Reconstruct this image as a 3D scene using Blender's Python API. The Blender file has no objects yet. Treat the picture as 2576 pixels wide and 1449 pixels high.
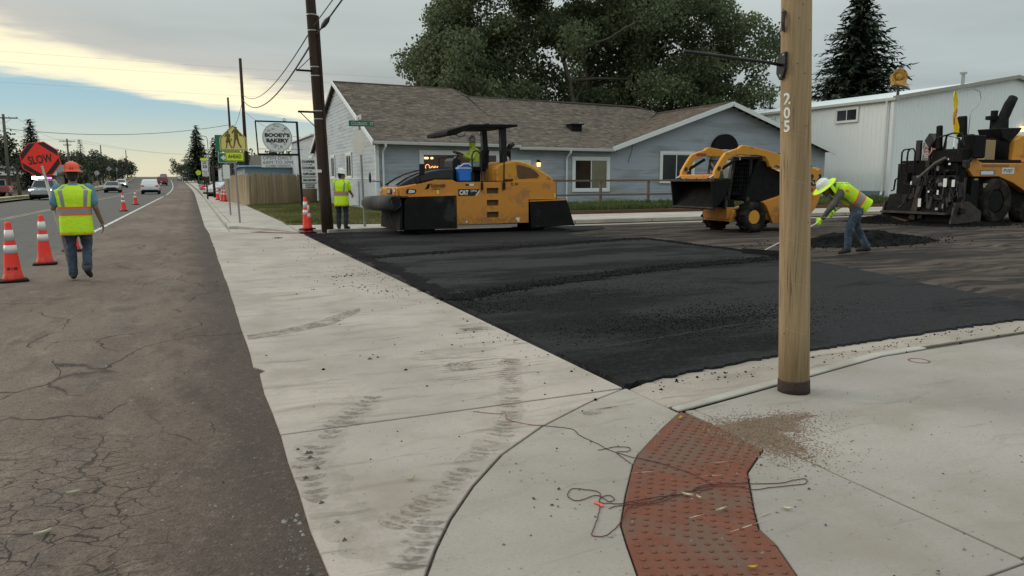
import bpy, bmesh, math, random
from math import pi, sin, cos, radians, sqrt, atan2, hypot
from mathutils import Vector, Matrix, noise as mnoise

random.seed(7)
scene = bpy.context.scene
COL = scene.collection

# ------------------------------------------------------------------ camera
cam_d = bpy.data.cameras.new('camera')
cam = bpy.data.objects.new('camera', cam_d)
COL.objects.link(cam)
cam_d.sensor_width = 36.0
cam_d.lens = 36.0 * 1850.0 / 2576.0
cam_d.clip_start = 0.05
cam_d.clip_end = 6000
cam.matrix_world = (Matrix.Translation((0, 0, 1.5)) @ Matrix.Rotation(radians(-23.3405), 4, 'Z')
                    @ Matrix.Rotation(radians(90 - 8.3862), 4, 'X') @ Matrix.Rotation(-0.004, 4, 'Z'))
scene.camera = cam

# ------------------------------------------------------------------ sun
SUN_AZ, SUN_EL = radians(-48), radians(24)      # azimuth measured from the main road's direction
sun_d = bpy.data.lights.new('sun', 'SUN')
sun_d.energy = 1.25
sun_d.angle = radians(30)
sun_d.color = (1.0, 0.88, 0.74)
sun = bpy.data.objects.new('sun', sun_d)
COL.objects.link(sun)
sd = Vector((sin(SUN_AZ) * cos(SUN_EL), cos(SUN_AZ) * cos(SUN_EL), sin(SUN_EL)))
sun.rotation_euler = (-sd).to_track_quat('-Z', 'Y').to_euler()
sun.location = sd * 60

# ------------------------------------------------------------------ sky
def build_world():
    w = bpy.data.worlds.new('World')
    scene.world = w
    w.use_nodes = True
    nt = w.node_tree
    N, L = nt.nodes, nt.links
    N.clear()
    out = N.new('ShaderNodeOutputWorld')
    bg = N.new('ShaderNodeBackground')
    L.new(bg.outputs[0], out.inputs[0])
    def math_(op, a, b=None, c=None, clamp=False):
        n = N.new('ShaderNodeMath'); n.operation = op; n.use_clamp = clamp
        for i, v in enumerate((a, b, c)):
            if v is None: continue
            if isinstance(v, (int, float)): n.inputs[i].default_value = v
            else: L.new(v, n.inputs[i])
        return n.outputs[0]
    def mix(fac, a, b):
        n = N.new('ShaderNodeMix'); n.data_type = 'RGBA'
        for i, v in ((0, fac), (6, a), (7, b)):
            if isinstance(v, (int, float)): n.inputs[i].default_value = v
            elif isinstance(v, tuple): n.inputs[i].default_value = (*v, 1)
            else: L.new(v, n.inputs[i])
        return n.outputs[2]
    def smooth(v, lo, hi):
        n = N.new('ShaderNodeMapRange'); n.interpolation_type = 'SMOOTHSTEP'
        L.new(v, n.inputs[0]); n.inputs[1].default_value = lo; n.inputs[2].default_value = hi
        return n.outputs[0]
    tc = N.new('ShaderNodeTexCoord')
    sep = N.new('ShaderNodeSeparateXYZ'); L.new(tc.outputs['Generated'], sep.inputs[0])
    x, y, z = sep.outputs
    zc = math_('MAXIMUM', z, 0.012)
    px, py = math_('DIVIDE', x, zc), math_('DIVIDE', y, zc)
    cv = N.new('ShaderNodeCombineXYZ'); L.new(px, cv.inputs[0]); L.new(py, cv.inputs[1])
    def noise(scale, detail, rough=0.55, off=(0, 0, 0), sx=1.0):
        mp = N.new('ShaderNodeMapping'); L.new(cv.outputs[0], mp.inputs[0])
        mp.inputs['Location'].default_value = off
        mp.inputs['Scale'].default_value = (sx, 1, 1)
        n = N.new('ShaderNodeTexNoise'); L.new(mp.outputs[0], n.inputs['Vector'])
        n.inputs['Scale'].default_value = scale; n.inputs['Detail'].default_value = detail
        n.inputs['Roughness'].default_value = rough
        return n.outputs['Fac']
    n1 = noise(0.55, 6, 0.5, (3.1, 7.7, 0))
    n2 = noise(2.2, 6, 0.6, (11, 2, 0))
    # signed distance to the edge of the cloud deck, in the plane the clouds lie in
    s = math_('SUBTRACT', py, math_('MULTIPLY', px, 1.45))
    wob = math_('ADD', math_('MULTIPLY', math_('SUBTRACT', n1, 0.5), 3.0), math_('MULTIPLY', math_('SUBTRACT', n2, 0.5), 1.3))
    s1 = math_('ADD', s, wob)
    # clear evening sky behind the deck
    sky = N.new('ShaderNodeTexSky'); sky.sky_type = 'NISHITA'; sky.sun_disc = False
    sky.sun_elevation = SUN_EL; sky.sun_rotation = SUN_AZ
    sky.altitude = 1900; sky.air_density = 1.0; sky.dust_density = 2.2; sky.ozone_density = 1.2
    sk = N.new('ShaderNodeVectorMath'); sk.operation = 'SCALE'; L.new(sky.outputs[0], sk.inputs[0]); sk.inputs['Scale'].default_value = 0.055
    veil = mix(smooth(z, 0.0, 0.11), (0.86, 0.80, 0.56), (0.40, 0.62, 0.70))
    clear = mix(0.80, sk.outputs[0], veil)
    # lit rim and body of the deck (brighter towards the zenith as an overcast sky is)
    lum = math_('ADD', 0.385, math_('MULTIPLY', math_('MAXIMUM', z, 0.0), 0.92))
    mot = math_('ADD', 0.56, math_('ADD', math_('MULTIPLY', noise(0.5, 5, 0.5, (1, 5, 0), 0.8), 0.50), math_('MULTIPLY', noise(0.20, 3, 0.5, (4, 1, 0), 0.7), 0.40)))
    lum = math_('MULTIPLY', lum, mot)
    grey = N.new('ShaderNodeVectorMath'); grey.operation = 'SCALE'
    tint = mix(smooth(s1, -14.0, 5.0), (0.82, 0.97, 1.0), (0.90, 0.99, 0.97))
    L.new(tint, grey.inputs[0]); L.new(lum, grey.inputs['Scale'])
    soft = mix(smooth(s1, 4.5, 7.5), grey.outputs[0], (0.58, 0.575, 0.53))
    deck = mix(smooth(s1, 6.7, 8.1), soft, (1.10, 1.0, 0.70))
    col = mix(smooth(s1, 9.7, 10.9), deck, clear)
    L.new(col, bg.inputs[0])
    bg.inputs[1].default_value = 1.0
build_world()

vs = scene.view_settings
vs.view_transform = 'Standard'
vs.look = 'None'
vs.exposure = 0.0
vs.gamma = 1.0
vs.use_curve_mapping = False
scene.render.engine = 'CYCLES'
scene.cycles.max_bounces = 6
scene.cycles.diffuse_bounces = 3
scene.cycles.glossy_bounces = 3
scene.cycles.transmission_bounces = 4
scene.cycles.transparent_max_bounces = 8

# ------------------------------------------------------------------ helpers
def V(*a): return Vector(a[0]) if len(a) == 1 else Vector(a)

class MB:
    """collects faces; build() links them as ONE mesh object"""
    def __init__(s): s.v = []; s.f = []; s.c = []
    def add(s, vs, fs):
        o = len(s.v); s.v += [tuple(p) for p in vs]; s.f += [tuple(i + o for i in f) for f in fs]; return s
    def box(s, x0, x1, y0, y1, z0, z1):
        return s.add([(x0,y0,z0),(x1,y0,z0),(x1,y1,z0),(x0,y1,z0),(x0,y0,z1),(x1,y0,z1),(x1,y1,z1),(x0,y1,z1)],
                     [(0,3,2,1),(4,5,6,7),(0,1,5,4),(1,2,6,5),(2,3,7,6),(3,0,4,7)])
    def obox(s, c, size, m=None):
        m = m or Matrix.Identity(3); c = V(c); hx, hy, hz = size[0]/2, size[1]/2, size[2]/2
        pts = [c + m @ V(x,y,z) for z in (-hz,hz) for (x,y) in ((-hx,-hy),(hx,-hy),(hx,hy),(-hx,hy))]
        return s.add(pts, [(0,3,2,1),(4,5,6,7),(0,1,5,4),(1,2,6,5),(2,3,7,6),(3,0,4,7)])
    def beam(s, p0, p1, w, h, up=(0,0,1)):
        p0, p1 = V(p0), V(p1); d = (p1-p0); ln = d.length; d.normalize()
        sd = d.cross(V(up)); 
        if sd.length < 1e-4: sd = d.cross(V(1,0,0))
        sd.normalize(); u = sd.cross(d)
        m = Matrix((d, sd, u)).transposed()
        return s.obox((p0+p1)/2, (ln, w, h), m)
    def prism(s, poly, axis, a0, a1):
        """poly of 2-d points extruded from a0 to a1; axis 'y': (x,z), 'z': (x,y), 'x': (y,z)"""
        area = sum(p[0]*q[1]-q[0]*p[1] for p, q in zip(poly, poly[1:]+poly[:1]))
        if (area < 0) != (axis == 'y'): poly = poly[::-1]
        n = len(poly)
        def P(p, a): return {'y': (p[0], a, p[1]), 'z': (p[0], p[1], a), 'x': (a, p[0], p[1])}[axis]
        pts = [P(p, a0) for p in poly] + [P(p, a1) for p in poly]
        fs = [tuple(range(n-1, -1, -1)), tuple(range(n, 2*n))]
        fs += [(i, (i+1) % n, n+(i+1) % n, n+i) for i in range(n)]
        return s.add(pts, fs)
    def cyl(s, p0, p1, r0, r1=None, n=12, caps=True):
        r1 = r0 if r1 is None else r1
        p0, p1 = V(p0), V(p1); d = (p1-p0).normalized()
        a = d.cross(V(0,0,1)) if abs(d.z) < 0.95 else d.cross(V(1,0,0)); a.normalize(); b = d.cross(a)
        pts = []
        for p, r in ((p0, r0), (p1, r1)):
            pts += [p + (a*cos(2*pi*i/n) + b*sin(2*pi*i/n))*r for i in range(n)]
        fs = [(i, n+i, n+(i+1) % n, (i+1) % n) for i in range(n)]
        if caps: fs += [tuple(range(n)), tuple(range(2*n-1, n-1, -1))]
        return s.add(pts, fs)
    def tube(s, pts, r, n=8, closed=False, radii=None):
        pts = [V(p) for p in pts]; m = len(pts); up = None; rings = []
        for i, p in enumerate(pts):
            if closed: t = pts[(i+1) % m] - pts[i-1]
            else: t = pts[min(i+1, m-1)] - pts[max(i-1, 0)]
            if t.length < 1e-9: t = V(0,0,1)
            t.normalize()
            if up is None:
                up = t.cross(V(0,0,1)) if abs(t.z) < 0.9 else t.cross(V(1,0,0))
            up = (up - t*up.dot(t))
            if up.length < 1e-6: up = t.orthogonal()
            up.normalize(); b = t.cross(up)
            rr = radii[i] if radii else r
            rings.append([p + (up*cos(2*pi*k/n) + b*sin(2*pi*k/n))*rr for k in range(n)])
        return s.loft(rings, cap=not closed, loop=closed)
    def loft(s, rings, cap=True, loop=False):
        n = len(rings[0]); o = len(s.v); s.v += [tuple(p) for r in rings for p in r]
        m = len(rings)
        for j in range(m if loop else m-1):
            a, b = o+j*n, o+((j+1) % m)*n
            for i in range(n): s.f.append((a+i, a+(i+1) % n, b+(i+1) % n, b+i))
        if cap:
            s.f.append(tuple(o+i for i in range(n-1, -1, -1)))
            s.f.append(tuple(o+(m-1)*n+i for i in range(n)))
        return s
    def lathe(s, prof, c=(0,0,0), n=16, axis='z', cap=True):
        c = V(c); rings = []
        for r, z in prof:
            ring = []
            for k in range(n):
                a = 2*pi*k/n
                q = {'z': V(r*cos(a), r*sin(a), z), 'y': V(r*sin(a), z, r*cos(a)), 'x': V(z, r*cos(a), r*sin(a))}[axis]
                ring.append(c+q)
            rings.append(ring)
        return s.loft(rings, cap=cap)
    def ell(s, c, rx, ry=None, rz=None, n=10, m=7, rot=None):
        ry = rx if ry is None else ry; rz = rx if rz is None else rz; c = V(c); rings = []
        for j in range(m+1):
            t = -pi/2 + pi*j/m; cr = max(cos(t), 0.02)
            ring = []
            for k in range(n):
                p = V(rx*cr*cos(2*pi*k/n), ry*cr*sin(2*pi*k/n), rz*sin(t))
                if rot: p = rot @ p
                ring.append(c+p)
            rings.append(ring)
        return s.loft(rings)
    def grid(s, fn, nu, nv, closed_u=False):
        o = len(s.v); cols = nu if closed_u else nu+1
        for j in range(nv+1):
            for i in range(cols): s.v.append(tuple(fn(i/nu, j/nv)))
        for j in range(nv):
            for i in range(nu):
                a = o+j*cols+i; b = o+j*cols+(i+1) % cols
                s.f.append((a, b, b+cols, a+cols))
        return s
    def mesh(s, name):
        me = bpy.data.meshes.new(name); me.from_pydata(s.v, [], s.f); me.update()
        return me
    def build(s, name, mat, parent=None, smooth=False, bevel=0.0, seg=2, solid=0.0, local=False):
        if parent is not None and not local:
            o = parent_world(parent)
            s.v = [(p[0]-o[0], p[1]-o[1], p[2]-o[2]) for p in s.v]
        me = s.mesh(name)
        me.materials.append(mat)
        ob = bpy.data.objects.new(name, me); COL.objects.link(ob)
        if smooth: me.shade_smooth()
        if parent is not None: ob.parent = parent
        if solid:
            md = ob.modifiers.new('solid', 'SOLIDIFY'); md.thickness = solid; md.offset = 0
        if bevel:
            md = ob.modifiers.new('bevel', 'BEVEL'); md.width = bevel; md.segments = seg
            md.limit_method = 'ANGLE'; md.angle_limit = radians(35)
            if not smooth: me.shade_smooth(); 
            md.harden_normals = True
        return ob

PW = {}
def parent_world(p):
    o = V(0,0,0)
    while p is not None:
        o = o + p.location; p = p.parent
    return o

def tag(o, label=None, cat=None, group=None, kind=None):
    if label: o['label'] = label
    if cat: o['category'] = cat
    if group: o['group'] = group
    if kind: o['kind'] = kind
    return o

def thing(name, label, cat, loc=(0,0,0), group=None, rz=0):
    o = bpy.data.objects.new(name, None); COL.objects.link(o)
    o.empty_display_size = 0.2
    o.location = loc; o.rotation_euler = (0, 0, rz)
    return tag(o, label, cat, group)

def setting(name, mat, mb, parent=None, **k):
    o = mb.build(name, mat, parent, **k)
    if parent is None: o['kind'] = 'structure'
    return o

def copy_tree(o, parent=None):
    c = o.copy(); COL.objects.link(c); c.parent = parent
    for ch in list(o.children): copy_tree(ch, c)
    return c

def link_copy(src, parent, loc, rz=0.0, scale=None):
    c = src.copy(); COL.objects.link(c); c.parent = parent
    c.location = loc; c.rotation_euler = (0, 0, rz)
    if scale: c.scale = scale
    return c

# ------------------------------------------------------------------ materials
def newmat(name):
    m = bpy.data.materials.new(name); m.use_nodes = True
    nt = m.node_tree; b = nt.nodes['Principled BSDF']
    return m, nt, b

class NT:
    """small node-tree writer"""
    def __init__(s, nt): s.nt = nt; s.N = nt.nodes; s.L = nt.links; s.co = None
    def coord(s, which='Object'):
        n = s.N.new('ShaderNodeTexCoord'); return n.outputs[which]
    def pos(s):
        n = s.N.new('ShaderNodeNewGeometry'); return n.outputs['Position']
    def put(s, sock, v):
        if isinstance(v, (int, float)): sock.default_value = v
        elif isinstance(v, (tuple, list)): sock.default_value = (*v, 1) if len(v) == 3 and sock.type == 'RGBA' else v
        else: s.L.new(v, sock)
    def noise(s, vec, scale, detail=4, rough=0.55, sc=None, dist=0.0, off=None):
        if sc or off:
            mp = s.N.new('ShaderNodeMapping'); s.L.new(vec, mp.inputs[0])
            if sc: mp.inputs['Scale'].default_value = sc
            if off: mp.inputs['Location'].default_value = off
            vec = mp.outputs[0]
        n = s.N.new('ShaderNodeTexNoise'); s.L.new(vec, n.inputs['Vector'])
        n.inputs['Scale'].default_value = scale; n.inputs['Detail'].default_value = detail
        n.inputs['Roughness'].default_value = rough; n.inputs['Distortion'].default_value = dist
        return n.outputs['Fac']
    def vor(s, vec, scale, feature='F1', sc=None, rand=1.0):
        if sc:
            mp = s.N.new('ShaderNodeMapping'); s.L.new(vec, mp.inputs[0]); mp.inputs['Scale'].default_value = sc; vec = mp.outputs[0]
        n = s.N.new('ShaderNodeTexVoronoi'); n.feature = feature
        s.L.new(vec, n.inputs['Vector']); n.inputs['Scale'].default_value = scale
        n.inputs['Randomness'].default_value = rand
        return n.outputs['Distance']
    def rng(s, v, lo, hi, a=0.0, b=1.0, smooth=True):
        n = s.N.new('ShaderNodeMapRange'); n.interpolation_type = 'SMOOTHSTEP' if smooth else 'LINEAR'
        s.put(n.inputs[0], v); n.inputs[1].default_value = lo; n.inputs[2].default_value = hi
        n.inputs[3].default_value = a; n.inputs[4].default_value = b
        return n.outputs[0]
    def m(s, op, a, b=None, clamp=False):
        n = s.N.new('ShaderNodeMath'); n.operation = op; n.use_clamp = clamp
        s.put(n.inputs[0], a)
        if b is not None: s.put(n.inputs[1], b)
        return n.outputs[0]
    def mix(s, f, a, b, blend='MIX'):
        n = s.N.new('ShaderNodeMix'); n.data_type = 'RGBA'; n.blend_type = blend
        s.put(n.inputs[0], f); s.put(n.inputs[6], a); s.put(n.inputs[7], b)
        return n.outputs[2]
    def sep(s, v):
        n = s.N.new('ShaderNodeSeparateXYZ'); s.L.new(v, n.inputs[0]); return n.outputs
    def warp(s, vec, amt, scale):
        n = s.N.new('ShaderNodeTexNoise'); s.L.new(vec, n.inputs['Vector']); n.inputs['Scale'].default_value = scale
        a = s.N.new('ShaderNodeVectorMath'); a.operation = 'SUBTRACT'; s.L.new(n.outputs['Color'], a.inputs[0]); a.inputs[1].default_value = (.5,.5,.5)
        b = s.N.new('ShaderNodeVectorMath'); b.operation = 'SCALE'; s.L.new(a.outputs[0], b.inputs[0]); b.inputs['Scale'].default_value = amt
        c = s.N.new('ShaderNodeVectorMath'); c.operation = 'ADD'; s.L.new(vec, c.inputs[0]); s.L.new(b.outputs[0], c.inputs[1])
        return c.outputs[0]
    def bump(s, bsdf, h, strength=0.3, dist=0.01):
        n = s.N.new('ShaderNodeBump'); n.inputs['Strength'].default_value = strength; n.inputs['Distance'].default_value = dist
        s.L.new(h, n.inputs['Height']); s.L.new(n.outputs[0], bsdf.inputs['Normal'])

def mat(name, col, rough=0.6, metal=0.0, var=0.12, scale=6.0, bump=0.0, bscale=60.0, col2=None, amt2=0.5, scale2=2.0, emit=None, es=1.0, spec=0.5, coat=0.0, sc=None, dirt=None, dz=(0,1)):
    m, nt, b = newmat(name); t = NT(nt)
    co = t.coord('Object')
    f = t.noise(co, scale, 6, 0.6, sc)
    c = t.mix(f, tuple(max(0, x*(1-var)) for x in col), tuple(min(1, x*(1+var)) for x in col))
    if col2:
        g = t.rng(t.noise(co, scale2, 5, 0.6, sc), 0.62-amt2*0.3, 0.72-amt2*0.2)
        c = t.mix(g, c, col2)
    if dirt:
        zz = t.sep(co)[2]
        d = t.m('MULTIPLY', t.rng(zz, dz[1], dz[0]), t.rng(t.noise(co, 9, 6, 0.7), 0.3, 0.75))
        c = t.mix(d, c, dirt)
    t.L.new(c, b.inputs['Base Color'])
    b.inputs['Roughness'].default_value = rough; b.inputs['Metallic'].default_value = metal
    b.inputs['Specular IOR Level'].default_value = spec
    if coat: b.inputs['Coat Weight'].default_value = coat; b.inputs['Coat Roughness'].default_value = 0.15
    rr = t.rng(t.noise(co, scale*1.7, 4), 0.3, 0.7, max(0.02, rough-0.1), min(1, rough+0.1)); t.L.new(rr, b.inputs['Roughness'])
    if bump: t.bump(b, t.noise(co, bscale, 5, 0.6, sc), bump, 0.02)
    if emit:
        b.inputs['Emission Color'].default_value = (*emit, 1); b.inputs['Emission Strength'].default_value = es
    return m
# --- ground materials
def m_concrete(name, base=(0.43,0.405,0.355), dirt=(0.25,0.21,0.165), stain=1.0, broom=None):
    m, nt, b = newmat(name); t = NT(nt); p = t.pos()
    big = t.noise(p, 0.55, 4, 0.55)
    mid = t.noise(p, 3.1, 6, 0.6)
    fine = t.noise(p, 60, 4, 0.7); grit_ = t.noise(p, 26, 5, 0.75)
    c = t.mix(t.rng(big, 0.3, 0.7), tuple(x*0.80 for x in base), tuple(min(1, x*1.12) for x in base))
    c = t.mix(t.m('MULTIPLY', t.rng(mid, 0.5, 0.78), 0.45*stain), c, dirt)
    # long traffic smears across the pan
    sm = t.noise(t.warp(p, 0.5, 1.2), 1.0, 6, 0.65, (0.55, 4.5, 1))
    c = t.mix(t.m('MULTIPLY', t.rng(sm, 0.53, 0.70), 0.60*stain), c, dirt)
    sm2 = t.noise(t.warp(p, 0.3, 2.0), 1.6, 6, 0.7, (0.45, 5.5, 1), off=(2, 5, 0))
    c = t.mix(t.m('MULTIPLY', t.rng(sm2, 0.57, 0.66), 0.5*stain), c, tuple(x*.6 for x in dirt))
    sp = t.noise(p, 14, 5, 0.7, (0.6, 2.2, 1), off=(3, 8, 0))
    c = t.mix(t.m('MULTIPLY', t.rng(sp, 0.62, 0.76), 0.40*stain), c, (0.17,0.14,0.11))
    vo = t.vor(p, 22)
    c = t.mix(t.m('MULTIPLY', t.rng(vo, 0.16, 0.08), t.rng(t.noise(p, 5, 2), 0.5, 0.62)), c, (0.15,0.125,0.105))
    c = t.mix(t.rng(fine, 0.35, 0.7, 0.0, 0.30), c, tuple(x*0.62 for x in base))
    c = t.mix(t.rng(grit_, 0.52, 0.72, 0.0, 0.38), c, tuple(x*0.60 for x in base))
    c = t.mix(t.rng(t.noise(p, 1.5, 6, 0.65, off=(7,1,0)), 0.46, 0.70, 0.0, 0.5), c, dirt)
    c = t.mix(t.m('MULTIPLY', t.rng(t.vor(p, 34), 0.13, 0.05), t.rng(t.noise(p, 3, 3, off=(1,1,0)), 0.42, 0.6)), c, (0.11,0.095,0.08))
    t.L.new(c, b.inputs['Base Color'])
    b.inputs['Roughness'].default_value = 0.82; b.inputs['Specular IOR Level'].default_value = 0.3
    h = t.m('ADD', t.m('MULTIPLY', fine, 0.5), t.m('MULTIPLY', mid, 0.6))
    if broom:
        w = t.noise(p, 1.0, 2, 0.5, broom)
        h = t.m('ADD', h, t.m('MULTIPLY', w, 0.6))
    t.bump(b, h, 0.30, 0.004)
    return m

def m_old_road():
    m, nt, b = newmat('old_asphalt'); t = NT(nt); p = t.pos()
    x, y, z = t.sep(p)
    big = t.noise(p, 0.28, 4, 0.55, (1.4, 0.5, 1))
    mid = t.noise(t.warp(p, 0.4, 1.0), 1.7, 6, 0.62, (1.8, 0.7, 1))
    fine = t.noise(p, 95, 3, 0.75)
    agg = t.vor(p, 75); lump = t.noise(p, 34, 5, 0.75); pit = t.vor(p, 26)
    c = t.mix(t.rng(big, 0.32, 0.68), (0.140,0.103,0.080), (0.225,0.170,0.136))
    c = t.mix(t.m('MULTIPLY', t.rng(mid, 0.52, 0.72), 0.6), c, (0.112,0.080,0.066))
    c = t.mix(t.m('MULTIPLY', t.rng(t.noise(p, 0.9, 5, 0.6, (1.2, .35, 1), off=(9, 4, 0)), 0.58, 0.72), 0.5), c, (0.18,0.155,0.13))
    c = t.mix(t.m('MULTIPLY', t.rng(t.noise(t.warp(p, .5, .8), 1.1, 6, 0.7, (1.7, .5, 1), off=(3,3,0)), 0.52, 0.64), 0.6), c, (0.085,0.062,0.050))
    c = t.mix(t.m('MULTIPLY', t.rng(t.noise(t.warp(p, .4, 1.2), 2.4, 6, 0.7, (1.3, .8, 1), off=(6,2,0)), 0.54, 0.68), 0.55), c, (0.26,0.205,0.165))
    # grey travelled lane beyond the edge line, brown soil washed along the pan
    c = t.mix(t.rng(x, -2.2, -3.2), c, t.mix(mid, (0.092,0.086,0.083), (0.145,0.135,0.128)))
    edge = t.m('MULTIPLY', t.rng(t.m('ADD', x, t.m('MULTIPLY', t.m('SUBTRACT', mid, 0.5), 0.9)), -0.55, 0.30), 0.85)
    c = t.mix(edge, c, (0.060,0.044,0.036))
    # oil-dark wheel streak
    st = t.m('SUBTRACT', t.m('ADD', x, t.m('MULTIPLY', t.noise(p, 0.7, 3), 0.5)), -0.52)
    st = t.m('MULTIPLY', t.rng(t.m('ABSOLUTE', st), 0.22, 0.02), t.rng(t.noise(p, 2.5, 5, 0.6), 0.35, 0.7))
    c = t.mix(t.m('MULTIPLY', st, 0.45), c, (0.060,0.055,0.058))
    # crazed (alligator) cracking of the left wheel path near the crossing
    wp = t.warp(t.warp(p, 0.30, 2.4), 0.10, 10.0)
    cr = t.m('ADD', t.vor(wp, 7.4, 'DISTANCE_TO_EDGE', (0.85, 1.15, 0)), t.m('MULTIPLY', t.m('SUBTRACT', t.noise(p, 11, 4, .7), .42), .09))
    zone = t.m('MULTIPLY', t.rng(t.m('ADD', x, t.m('MULTIPLY', t.noise(p, 0.8, 3), 1.0)), 0.42, 0.0), t.rng(t.m('ADD', y, t.m('MULTIPLY', t.noise(p, 0.7, 3, off=(4,4,0)), 3.0)), 7.3, 5.6))
    crack = t.m('MULTIPLY', t.m('MULTIPLY', t.rng(cr, 0.045, 0.004), zone), t.rng(t.noise(p, 2.3, 4, 0.6), 0.30, 0.50))
    cl = t.vor(t.warp(t.warp(p, 1.4, 0.5), 0.2, 4.0), 0.42, 'DISTANCE_TO_EDGE', (1.0, 0.55, 0))
    long_ = t.m('MULTIPLY', t.rng(t.m('ADD', cl, t.m('MULTIPLY', t.noise(p, 6, 4, .7), .008)), 0.0095, 0.004), t.rng(t.noise(p, 0.6, 3, off=(2,7,0)), 0.46, 0.58))
    c3 = t.vor(t.warp(t.warp(p, .8, .9), .2, 5.0), 0.95, 'DISTANCE_TO_EDGE', (1.2, 0.5, 0))
    long2 = t.m('MULTIPLY', t.rng(t.m('ADD', c3, t.m('MULTIPLY', t.noise(p, 8, 4, .7), .012)), 0.014, 0.006), t.rng(t.noise(p, 0.8, 3, off=(8,1,0)), 0.50, 0.60))
    crack = t.m('MAXIMUM', crack, t.m('MAXIMUM', long_, long2))
    c = t.mix(t.m('MULTIPLY', crack, 0.85), c, (0.026,0.020,0.017))
    c = t.mix(t.rng(agg, 0.10, 0.5, 0.6, 0.0), c, (0.050,0.042,0.037))
    c = t.mix(t.rng(lump, 0.50, 0.72, 0.0, 0.75), c, (0.045,0.037,0.032))
    c = t.mix(t.m('MULTIPLY', t.rng(lump, 0.46, 0.30), 0.5), c, (0.23,0.195,0.165))
    c = t.mix(t.rng(pit, 0.14, 0.05, 0.0, 0.7), c, (0.03,0.025,0.022))
    c = t.mix(t.rng(fine, 0.62, 0.80, 0.0, 0.30), c, (0.27,0.24,0.21))
    t.L.new(c, b.inputs['Base Color'])
    b.inputs['Roughness'].default_value = 0.9; b.inputs['Specular IOR Level'].default_value = 0.25
    h = t.m('SUBTRACT', t.m('ADD', t.m('MULTIPLY', agg, 0.8), t.m('ADD', t.m('MULTIPLY', fine, 0.3), t.m('MULTIPLY', mid, 0.5))), t.m('MULTIPLY', crack, 2.0))
    t.bump(b, h, 0.75, 0.008)
    return m

def m_new_asphalt(name='fresh_asphalt', roll=1.0, seed=0.0, lit=1.0):
    m, nt, b = newmat(name); t = NT(nt); p = t.pos()
    big = t.noise(t.warp(p, 0.8, 0.6), 0.34, 4, 0.55, (0.55, 1.4, 1), off=(seed, seed*2, 0))
    mid = t.noise(p, 2.2, 6, 0.65, (0.6, 1.8, 1), off=(seed, 0, 0))
    fine = t.noise(p, 120, 3, 0.75); agg = t.vor(p, 85)
    r = t.m('MULTIPLY', t.rng(t.m('ADD', big, t.m('MULTIPLY', t.m('SUBTRACT', mid, 0.5), 0.35)), 0.40, 0.56), roll)
    c = t.mix(r, (0.0050,0.0046,0.0052), tuple(x*lit for x in (0.0205,0.0190,0.0215)))
    c = t.mix(t.rng(t.noise(p, 45, 4, .75), .5, .72, 0, .6), c, (0.004,0.004,0.004))
    vn = t.N.new('ShaderNodeTexVoronoi'); t.L.new(p, vn.inputs['Vector']); vn.inputs['Scale'].default_value = 48
    sr = t.sep(vn.outputs['Color'])[0]
    c = t.mix(t.m('MULTIPLY', t.rng(sr, 0.72, 1.0), 0.40), c, (0.045,0.041,0.042)); c = t.mix(t.m('MULTIPLY', t.rng(sr, 0.35, 0.0), 0.6), c, (0.004,0.0038,0.004))
    c = t.mix(t.rng(fine, 0.58, 0.82, 0, 0.35), c, (0.05,0.048,0.052))
    t.L.new(c, b.inputs['Base Color'])
    t.L.new(t.rng(r, 0, 1, 0.95, 0.78), b.inputs['Roughness'])
    b.inputs['Specular IOR Level'].default_value = 0.16
    h = t.m('ADD', t.m('MULTIPLY', agg, 1.0), t.m('ADD', t.m('MULTIPLY', fine, 0.5), t.m('MULTIPLY', mid, 0.7)))
    t.bump(b, h, 0.8, 0.008)
    return m

def m_milled():
    m, nt, b = newmat('milled_street'); t = NT(nt); p = t.pos()
    w = t.warp(p, 1.2, 0.5)
    a = t.noise(w, 0.75, 6, 0.66, (0.35, 1.9, 1)); d = t.noise(w, 1.5, 6, 0.68, (0.35, 2.4, 1), off=(5,3,0))
    fine = t.noise(p, 80, 3, 0.7); agg = t.vor(p, 60)
    c = t.mix(t.rng(a, 0.40, 0.60), (0.026,0.019,0.017), (0.118,0.086,0.066))
    c = t.mix(t.m('MULTIPLY', t.rng(d, 0.51, 0.57), 0.95), c, (0.012,0.010,0.010))
    c = t.mix(t.m('MULTIPLY', t.rng(t.noise(w, 0.9, 5, 0.6, (0.3, 3.4, 1), off=(1,9,0)), 0.59, 0.68), 0.6), c, (0.21,0.165,0.135))
    c = t.mix(t.rng(fine, 0.35, 0.75, 0.35, 0.0), c, (0.025,0.02,0.02))
    t.L.new(c, b.inputs['Base Color'])
    b.inputs['Roughness'].default_value = 0.9; b.inputs['Specular IOR Level'].default_value = 0.25
    t.bump(b, t.m('ADD', agg, t.m('ADD', d, fine)), 0.8, 0.01)
    return m

def m_soil(name, a, c2, sc=1.0):
    m, nt, b = newmat(name); t = NT(nt); p = t.pos()
    c = t.mix(t.rng(t.noise(p, 0.5*sc, 6, 0.65), 0.35, 0.65), a, c2)
    c = t.mix(t.rng(t.noise(p, 9*sc, 5, 0.7), 0.4, 0.7, 0, 0.6), c, tuple(x*0.5 for x in a))
    t.L.new(c, b.inputs['Base Color']); b.inputs['Roughness'].default_value = 0.95
    b.inputs['Specular IOR Level'].default_value = 0.2
    t.bump(b, t.noise(p, 18*sc, 5, 0.7), 0.8, 0.03)
    return m

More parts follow.
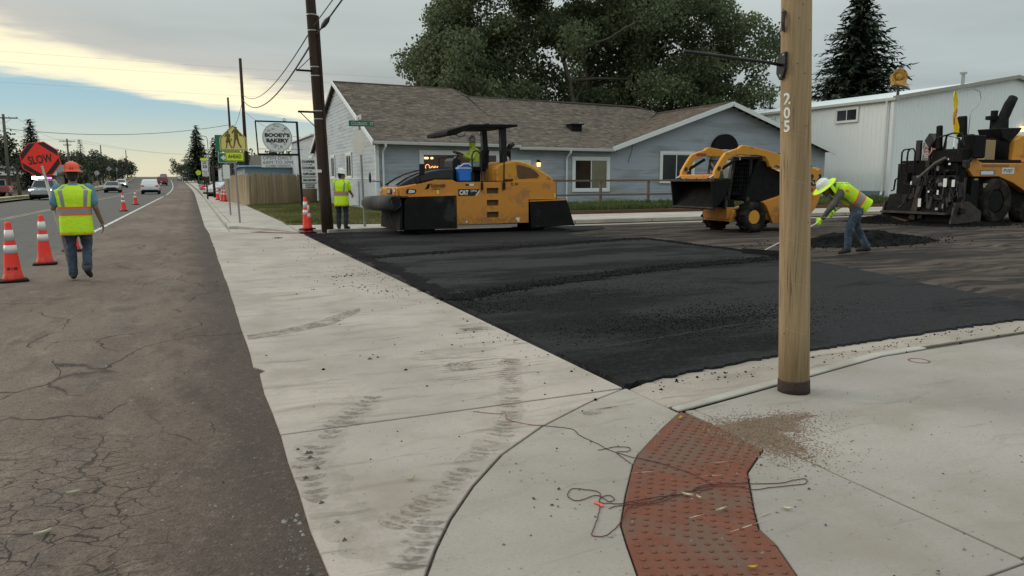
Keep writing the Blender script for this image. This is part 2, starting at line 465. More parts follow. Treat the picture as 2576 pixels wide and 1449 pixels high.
def m_leaf(name, a, c2, trans=0.25):
    m, nt, b = newmat(name); t = NT(nt)
    at = t.N.new('ShaderNodeAttribute'); at.attribute_name = 'tone'
    c = t.mix(at.outputs['Fac'], a, c2)
    t.L.new(c, b.inputs['Base Color']); b.inputs['Roughness'].default_value = 0.6
    b.inputs['Specular IOR Level'].default_value = 0.25
    tr = t.N.new('ShaderNodeBsdfTranslucent'); t.L.new(c, tr.inputs[0])
    mx = t.N.new('ShaderNodeMixShader'); mx.inputs[0].default_value = trans
    t.L.new(b.outputs[0], mx.inputs[1]); t.L.new(tr.outputs[0], mx.inputs[2])
    t.L.new(mx.outputs[0], t.N['Material Output'].inputs[0])
    return m

def m_tone(name, cols, rough=0.9, bump=0.5, bscale=40, grain=None):
    """colour picked per piece from the 'tone' attribute"""
    m, nt, b = newmat(name); t = NT(nt)
    at = t.N.new('ShaderNodeAttribute'); at.attribute_name = 'tone'
    rp = t.N.new('ShaderNodeValToRGB'); t.L.new(at.outputs['Fac'], rp.inputs[0])
    els = rp.color_ramp.elements
    while len(els) < len(cols): els.new(0.5)
    for i, c in enumerate(cols):
        els[i].position = i/(len(cols)-1); els[i].color = (*c, 1)
    co = t.coord('Object')
    c = t.mix(t.rng(t.noise(co, 14, 5, 0.7), 0.3, 0.7, 0, 0.35), rp.outputs[0], tuple(x*0.55 for x in cols[0]))
    t.L.new(c, b.inputs['Base Color']); b.inputs['Roughness'].default_value = rough
    b.inputs['Specular IOR Level'].default_value = 0.2
    if bump: t.bump(b, t.noise(co, bscale, 4, 0.7), bump, 0.01)
    return m

def m_wood(name, a, c2, dark, sc=(14, 14, 0.9), rough=0.85, per_obj=True, rnd_amt=.45):
    m, nt, b = newmat(name); t = NT(nt); co = t.coord('Object')
    if per_obj:
        oi = t.N.new('ShaderNodeObjectInfo')
        ad = t.N.new('ShaderNodeVectorMath'); ad.operation = 'ADD'; t.L.new(co, ad.inputs[0])
        sx = t.N.new('ShaderNodeCombineXYZ'); mm = t.m('MULTIPLY', oi.outputs['Random'], 37.0)
        for i in range(3): t.L.new(mm, sx.inputs[i])
        t.L.new(sx.outputs[0], ad.inputs[1]); co2 = ad.outputs[0]; rnd = oi.outputs['Random']
    else: co2 = co; rnd = 0.5
    g = t.noise(co2, 1.0, 6, 0.65, sc, 0.6)
    c = t.mix(t.rng(g, 0.3, 0.7), a, c2)
    st = t.noise(co2, 1.0, 5, 0.7, (sc[0]*2.2, sc[1]*2.2, sc[2]*0.8))
    c = t.mix(t.rng(st, 0.56, 0.72, 0, 0.75), c, dark)
    if per_obj: c = t.mix(t.rng(rnd, 0, 1, 0.0, rnd_amt), c, tuple(x*0.45 for x in a))
    t.L.new(c, b.inputs['Base Color']); b.inputs['Roughness'].default_value = rough
    b.inputs['Specular IOR Level'].default_value = 0.25
    t.bump(b, t.m('ADD', g, st), 0.5, 0.006)
    return m

def m_film(name, col, a0, a1, sc):
    """thin broken film of mud or damp on the concrete"""
    m, nt, b = newmat(name); t = NT(nt); p = t.pos()
    t.L.new(t.mix(t.noise(p, 30, 4), tuple(x*.8 for x in col), col), b.inputs['Base Color']); b.inputs['Roughness'].default_value = .85; b.inputs['Specular IOR Level'].default_value = .2
    t.L.new(t.rng(t.m('ADD', t.m('MULTIPLY', t.noise(p, sc, 5, .65), .6), t.m('MULTIPLY', t.noise(p, sc*4, 4, .7), .4)), .36, .62, a0, a1), b.inputs['Alpha'])
    return m

def m_glass(name, tint=(0.012,0.014,0.016), rough=0.08, spec=0.35):
    m, nt, b = newmat(name); t = NT(nt); co = t.pos()
    c = t.mix(t.rng(t.noise(co, 0.7, 3), 0.35, 0.7), tint, tuple(x*2.2 for x in tint))
    t.L.new(c, b.inputs['Base Color']); b.inputs['Roughness'].default_value = rough
    b.inputs['Specular IOR Level'].default_value = spec
    return m

M = {}
M['conc'] = m_concrete('concrete_pan', (0.430,0.368,0.325), stain=1.15)
M['conc_ramp'] = m_concrete('concrete_broomed', (0.370,0.326,0.288), stain=0.6, broom=(90, 30, 1))
M['conc_walk'] = m_concrete('concrete_walk', (0.352,0.314,0.280), stain=0.6, broom=(30, 90, 1))
M['conc_gut'] = m_concrete('concrete_gutter', (0.40,0.345,0.29), stain=1.3)
M['conc_far'] = m_concrete('concrete_far', (0.46,0.415,0.37), stain=0.6)
M['kerb'] = m_concrete('concrete_kerb', (0.45,0.42,0.37), stain=0.5)
M['road'] = m_old_road()
M['new'] = m_new_asphalt('fresh_asphalt', 1.0, 0)
M['new2'] = m_new_asphalt('fresh_asphalt_rolled', 1.0, 5.3, 1.35)
M['new3'] = m_new_asphalt('fresh_asphalt_first_lift', 1.0, 9.1)
M['loose'] = mat('loose_asphalt', (0.0055,0.005,0.005), 0.95, var=0.5, scale=40, bump=0.8, bscale=90, spec=0.12)
M['mill'] = m_milled()
M['soil'] = m_soil('dry_ground', (0.17,0.14,0.09), (0.10,0.105,0.055))
M['lawnsoil'] = m_soil('lawn_soil', (0.10,0.105,0.04), (0.20,0.17,0.08), 1.5)
M['grass'] = m_leaf('grass_blades', (0.075,0.100,0.024), (0.29,0.25,0.105), 0.3)
M['weed'] = m_leaf('weed_leaves', (0.050,0.090,0.026), (0.17,0.19,0.07), 0.35)
M['cotton'] = m_leaf('cottonwood_leaves', (0.042,0.066,0.030), (0.205,0.235,0.120), 0.36)
M['spruce'] = m_leaf('spruce_needles', (0.013,0.024,0.014), (0.055,0.075,0.045), 0.08)
M['farleaf'] = m_leaf('far_leaves', (0.028,0.040,0.020), (0.085,0.095,0.055), 0.15)
M['bark'] = mat('bark', (0.105,0.088,0.066), 0.95, var=0.4, scale=3, bump=0.9, bscale=9, sc=(4,4,0.8))
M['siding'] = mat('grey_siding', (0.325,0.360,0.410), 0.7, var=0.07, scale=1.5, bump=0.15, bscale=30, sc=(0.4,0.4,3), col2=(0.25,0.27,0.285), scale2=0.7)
M['siding_pale_lit'] = mat('pale_and_lit_siding', (0.43,0.475,0.515), 0.7, var=0.07, scale=1.2, bump=0.15, bscale=30, col2=(0.36,0.39,0.42), scale2=0.9, sc=(0.5,0.5,3))  # gable's sky-lit brightness is put into this lighter siding; far houses are pale
M['trim'] = mat('white_trim', (0.68,0.70,0.70), 0.55, var=0.06, scale=4)
M['glass'] = m_glass('window_glass')
M['room'] = mat('dark_room', (0.03,0.022,0.018), 0.9, var=0.5, scale=3)
M['curtain'] = mat('pale_curtain', (0.42,0.46,0.40), 0.9, var=0.2, scale=6, sc=(6,6,0.5))
M['shingle'] = m_tone('shingles', [(0.105,0.084,0.069),(0.205,0.168,0.137),(0.145,0.121,0.102),(0.270,0.225,0.182),(0.124,0.094,0.076)], 0.95, 0.6, 50)
M['roofbase'] = mat('roof_felt', (0.085,0.07,0.058), 0.95)
M['galv'] = mat('galvanised', (0.36,0.37,0.37), 0.45, 0.6, var=0.2, scale=12)
M['pole_dark'] = m_wood('creosote_pole', (0.036,0.022,0.017), (0.056,0.034,0.025), (0.016,0.011,0.009), (10,10,0.5), per_obj=False)
M['pole_tan'] = m_wood('tan_pole', (0.375,0.272,0.160), (0.275,0.190,0.106), (0.120,0.078,0.044), (34,34,0.9), per_obj=False)
M['picket'] = m_wood('fence_pickets', (0.47,0.36,0.235), (0.32,0.235,0.145), (0.070,0.046,0.032), (9,9,1.1), rnd_amt=.7)
M['rail'] = m_wood('rail_wood', (0.215,0.155,0.125), (0.165,0.115,0.09), (0.09,0.06,0.05), (1,12,12))
M['timber'] = m_wood('red_timber', (0.15,0.075,0.05), (0.11,0.055,0.038), (0.06,0.035,0.025), (0.8,10,10))
M['cat'] = mat('machine_yellow', (0.60,0.245,0.034), 0.55, var=0.07, scale=2.5, col2=(0.40,0.18,0.05), scale2=2.5, amt2=0.28, dirt=(0.13,0.075,0.04), dz=(0.2,0.75), spec=0.4)
M['cat2'] = mat('machine_yellow_bright', (0.62,0.275,0.03), 0.55, var=0.10, scale=2.5, spec=0.35, col2=(0.36,0.165,0.045), scale2=3.0, amt2=0.22)
M['black'] = mat('black_paint', (0.007,0.007,0.008), 0.4, var=0.3, scale=6, spec=0.3)
M['blackm'] = mat('black_matt', (0.008,0.0078,0.008), 0.85, var=0.5, scale=5, bump=0.2, spec=0.2)
M['hoodblack'] = mat('black_hood', (0.014,0.015,0.018), 0.22, var=0.2, scale=3, spec=0.6)
M['rubbermat'] = mat('rubber_skirt', (0.010,0.0095,0.0095), 0.85, var=0.5, scale=2.2, bump=0.35, bscale=14, col2=(0.035,0.033,0.032), scale2=1.6, amt2=0.15, spec=0.2)
M['matroll'] = mat('rolled_mat', (0.050,0.048,0.048), 0.85, var=0.4, scale=5, bump=0.35, bscale=14)
M['tyre'] = mat('tyre_rubber', (0.010,0.009,0.0085), 0.9, var=0.4, scale=8, bump=0.3, col2=(0.04,0.03,0.024), scale2=5, spec=0.2)
M['steel_dirty'] = mat('dirty_steel', (0.060,0.046,0.039), 0.75, 0.2, var=0.5, scale=6, bump=0.4, bscale=25, col2=(0.03,0.025,0.024), scale2=4)
M['grille'] = mat('grille_and_recess_shade', (0.13,0.065,0.022), 0.7, var=0.3, scale=12, bump=0.8, bscale=120)
M['whitepaint'] = mat('white_paint', (0.70,0.70,0.68), 0.5, var=0.08, scale=10)
M['signwhite'] = mat('sign_white', (0.70,0.71,0.70), 0.5, var=0.04, scale=5)
M['ink'] = mat('sign_ink', (0.013,0.013,0.013), 0.6, var=0.1)
M['inkgrey'] = mat('sign_grey_ink', (0.17,0.17,0.18), 0.6, var=0.1)
M['linepaint'] = mat('line_white', (0.62,0.61,0.57), 0.75, var=0.2, scale=6, col2=(0.26,0.24,0.21), scale2=4, amt2=0.5)
M['lineyellow'] = mat('line_yellow', (0.40,0.33,0.20), 0.8, var=0.25, scale=5, col2=(0.16,0.14,0.12), scale2=3, amt2=0.7)
M['orange'] = mat('cone_orange', (0.90,0.040,0.018), 0.5, var=0.07, scale=5, dirt=(0.25,0.03,0.02), dz=(0.0,0.35))
M['coneband'] = mat('reflective_white', (0.66,0.64,0.62), 0.35, var=0.08, scale=30)
M['paddle'] = mat('paddle_orange', (0.90,0.028,0.012), 0.45, var=0.05)
M['lime'] = mat('hi_vis_lime', (0.58,0.86,0.018), 0.75, var=0.10, scale=9, bump=0.7, bscale=14)
M['silver'] = mat('reflective_tape', (0.27,0.265,0.26), 0.4, var=0.15, scale=20)
M['trimorange'] = mat('hi_vis_orange', (0.92,0.13,0.02), 0.7, var=0.1)
M['denim'] = mat('denim', (0.042,0.060,0.090), 0.9, var=0.35, scale=14, bump=0.9, bscale=16, col2=(0.10,0.13,0.165), scale2=4, amt2=0.35)
M['denim_dk'] = mat('dark_denim', (0.022,0.030,0.055), 0.9, var=0.35, scale=14, bump=0.9, bscale=16)
M['denim_lt'] = mat('pale_trousers', (0.27,0.29,0.33), 0.9, var=0.2, scale=14, bump=0.9, bscale=16)
M['skin'] = mat('skin', (0.23,0.125,0.085), 0.6, var=0.15, scale=25)
M['hair'] = mat('hair', (0.018,0.013,0.011), 0.7, var=0.3)
M['boot'] = mat('boots', (0.022,0.019,0.017), 0.75, var=0.4, scale=20, bump=0.3)
M['shirtblue'] = mat('blue_shirt', (0.12,0.24,0.33), 0.9, var=0.15, bump=0.6, bscale=18)
M['shirtgrey'] = mat('grey_shirt', (0.10,0.085,0.08), 0.95, var=0.25, scale=20, bump=0.7, bscale=18)
M['hatorange'] = mat('hard_hat_orange', (0.80,0.095,0.03), 0.35, var=0.08)
M['hatwhite'] = mat('hard_hat_white', (0.72,0.74,0.70), 0.35, var=0.08)
M['hatgrey'] = mat('hard_hat_stickered', (0.42,0.42,0.40), 0.5, var=0.5, scale=30)
M['green'] = mat('sign_green', (0.010,0.16,0.075), 0.45, var=0.06)
M['schoolyel'] = mat('sign_cream_yellow', (0.70,0.60,0.20), 0.5, var=0.05)
M['limesign'] = mat('sign_lime', (0.68,0.80,0.03), 0.5, var=0.05)
M['olive'] = mat('sign_olive_figure', (0.13,0.095,0.012), 0.6, var=0.1)
M['signback'] = mat('sign_back_aluminium', (0.40,0.41,0.40), 0.5, 0.3, var=0.1)
M['post_galv'] = mat('sign_post', (0.27,0.28,0.27), 0.55, 0.5, var=0.2, scale=20)
M['tactile'] = mat('tactile_red', (0.172,0.060,0.035), 0.85, var=0.32, scale=9, bump=0.4, col2=(0.145,0.082,0.058), scale2=3, amt2=0.6, spec=.3)
M['sandfilm'] = m_film('sand_film', (0.235,0.160,0.110), 0.0, 0.75, 9)
M['sand'] = m_tone('sand', [(0.15,0.100,0.068),(0.25,0.175,0.122),(0.31,0.24,0.18)], 0.95, 0)
M['pebble'] = m_tone('pebbles', [(0.05,0.045,0.04),(0.20,0.18,0.16),(0.44,0.42,0.40)], 0.9, 0)
M['string'] = mat('mason_string', (0.085,0.022,0.024), 0.8)
M['stringpink'] = mat('mason_string_pink', (0.80,0.13,0.12), 0.7)
M['mark'] = m_film('mud_mark', (0.185,0.148,0.118), 0.0, 0.36, 10)
M['smudge'] = m_film('mud_smudge', (0.22,0.185,0.15), 0.0, 0.13, 5)
M['wet'] = m_film('damp_mark', (0.16,0.145,0.128), 0.0, 0.45, 5)
M['joint'] = mat('joint_dirt', (0.085,0.070,0.055), .95, var=.4, scale=30)
M['dust'] = m_film('dust_line', (0.11,0.105,0.10), 0.0, 0.26, 14)
M['metalwhite'] = mat('white_steel', (0.76,0.80,0.80), 0.5, 0.0, var=0.04, scale=1.5)
M['bluebase'] = mat('grey_blue_base', (0.20,0.245,0.29), 0.7, var=0.1)
M['siren'] = mat('siren_yellow', (0.45,0.24,0.035), 0.55, var=0.2, scale=6, col2=(0.16,0.07,0.03), scale2=5, amt2=0.4)
M['coolblue'] = mat('cooler_blue', (0.015,0.16,0.62), 0.35, var=0.06)
M['red'] = mat('red_paint', (0.36,0.025,0.03), 0.4, var=0.15, coat=0.4)
M['lampon'] = mat('lamp_glow', (0.9,0.7,0.4), 0.4, emit=(1.0,0.62,0.25), es=2.2)
M['neon'] = mat('neon_tube', (1.0,0.45,0.2), 0.4, emit=(1.0,0.32,0.10), es=5)
M['neonyel'] = mat('neon_core', (1.0,0.5,0.2), 0.4, emit=(1.0,0.42,0.14), es=1.9)
M['headlight'] = mat('headlight_lit', (1,1,1), 0.3, emit=(0.9,0.95,1.0), es=5)
M['lens'] = mat('clear_lens', (0.6,0.62,0.62), 0.12, var=0.1)
M['tail'] = mat('tail_lamp', (0.35,0.02,0.03), 0.25, var=0.1, emit=(0.9,0.02,0.05), es=0.25)
M['flashw'] = mat('flash_white', (1,1,1), 0.3, emit=(0.75,0.82,1.0), es=10)
M['flashp'] = mat('flash_pink', (1,0.2,0.6), 0.3, emit=(1.0,0.08,0.5), es=6)
M['chrome'] = mat('chrome', (0.55,0.56,0.57), 0.2, 0.9, var=0.1)
M['flag'] = mat('yellow_flag', (0.85,0.60,0.01), 0.8, var=0.1, bump=0.5, bscale=12)
M['wire'] = mat('cable', (0.05,0.05,0.05), 0.7); M['farwire'] = mat('far_cable', (0.16,0.16,0.16), 0.8)
M['bluehouse'] = mat('blue_house', (0.20,0.29,0.35), 0.8, var=0.1)
M['bluetrim'] = mat('blue_trim', (0.03,0.12,0.25), 0.6, var=0.1)
M['tanwall'] = mat('tan_wall', (0.25,0.21,0.16), 0.85, var=0.1)
M['greyroof'] = mat('grey_roof', (0.10,0.10,0.11), 0.9, var=0.2, scale=3)
M['brick'] = mat('brick_wall', (0.17,0.085,0.065), 0.9, var=0.2, scale=8)
M['yellowleaf'] = mat('yellow_leaf', (0.62,0.42,0.05), 0.7)
M['paleleaf'] = mat('pale_petal', (0.60,0.57,0.42), 0.7)
M['flower'] = mat('red_flowers', (0.24,0.06,0.06), 0.8, var=0.5, scale=14)

# lettering meshes are made once, before anything else is in the scene
_txt = {}
def text_mesh(body, bold=0.0, extrude=0.0):
    k = (body, bold, extrude)
    if k in _txt: return _txt[k]
    cu = bpy.data.curves.new('t', 'FONT'); cu.body = body; cu.align_x = 'CENTER'; cu.align_y = 'CENTER'
    cu.offset = bold; cu.extrude = extrude; cu.resolution_u = 3
    o = bpy.data.objects.new('t', cu); COL.objects.link(o)
    dg = bpy.context.evaluated_depsgraph_get(); dg.update()
    me = bpy.data.meshes.new_from_object(o.evaluated_get(dg))
    bpy.data.objects.remove(o); bpy.data.curves.remove(cu)
    _txt[k] = me
    return me
for b_, w_ in [('SLOW',.02),('BOOEY\u2019S',.05),('BAKERY',.05),('OPEN DAILY',0),('6AM TO 3PM',0),('CLOSED TUESDAYS',.01),('COFFEE',.05),('COOKIES',.05),('CUPCAKES',.05),
               ('MACARONS',.05),('CUSTOM',.05),('CAKES',.05),('COLORADO',0),('ST',0),('AHEAD',.02),('SPEED',.02),('LIMIT',.02),('25',.03),('FINES',.02),('DOUBLE',.02),
               ('205',.03),('2',.03),('0',.03),('5',.03),('Open',.0),('CAT',.06),('CW16',.03),('Schmidt',.02),('CONSTRUCTION',.01),('COMPANY',.01),('RL 84',.01),('493738',.01),('SE10',.03),('PV87',.02),('RESTAURANT',.04),('SCHOOL',.02),('TRAFFIC',.02),('-----',.03)]:
    text_mesh(b_, w_)

def text(body, bold, h, mat_, parent, o, right, up, xs=1.0, name='lettering', align=0.0, width=None):
    """flat lettering: h = capital height, o = world centre"""
    src = text_mesh(body, bold)
    xsn = [v.co.x for v in src.vertices]; ysn = [v.co.y for v in src.vertices]
    cx, cy = (min(xsn)+max(xsn))/2, (min(ysn)+max(ysn))/2
    s = h/(max(ysn)-min(ysn)); w0 = (max(xsn)-min(xsn))*s
    if width: xs = width/w0
    r, u, o = V(right).normalized(), V(up).normalized(), V(o); po = parent_world(parent)
    me = bpy.data.meshes.new(name)
    nrm = r.cross(u)
    me.from_pydata([tuple(o + r*((v.co.x-cx)*s*xs) + u*((v.co.y-cy)*s) - po) for v in src.vertices], [], [tuple(p.vertices) for p in src.polygons])
    me.update(); me.materials.append(mat_)
    ob = bpy.data.objects.new(name, me); COL.objects.link(ob); ob.parent = parent
    return ob
# ------------------------------------------------------------------ ground, roads, pavements
def gz(y):
    """height of the main road: level, then a long rise to a crest"""
    if y < 85: return 0.0
    if y < 265: return 7.8e-5*(y-85)**2
    s0 = 2*7.8e-5*180
    d = y-265
    return 2.527 + s0*d - 4.2e-4*d*d if d < 80 else 2.527 + s0*80 - 4.2e-4*6400 - 0.039*(d-80)*0.6

def bx(y):
    """sideways drift of the far road, which bends a little to the left"""
    return 0.0 if y < 80 else -4.0*((y-80)/185.0)**2
ys = [-400,-120,-60,-30] + list(range(-20, 90, 10)) + list(range(90, 360, 6)) + [380,420,500,700,1000,1600]
def sheet(x0, x1, y0, y1, dz, nx=1, bend=True):
    mb = MB(); yy = [y0] + [y for y in ys if y0 < y < y1] + [y1]
    xx = [x0+(x1-x0)*i/nx for i in range(nx+1)]
    for y in yy:
        for x in xx: mb.v.append((x+(bx(y) if bend else 0), y, gz(y)+dz))
    n = nx+1
    for j in range(len(yy)-1):
        for i in range(nx): mb.f.append((j*n+i, j*n+i+1, (j+1)*n+i+1, (j+1)*n+i))
    return mb
setting('ground', M['soil'], sheet(-900, 900, -400, 1600, -0.10, 12, False))
setting('main_road', M['road'], sheet(-12.4, 0.60, -60, 420, -0.012, 4))

# painted lines on the main road
ml = MB()
for a, b in ((23.5, 80.0), (88.5, 232.0)):
    y = a
    while y < b:
        y2 = min(y+6, b); x0 = -2.86+0.004*(y-24) if y < 90 else -2.6; x1 = -2.86+0.004*(y2-24) if y < 90 else -2.6
        ml.add([(x0+bx(y),y,gz(y)-.008),(x0+.13+bx(y),y,gz(y)-.008),(x1+.13+bx(y2),y2,gz(y2)-.008),(x1+bx(y2),y2,gz(y2)-.008)], [(0,1,2,3)]); y = y2
setting('edge_line', M['linepaint'], ml)
ml = MB()
for off in (-7.28, -7.04):
    y = -20
    while y < 250:
        y2 = y+6
        ml.add([(off+bx(y),y,gz(y)-.008),(off+.11+bx(y),y,gz(y)-.008),(off+.11+bx(y2),y2,gz(y2)-.008),(off+bx(y2),y2,gz(y2)-.008)], [(0,1,2,3)]); y = y2
setting('centre_line', M['lineyellow'], ml)

def slab(parent, poly, mat_, top=0.0, th=None, bevel=0.006, name='slab', tilt=None):
    th = th or (0.15 if top > 0.05 else 0.022)
    mb = MB().prism(poly, 'z', top-th, top)
    if tilt: mb.v = [(x, y, z+tilt(x, y)) for x, y, z in mb.v]
    return mb.build(name, mat_, parent, bevel=bevel, seg=1)
def jag(pts, amp, step, seed=1, keep=()):
    """subdivide a polyline and roughen it"""
    rnd = random.Random(seed); out = []
    for i, (a, b) in enumerate(zip(pts, pts[1:])):
        n = max(1, int(hypot(b[0]-a[0], b[1]-a[1])/step))
        L_ = hypot(b[0]-a[0], b[1]-a[1]) or 1; nx, ny = -(b[1]-a[1])/L_, (b[0]-a[0])/L_
        for k in range(n):
            t = k/n; d = 0 if k == 0 and i == 0 else rnd.gauss(0, amp)
            out.append((a[0]+(b[0]-a[0])*t+nx*d, a[1]+(b[1]-a[1])*t+ny*d))
    out.append(pts[-1]); return out

# --- concrete cross pan between the two streets
pan = setting('concrete_pan', M['joint'], MB().box(0.47, 2.75, -8, 21.2, -0.30, -0.023))
left = jag([(0.40,4.425),(0.395,5.86),(0.41,5.95),(0.455,6.02),(0.425,6.10),(0.385,6.2),(0.39,9.0),(0.395,23.3)], 0.006, 0.45, 3)
slab(pan, left[::-1] + [(2.79,4.445),(2.80,12.0),(2.81,21.05),(2.0,21.2)][0:3] + [(2.60,21.3),(1.4,22.4),(0.98,23.2)], M['conc'])
ramp_curve = [(2.785,4.425),(2.4,4.24),(1.885,3.92),(1.48,3.59),(1.19,3.26),(0.97,2.96),(0.83,2.73),(0.735,2.55),(0.64,2.3),(0.54,1.9),(0.47,1.3),(0.44,0.4),(0.43,-8)]
slab(pan, [(0.43,-8),(0.30,-8)][1:] + jag([(0.375,0.0),(0.385,2.69),(0.40,4.407)], 0.005, 0.4, 5) + [(2.76,4.418)] + [(x-0.004, y+0.004) for x, y in ramp_curve[1:-1]] + [(0.41,-8)], M['conc'])

# --- near corner: ramp, tactile plate, walk slabs, dropped kerb and gutter
corner = setting('corner_walk', M['joint'], MB().prism([(0.5,-8),(39,-8),(39,4.55),(9,4.6),(5.3,4.5),(2.82,4.38),(1.9,3.88),(1.2,3.2),(.75,2.5),(.55,1.8)], 'z', -0.30, -0.0255))
TL = [(2.83,3.80),(2.56,3.60),(2.17,3.28),(2.06,3.16),(1.82,2.85),(1.64,2.60),(1.57,2.44),(1.48,2.22),(1.38,1.95),(1.25,1.5),(1.18,0.9)]
TR = [(2.86,3.52),(2.84,3.06),(2.54,2.84),(2.28,2.50),(2.16,2.33),(2.13,2.20),(2.03,1.98),(1.92,1.75),(1.82,1.4),(1.76,0.9)]
tilt = lambda x, y: 0.0
slab(corner, [(x+0.006, y-0.006) for x, y in ramp_curve] + [(1.18,-8)] + [(x-0.005, y+0.003) for x, y in TL[::-1]] + [(2.808,3.81),(2.808,4.40)], M['conc_ramp'], tilt=tilt)
slab(corner, [(1.905,1.662),(2.935,1.69),(2.945,2.97),(2.945,3.81),(2.875,3.815),(2.865,3.52),(2.845,3.055)] + [(x+0.006, y-0.004) for x, y in TR[2:8]], M['conc_walk'])
slab(corner, [(1.195,0.895),(1.195,-8),(2.935,-8),(2.935,1.683),(1.895,1.654),(1.83,1.4),(1.77,0.895)], M['conc_walk'])
slab(corner, [(2.953,1.72),(9.5,1.72),(9.5,4.55),(5.3,4.345),(4.2,4.095),(2.953,3.815)], M['conc_walk'])
slab(corner, [(2.945,-8),(9.5,-8),(9.5,1.712),(2.945,1.712)], M['conc_walk'])
slab(corner, [(9.51,-8),(40,-8),(40,4.6),(9.51,4.55)], M['conc_walk'])
# gutter and dropped kerb
slab(corner, [(2.82,4.395),(2.82,3.93),(4.2,4.22),(5.3,4.47),(9.5,4.62),(9.5,5.3),(4.5,5.2)], M['conc_gut'], top=-0.003)
slab(corner, [(9.51,4.62),(40,4.65),(40,5.2),(9.51,5.2)], M['conc_gut'], top=-0.003)
slab(corner, [(2.825,3.90),(2.83,3.815),(4.2,4.105),(5.3,4.355),(5.9,4.39),(5.9,4.47),(5.3,4.455),(4.2,4.205)], M['kerb'], top=0.012, bevel=0.01)
# tactile plate with its domes
tact = MB().prism(TL + TR[::-1], 'z', -0.15, 0.004).build('tactile_plate', M['tactile'], corner, bevel=0.004, seg=1)
dm = MB().lathe([(0.0125,0),(0.0105,0.0035),(0.006,0.0052),(0.001,0.0055)], n=8).mesh('dome')
dm.materials.append(M['tactile']); dm.shade_smooth()
def inside(p, poly):
    x, y = p; c = False
    for (x1, y1), (x2, y2) in zip(poly, poly[1:]+poly[:1]):
        if (y1 > y) != (y2 > y) and x < (x2-x1)*(y-y1)/(y2-y1)+x1: c = not c
    return c
tp = TL + TR[::-1]; k = 0
doms = []
secs = [((2.83,3.78),(2.05,3.14)),((2.05,3.14),(1.62,2.56)),((1.62,2.56),(1.46,2.16)),((1.46,2.16),(1.22,1.40))]
for (a, b) in secs:
    d = V(b[0]-a[0], b[1]-a[1], 0); ln = d.length; d.normalize(); nrm = V(-d.y, d.x, 0)
    for i in range(int(ln/0.058)+1):
        for j in range(13):
            q = V(a[0], a[1], 0) + d*(0.03+i*0.058) + nrm*(0.036+j*0.058)
            if inside((q.x, q.y), tp) and all((q-e).length > 0.046 for e in doms): doms.append(q)
doms.sort(key=lambda q: -q.y)
for q in doms[:300]:
    o = bpy.data.objects.new('dome', dm); COL.objects.link(o); o.parent = tact; o.location = (q.x, q.y, 0.0042)
if len(doms) > 300:
    mb = MB()
    for q in doms[300:]: mb.lathe([(0.0125,0),(0.0105,0.0035),(0.006,0.0052),(0.001,0.0055)], (q.x, q.y, 0.0042), n=8)
    tag(mb.build('dome', M['tactile'], tact, smooth=True), kind='stuff')
tag(MB().lathe([(0.085,0.0),(0.084,0.003),(0.072,0.003),(0.070,0.0)], (5.45,4.12,0.0), n=24, cap=False).build('valve_cover', mat('rusty_cover', (0.16,0.085,0.05), 0.9, var=0.4, scale=20), corner))

# --- side street: milled base, then the three passes of fresh asphalt
setting('side_street', M['mill'], MB().box(2.79, 75, 5.16, 22.3, -0.20, -0.008))
def edge_h(mb):  return mb
def mat_sheet(name, poly, m_, top, seed):
    mb = MB()
    n = len(poly)
    cxy = (sum(p[0] for p in poly)/n, sum(p[1] for p in poly)/n)
    inner = [(cxy[0]+(p[0]-cxy[0])*(1-0.035/max(.3, hypot(p[0]-cxy[0], p[1]-cxy[1]))), cxy[1]+(p[1]-cxy[1])*(1-0.035/max(.3, hypot(p[0]-cxy[0], p[1]-cxy[1])))) for p in poly]
    ps = [(p[0], p[1], -0.02) for p in poly] + [(p[0], p[1], top) for p in inner]
    mb.add(ps, [(i, (i+1) % n, n+(i+1) % n, n+i) for i in range(n)] + [tuple(range(n, 2*n))])
    bm = mb
    return setting(name, m_, bm)
e1 = jag([(2.80,4.46),(4.5,4.72),(8.05,4.90),(9.4,4.95)], 0.016, 0.05, 11)
r1 = jag([(9.4,4.95),(9.22,5.64),(9.40,6.65),(9.60,7.40),(10.25,9.37),(10.35,10.75)], 0.03, 0.25, 12)
j1 = jag([(10.35,10.75),(7.4,10.35),(5.3,9.75),(2.80,8.75)], 0.02, 0.3, 13)
mat_sheet('fresh_asphalt_near_pass', e1[:-1]+r1[:-1]+j1, M['new'], 0.018, 1)
r2 = jag([(10.38,10.8),(10.42,11.4),(10.35,15.7)], 0.03, 0.25, 14)
j2 = jag([(10.35,15.7),(7.0,14.95),(2.80,14.05)], 0.02, 0.3, 15)
mat_sheet('fresh_asphalt_middle_pass', [(2.80,8.77)]+[(x, y+0.02) for x, y in j1[::-1]][1:-1]+r2[:-1]+j2, M['new2'], 0.024, 2)
r3 = jag([(10.35,15.75),(9.9,16.3),(9.3,17.2),(9.8,18.6),(11.6,19.6),(11.9,20.9)], 0.04, 0.3, 16)
e3 = jag([(11.9,20.9),(8.0,21.3),(5.2,21.25),(3.7,21.35),(2.80,21.3)], 0.015, 0.2, 17)
mat_sheet('fresh_asphalt_far_pass', [(2.80,14.07)]+[(x, y+0.02) for x, y in j2[::-1]][1:-1]+r3[:-1]+e3, M['new3'], 0.020, 3)

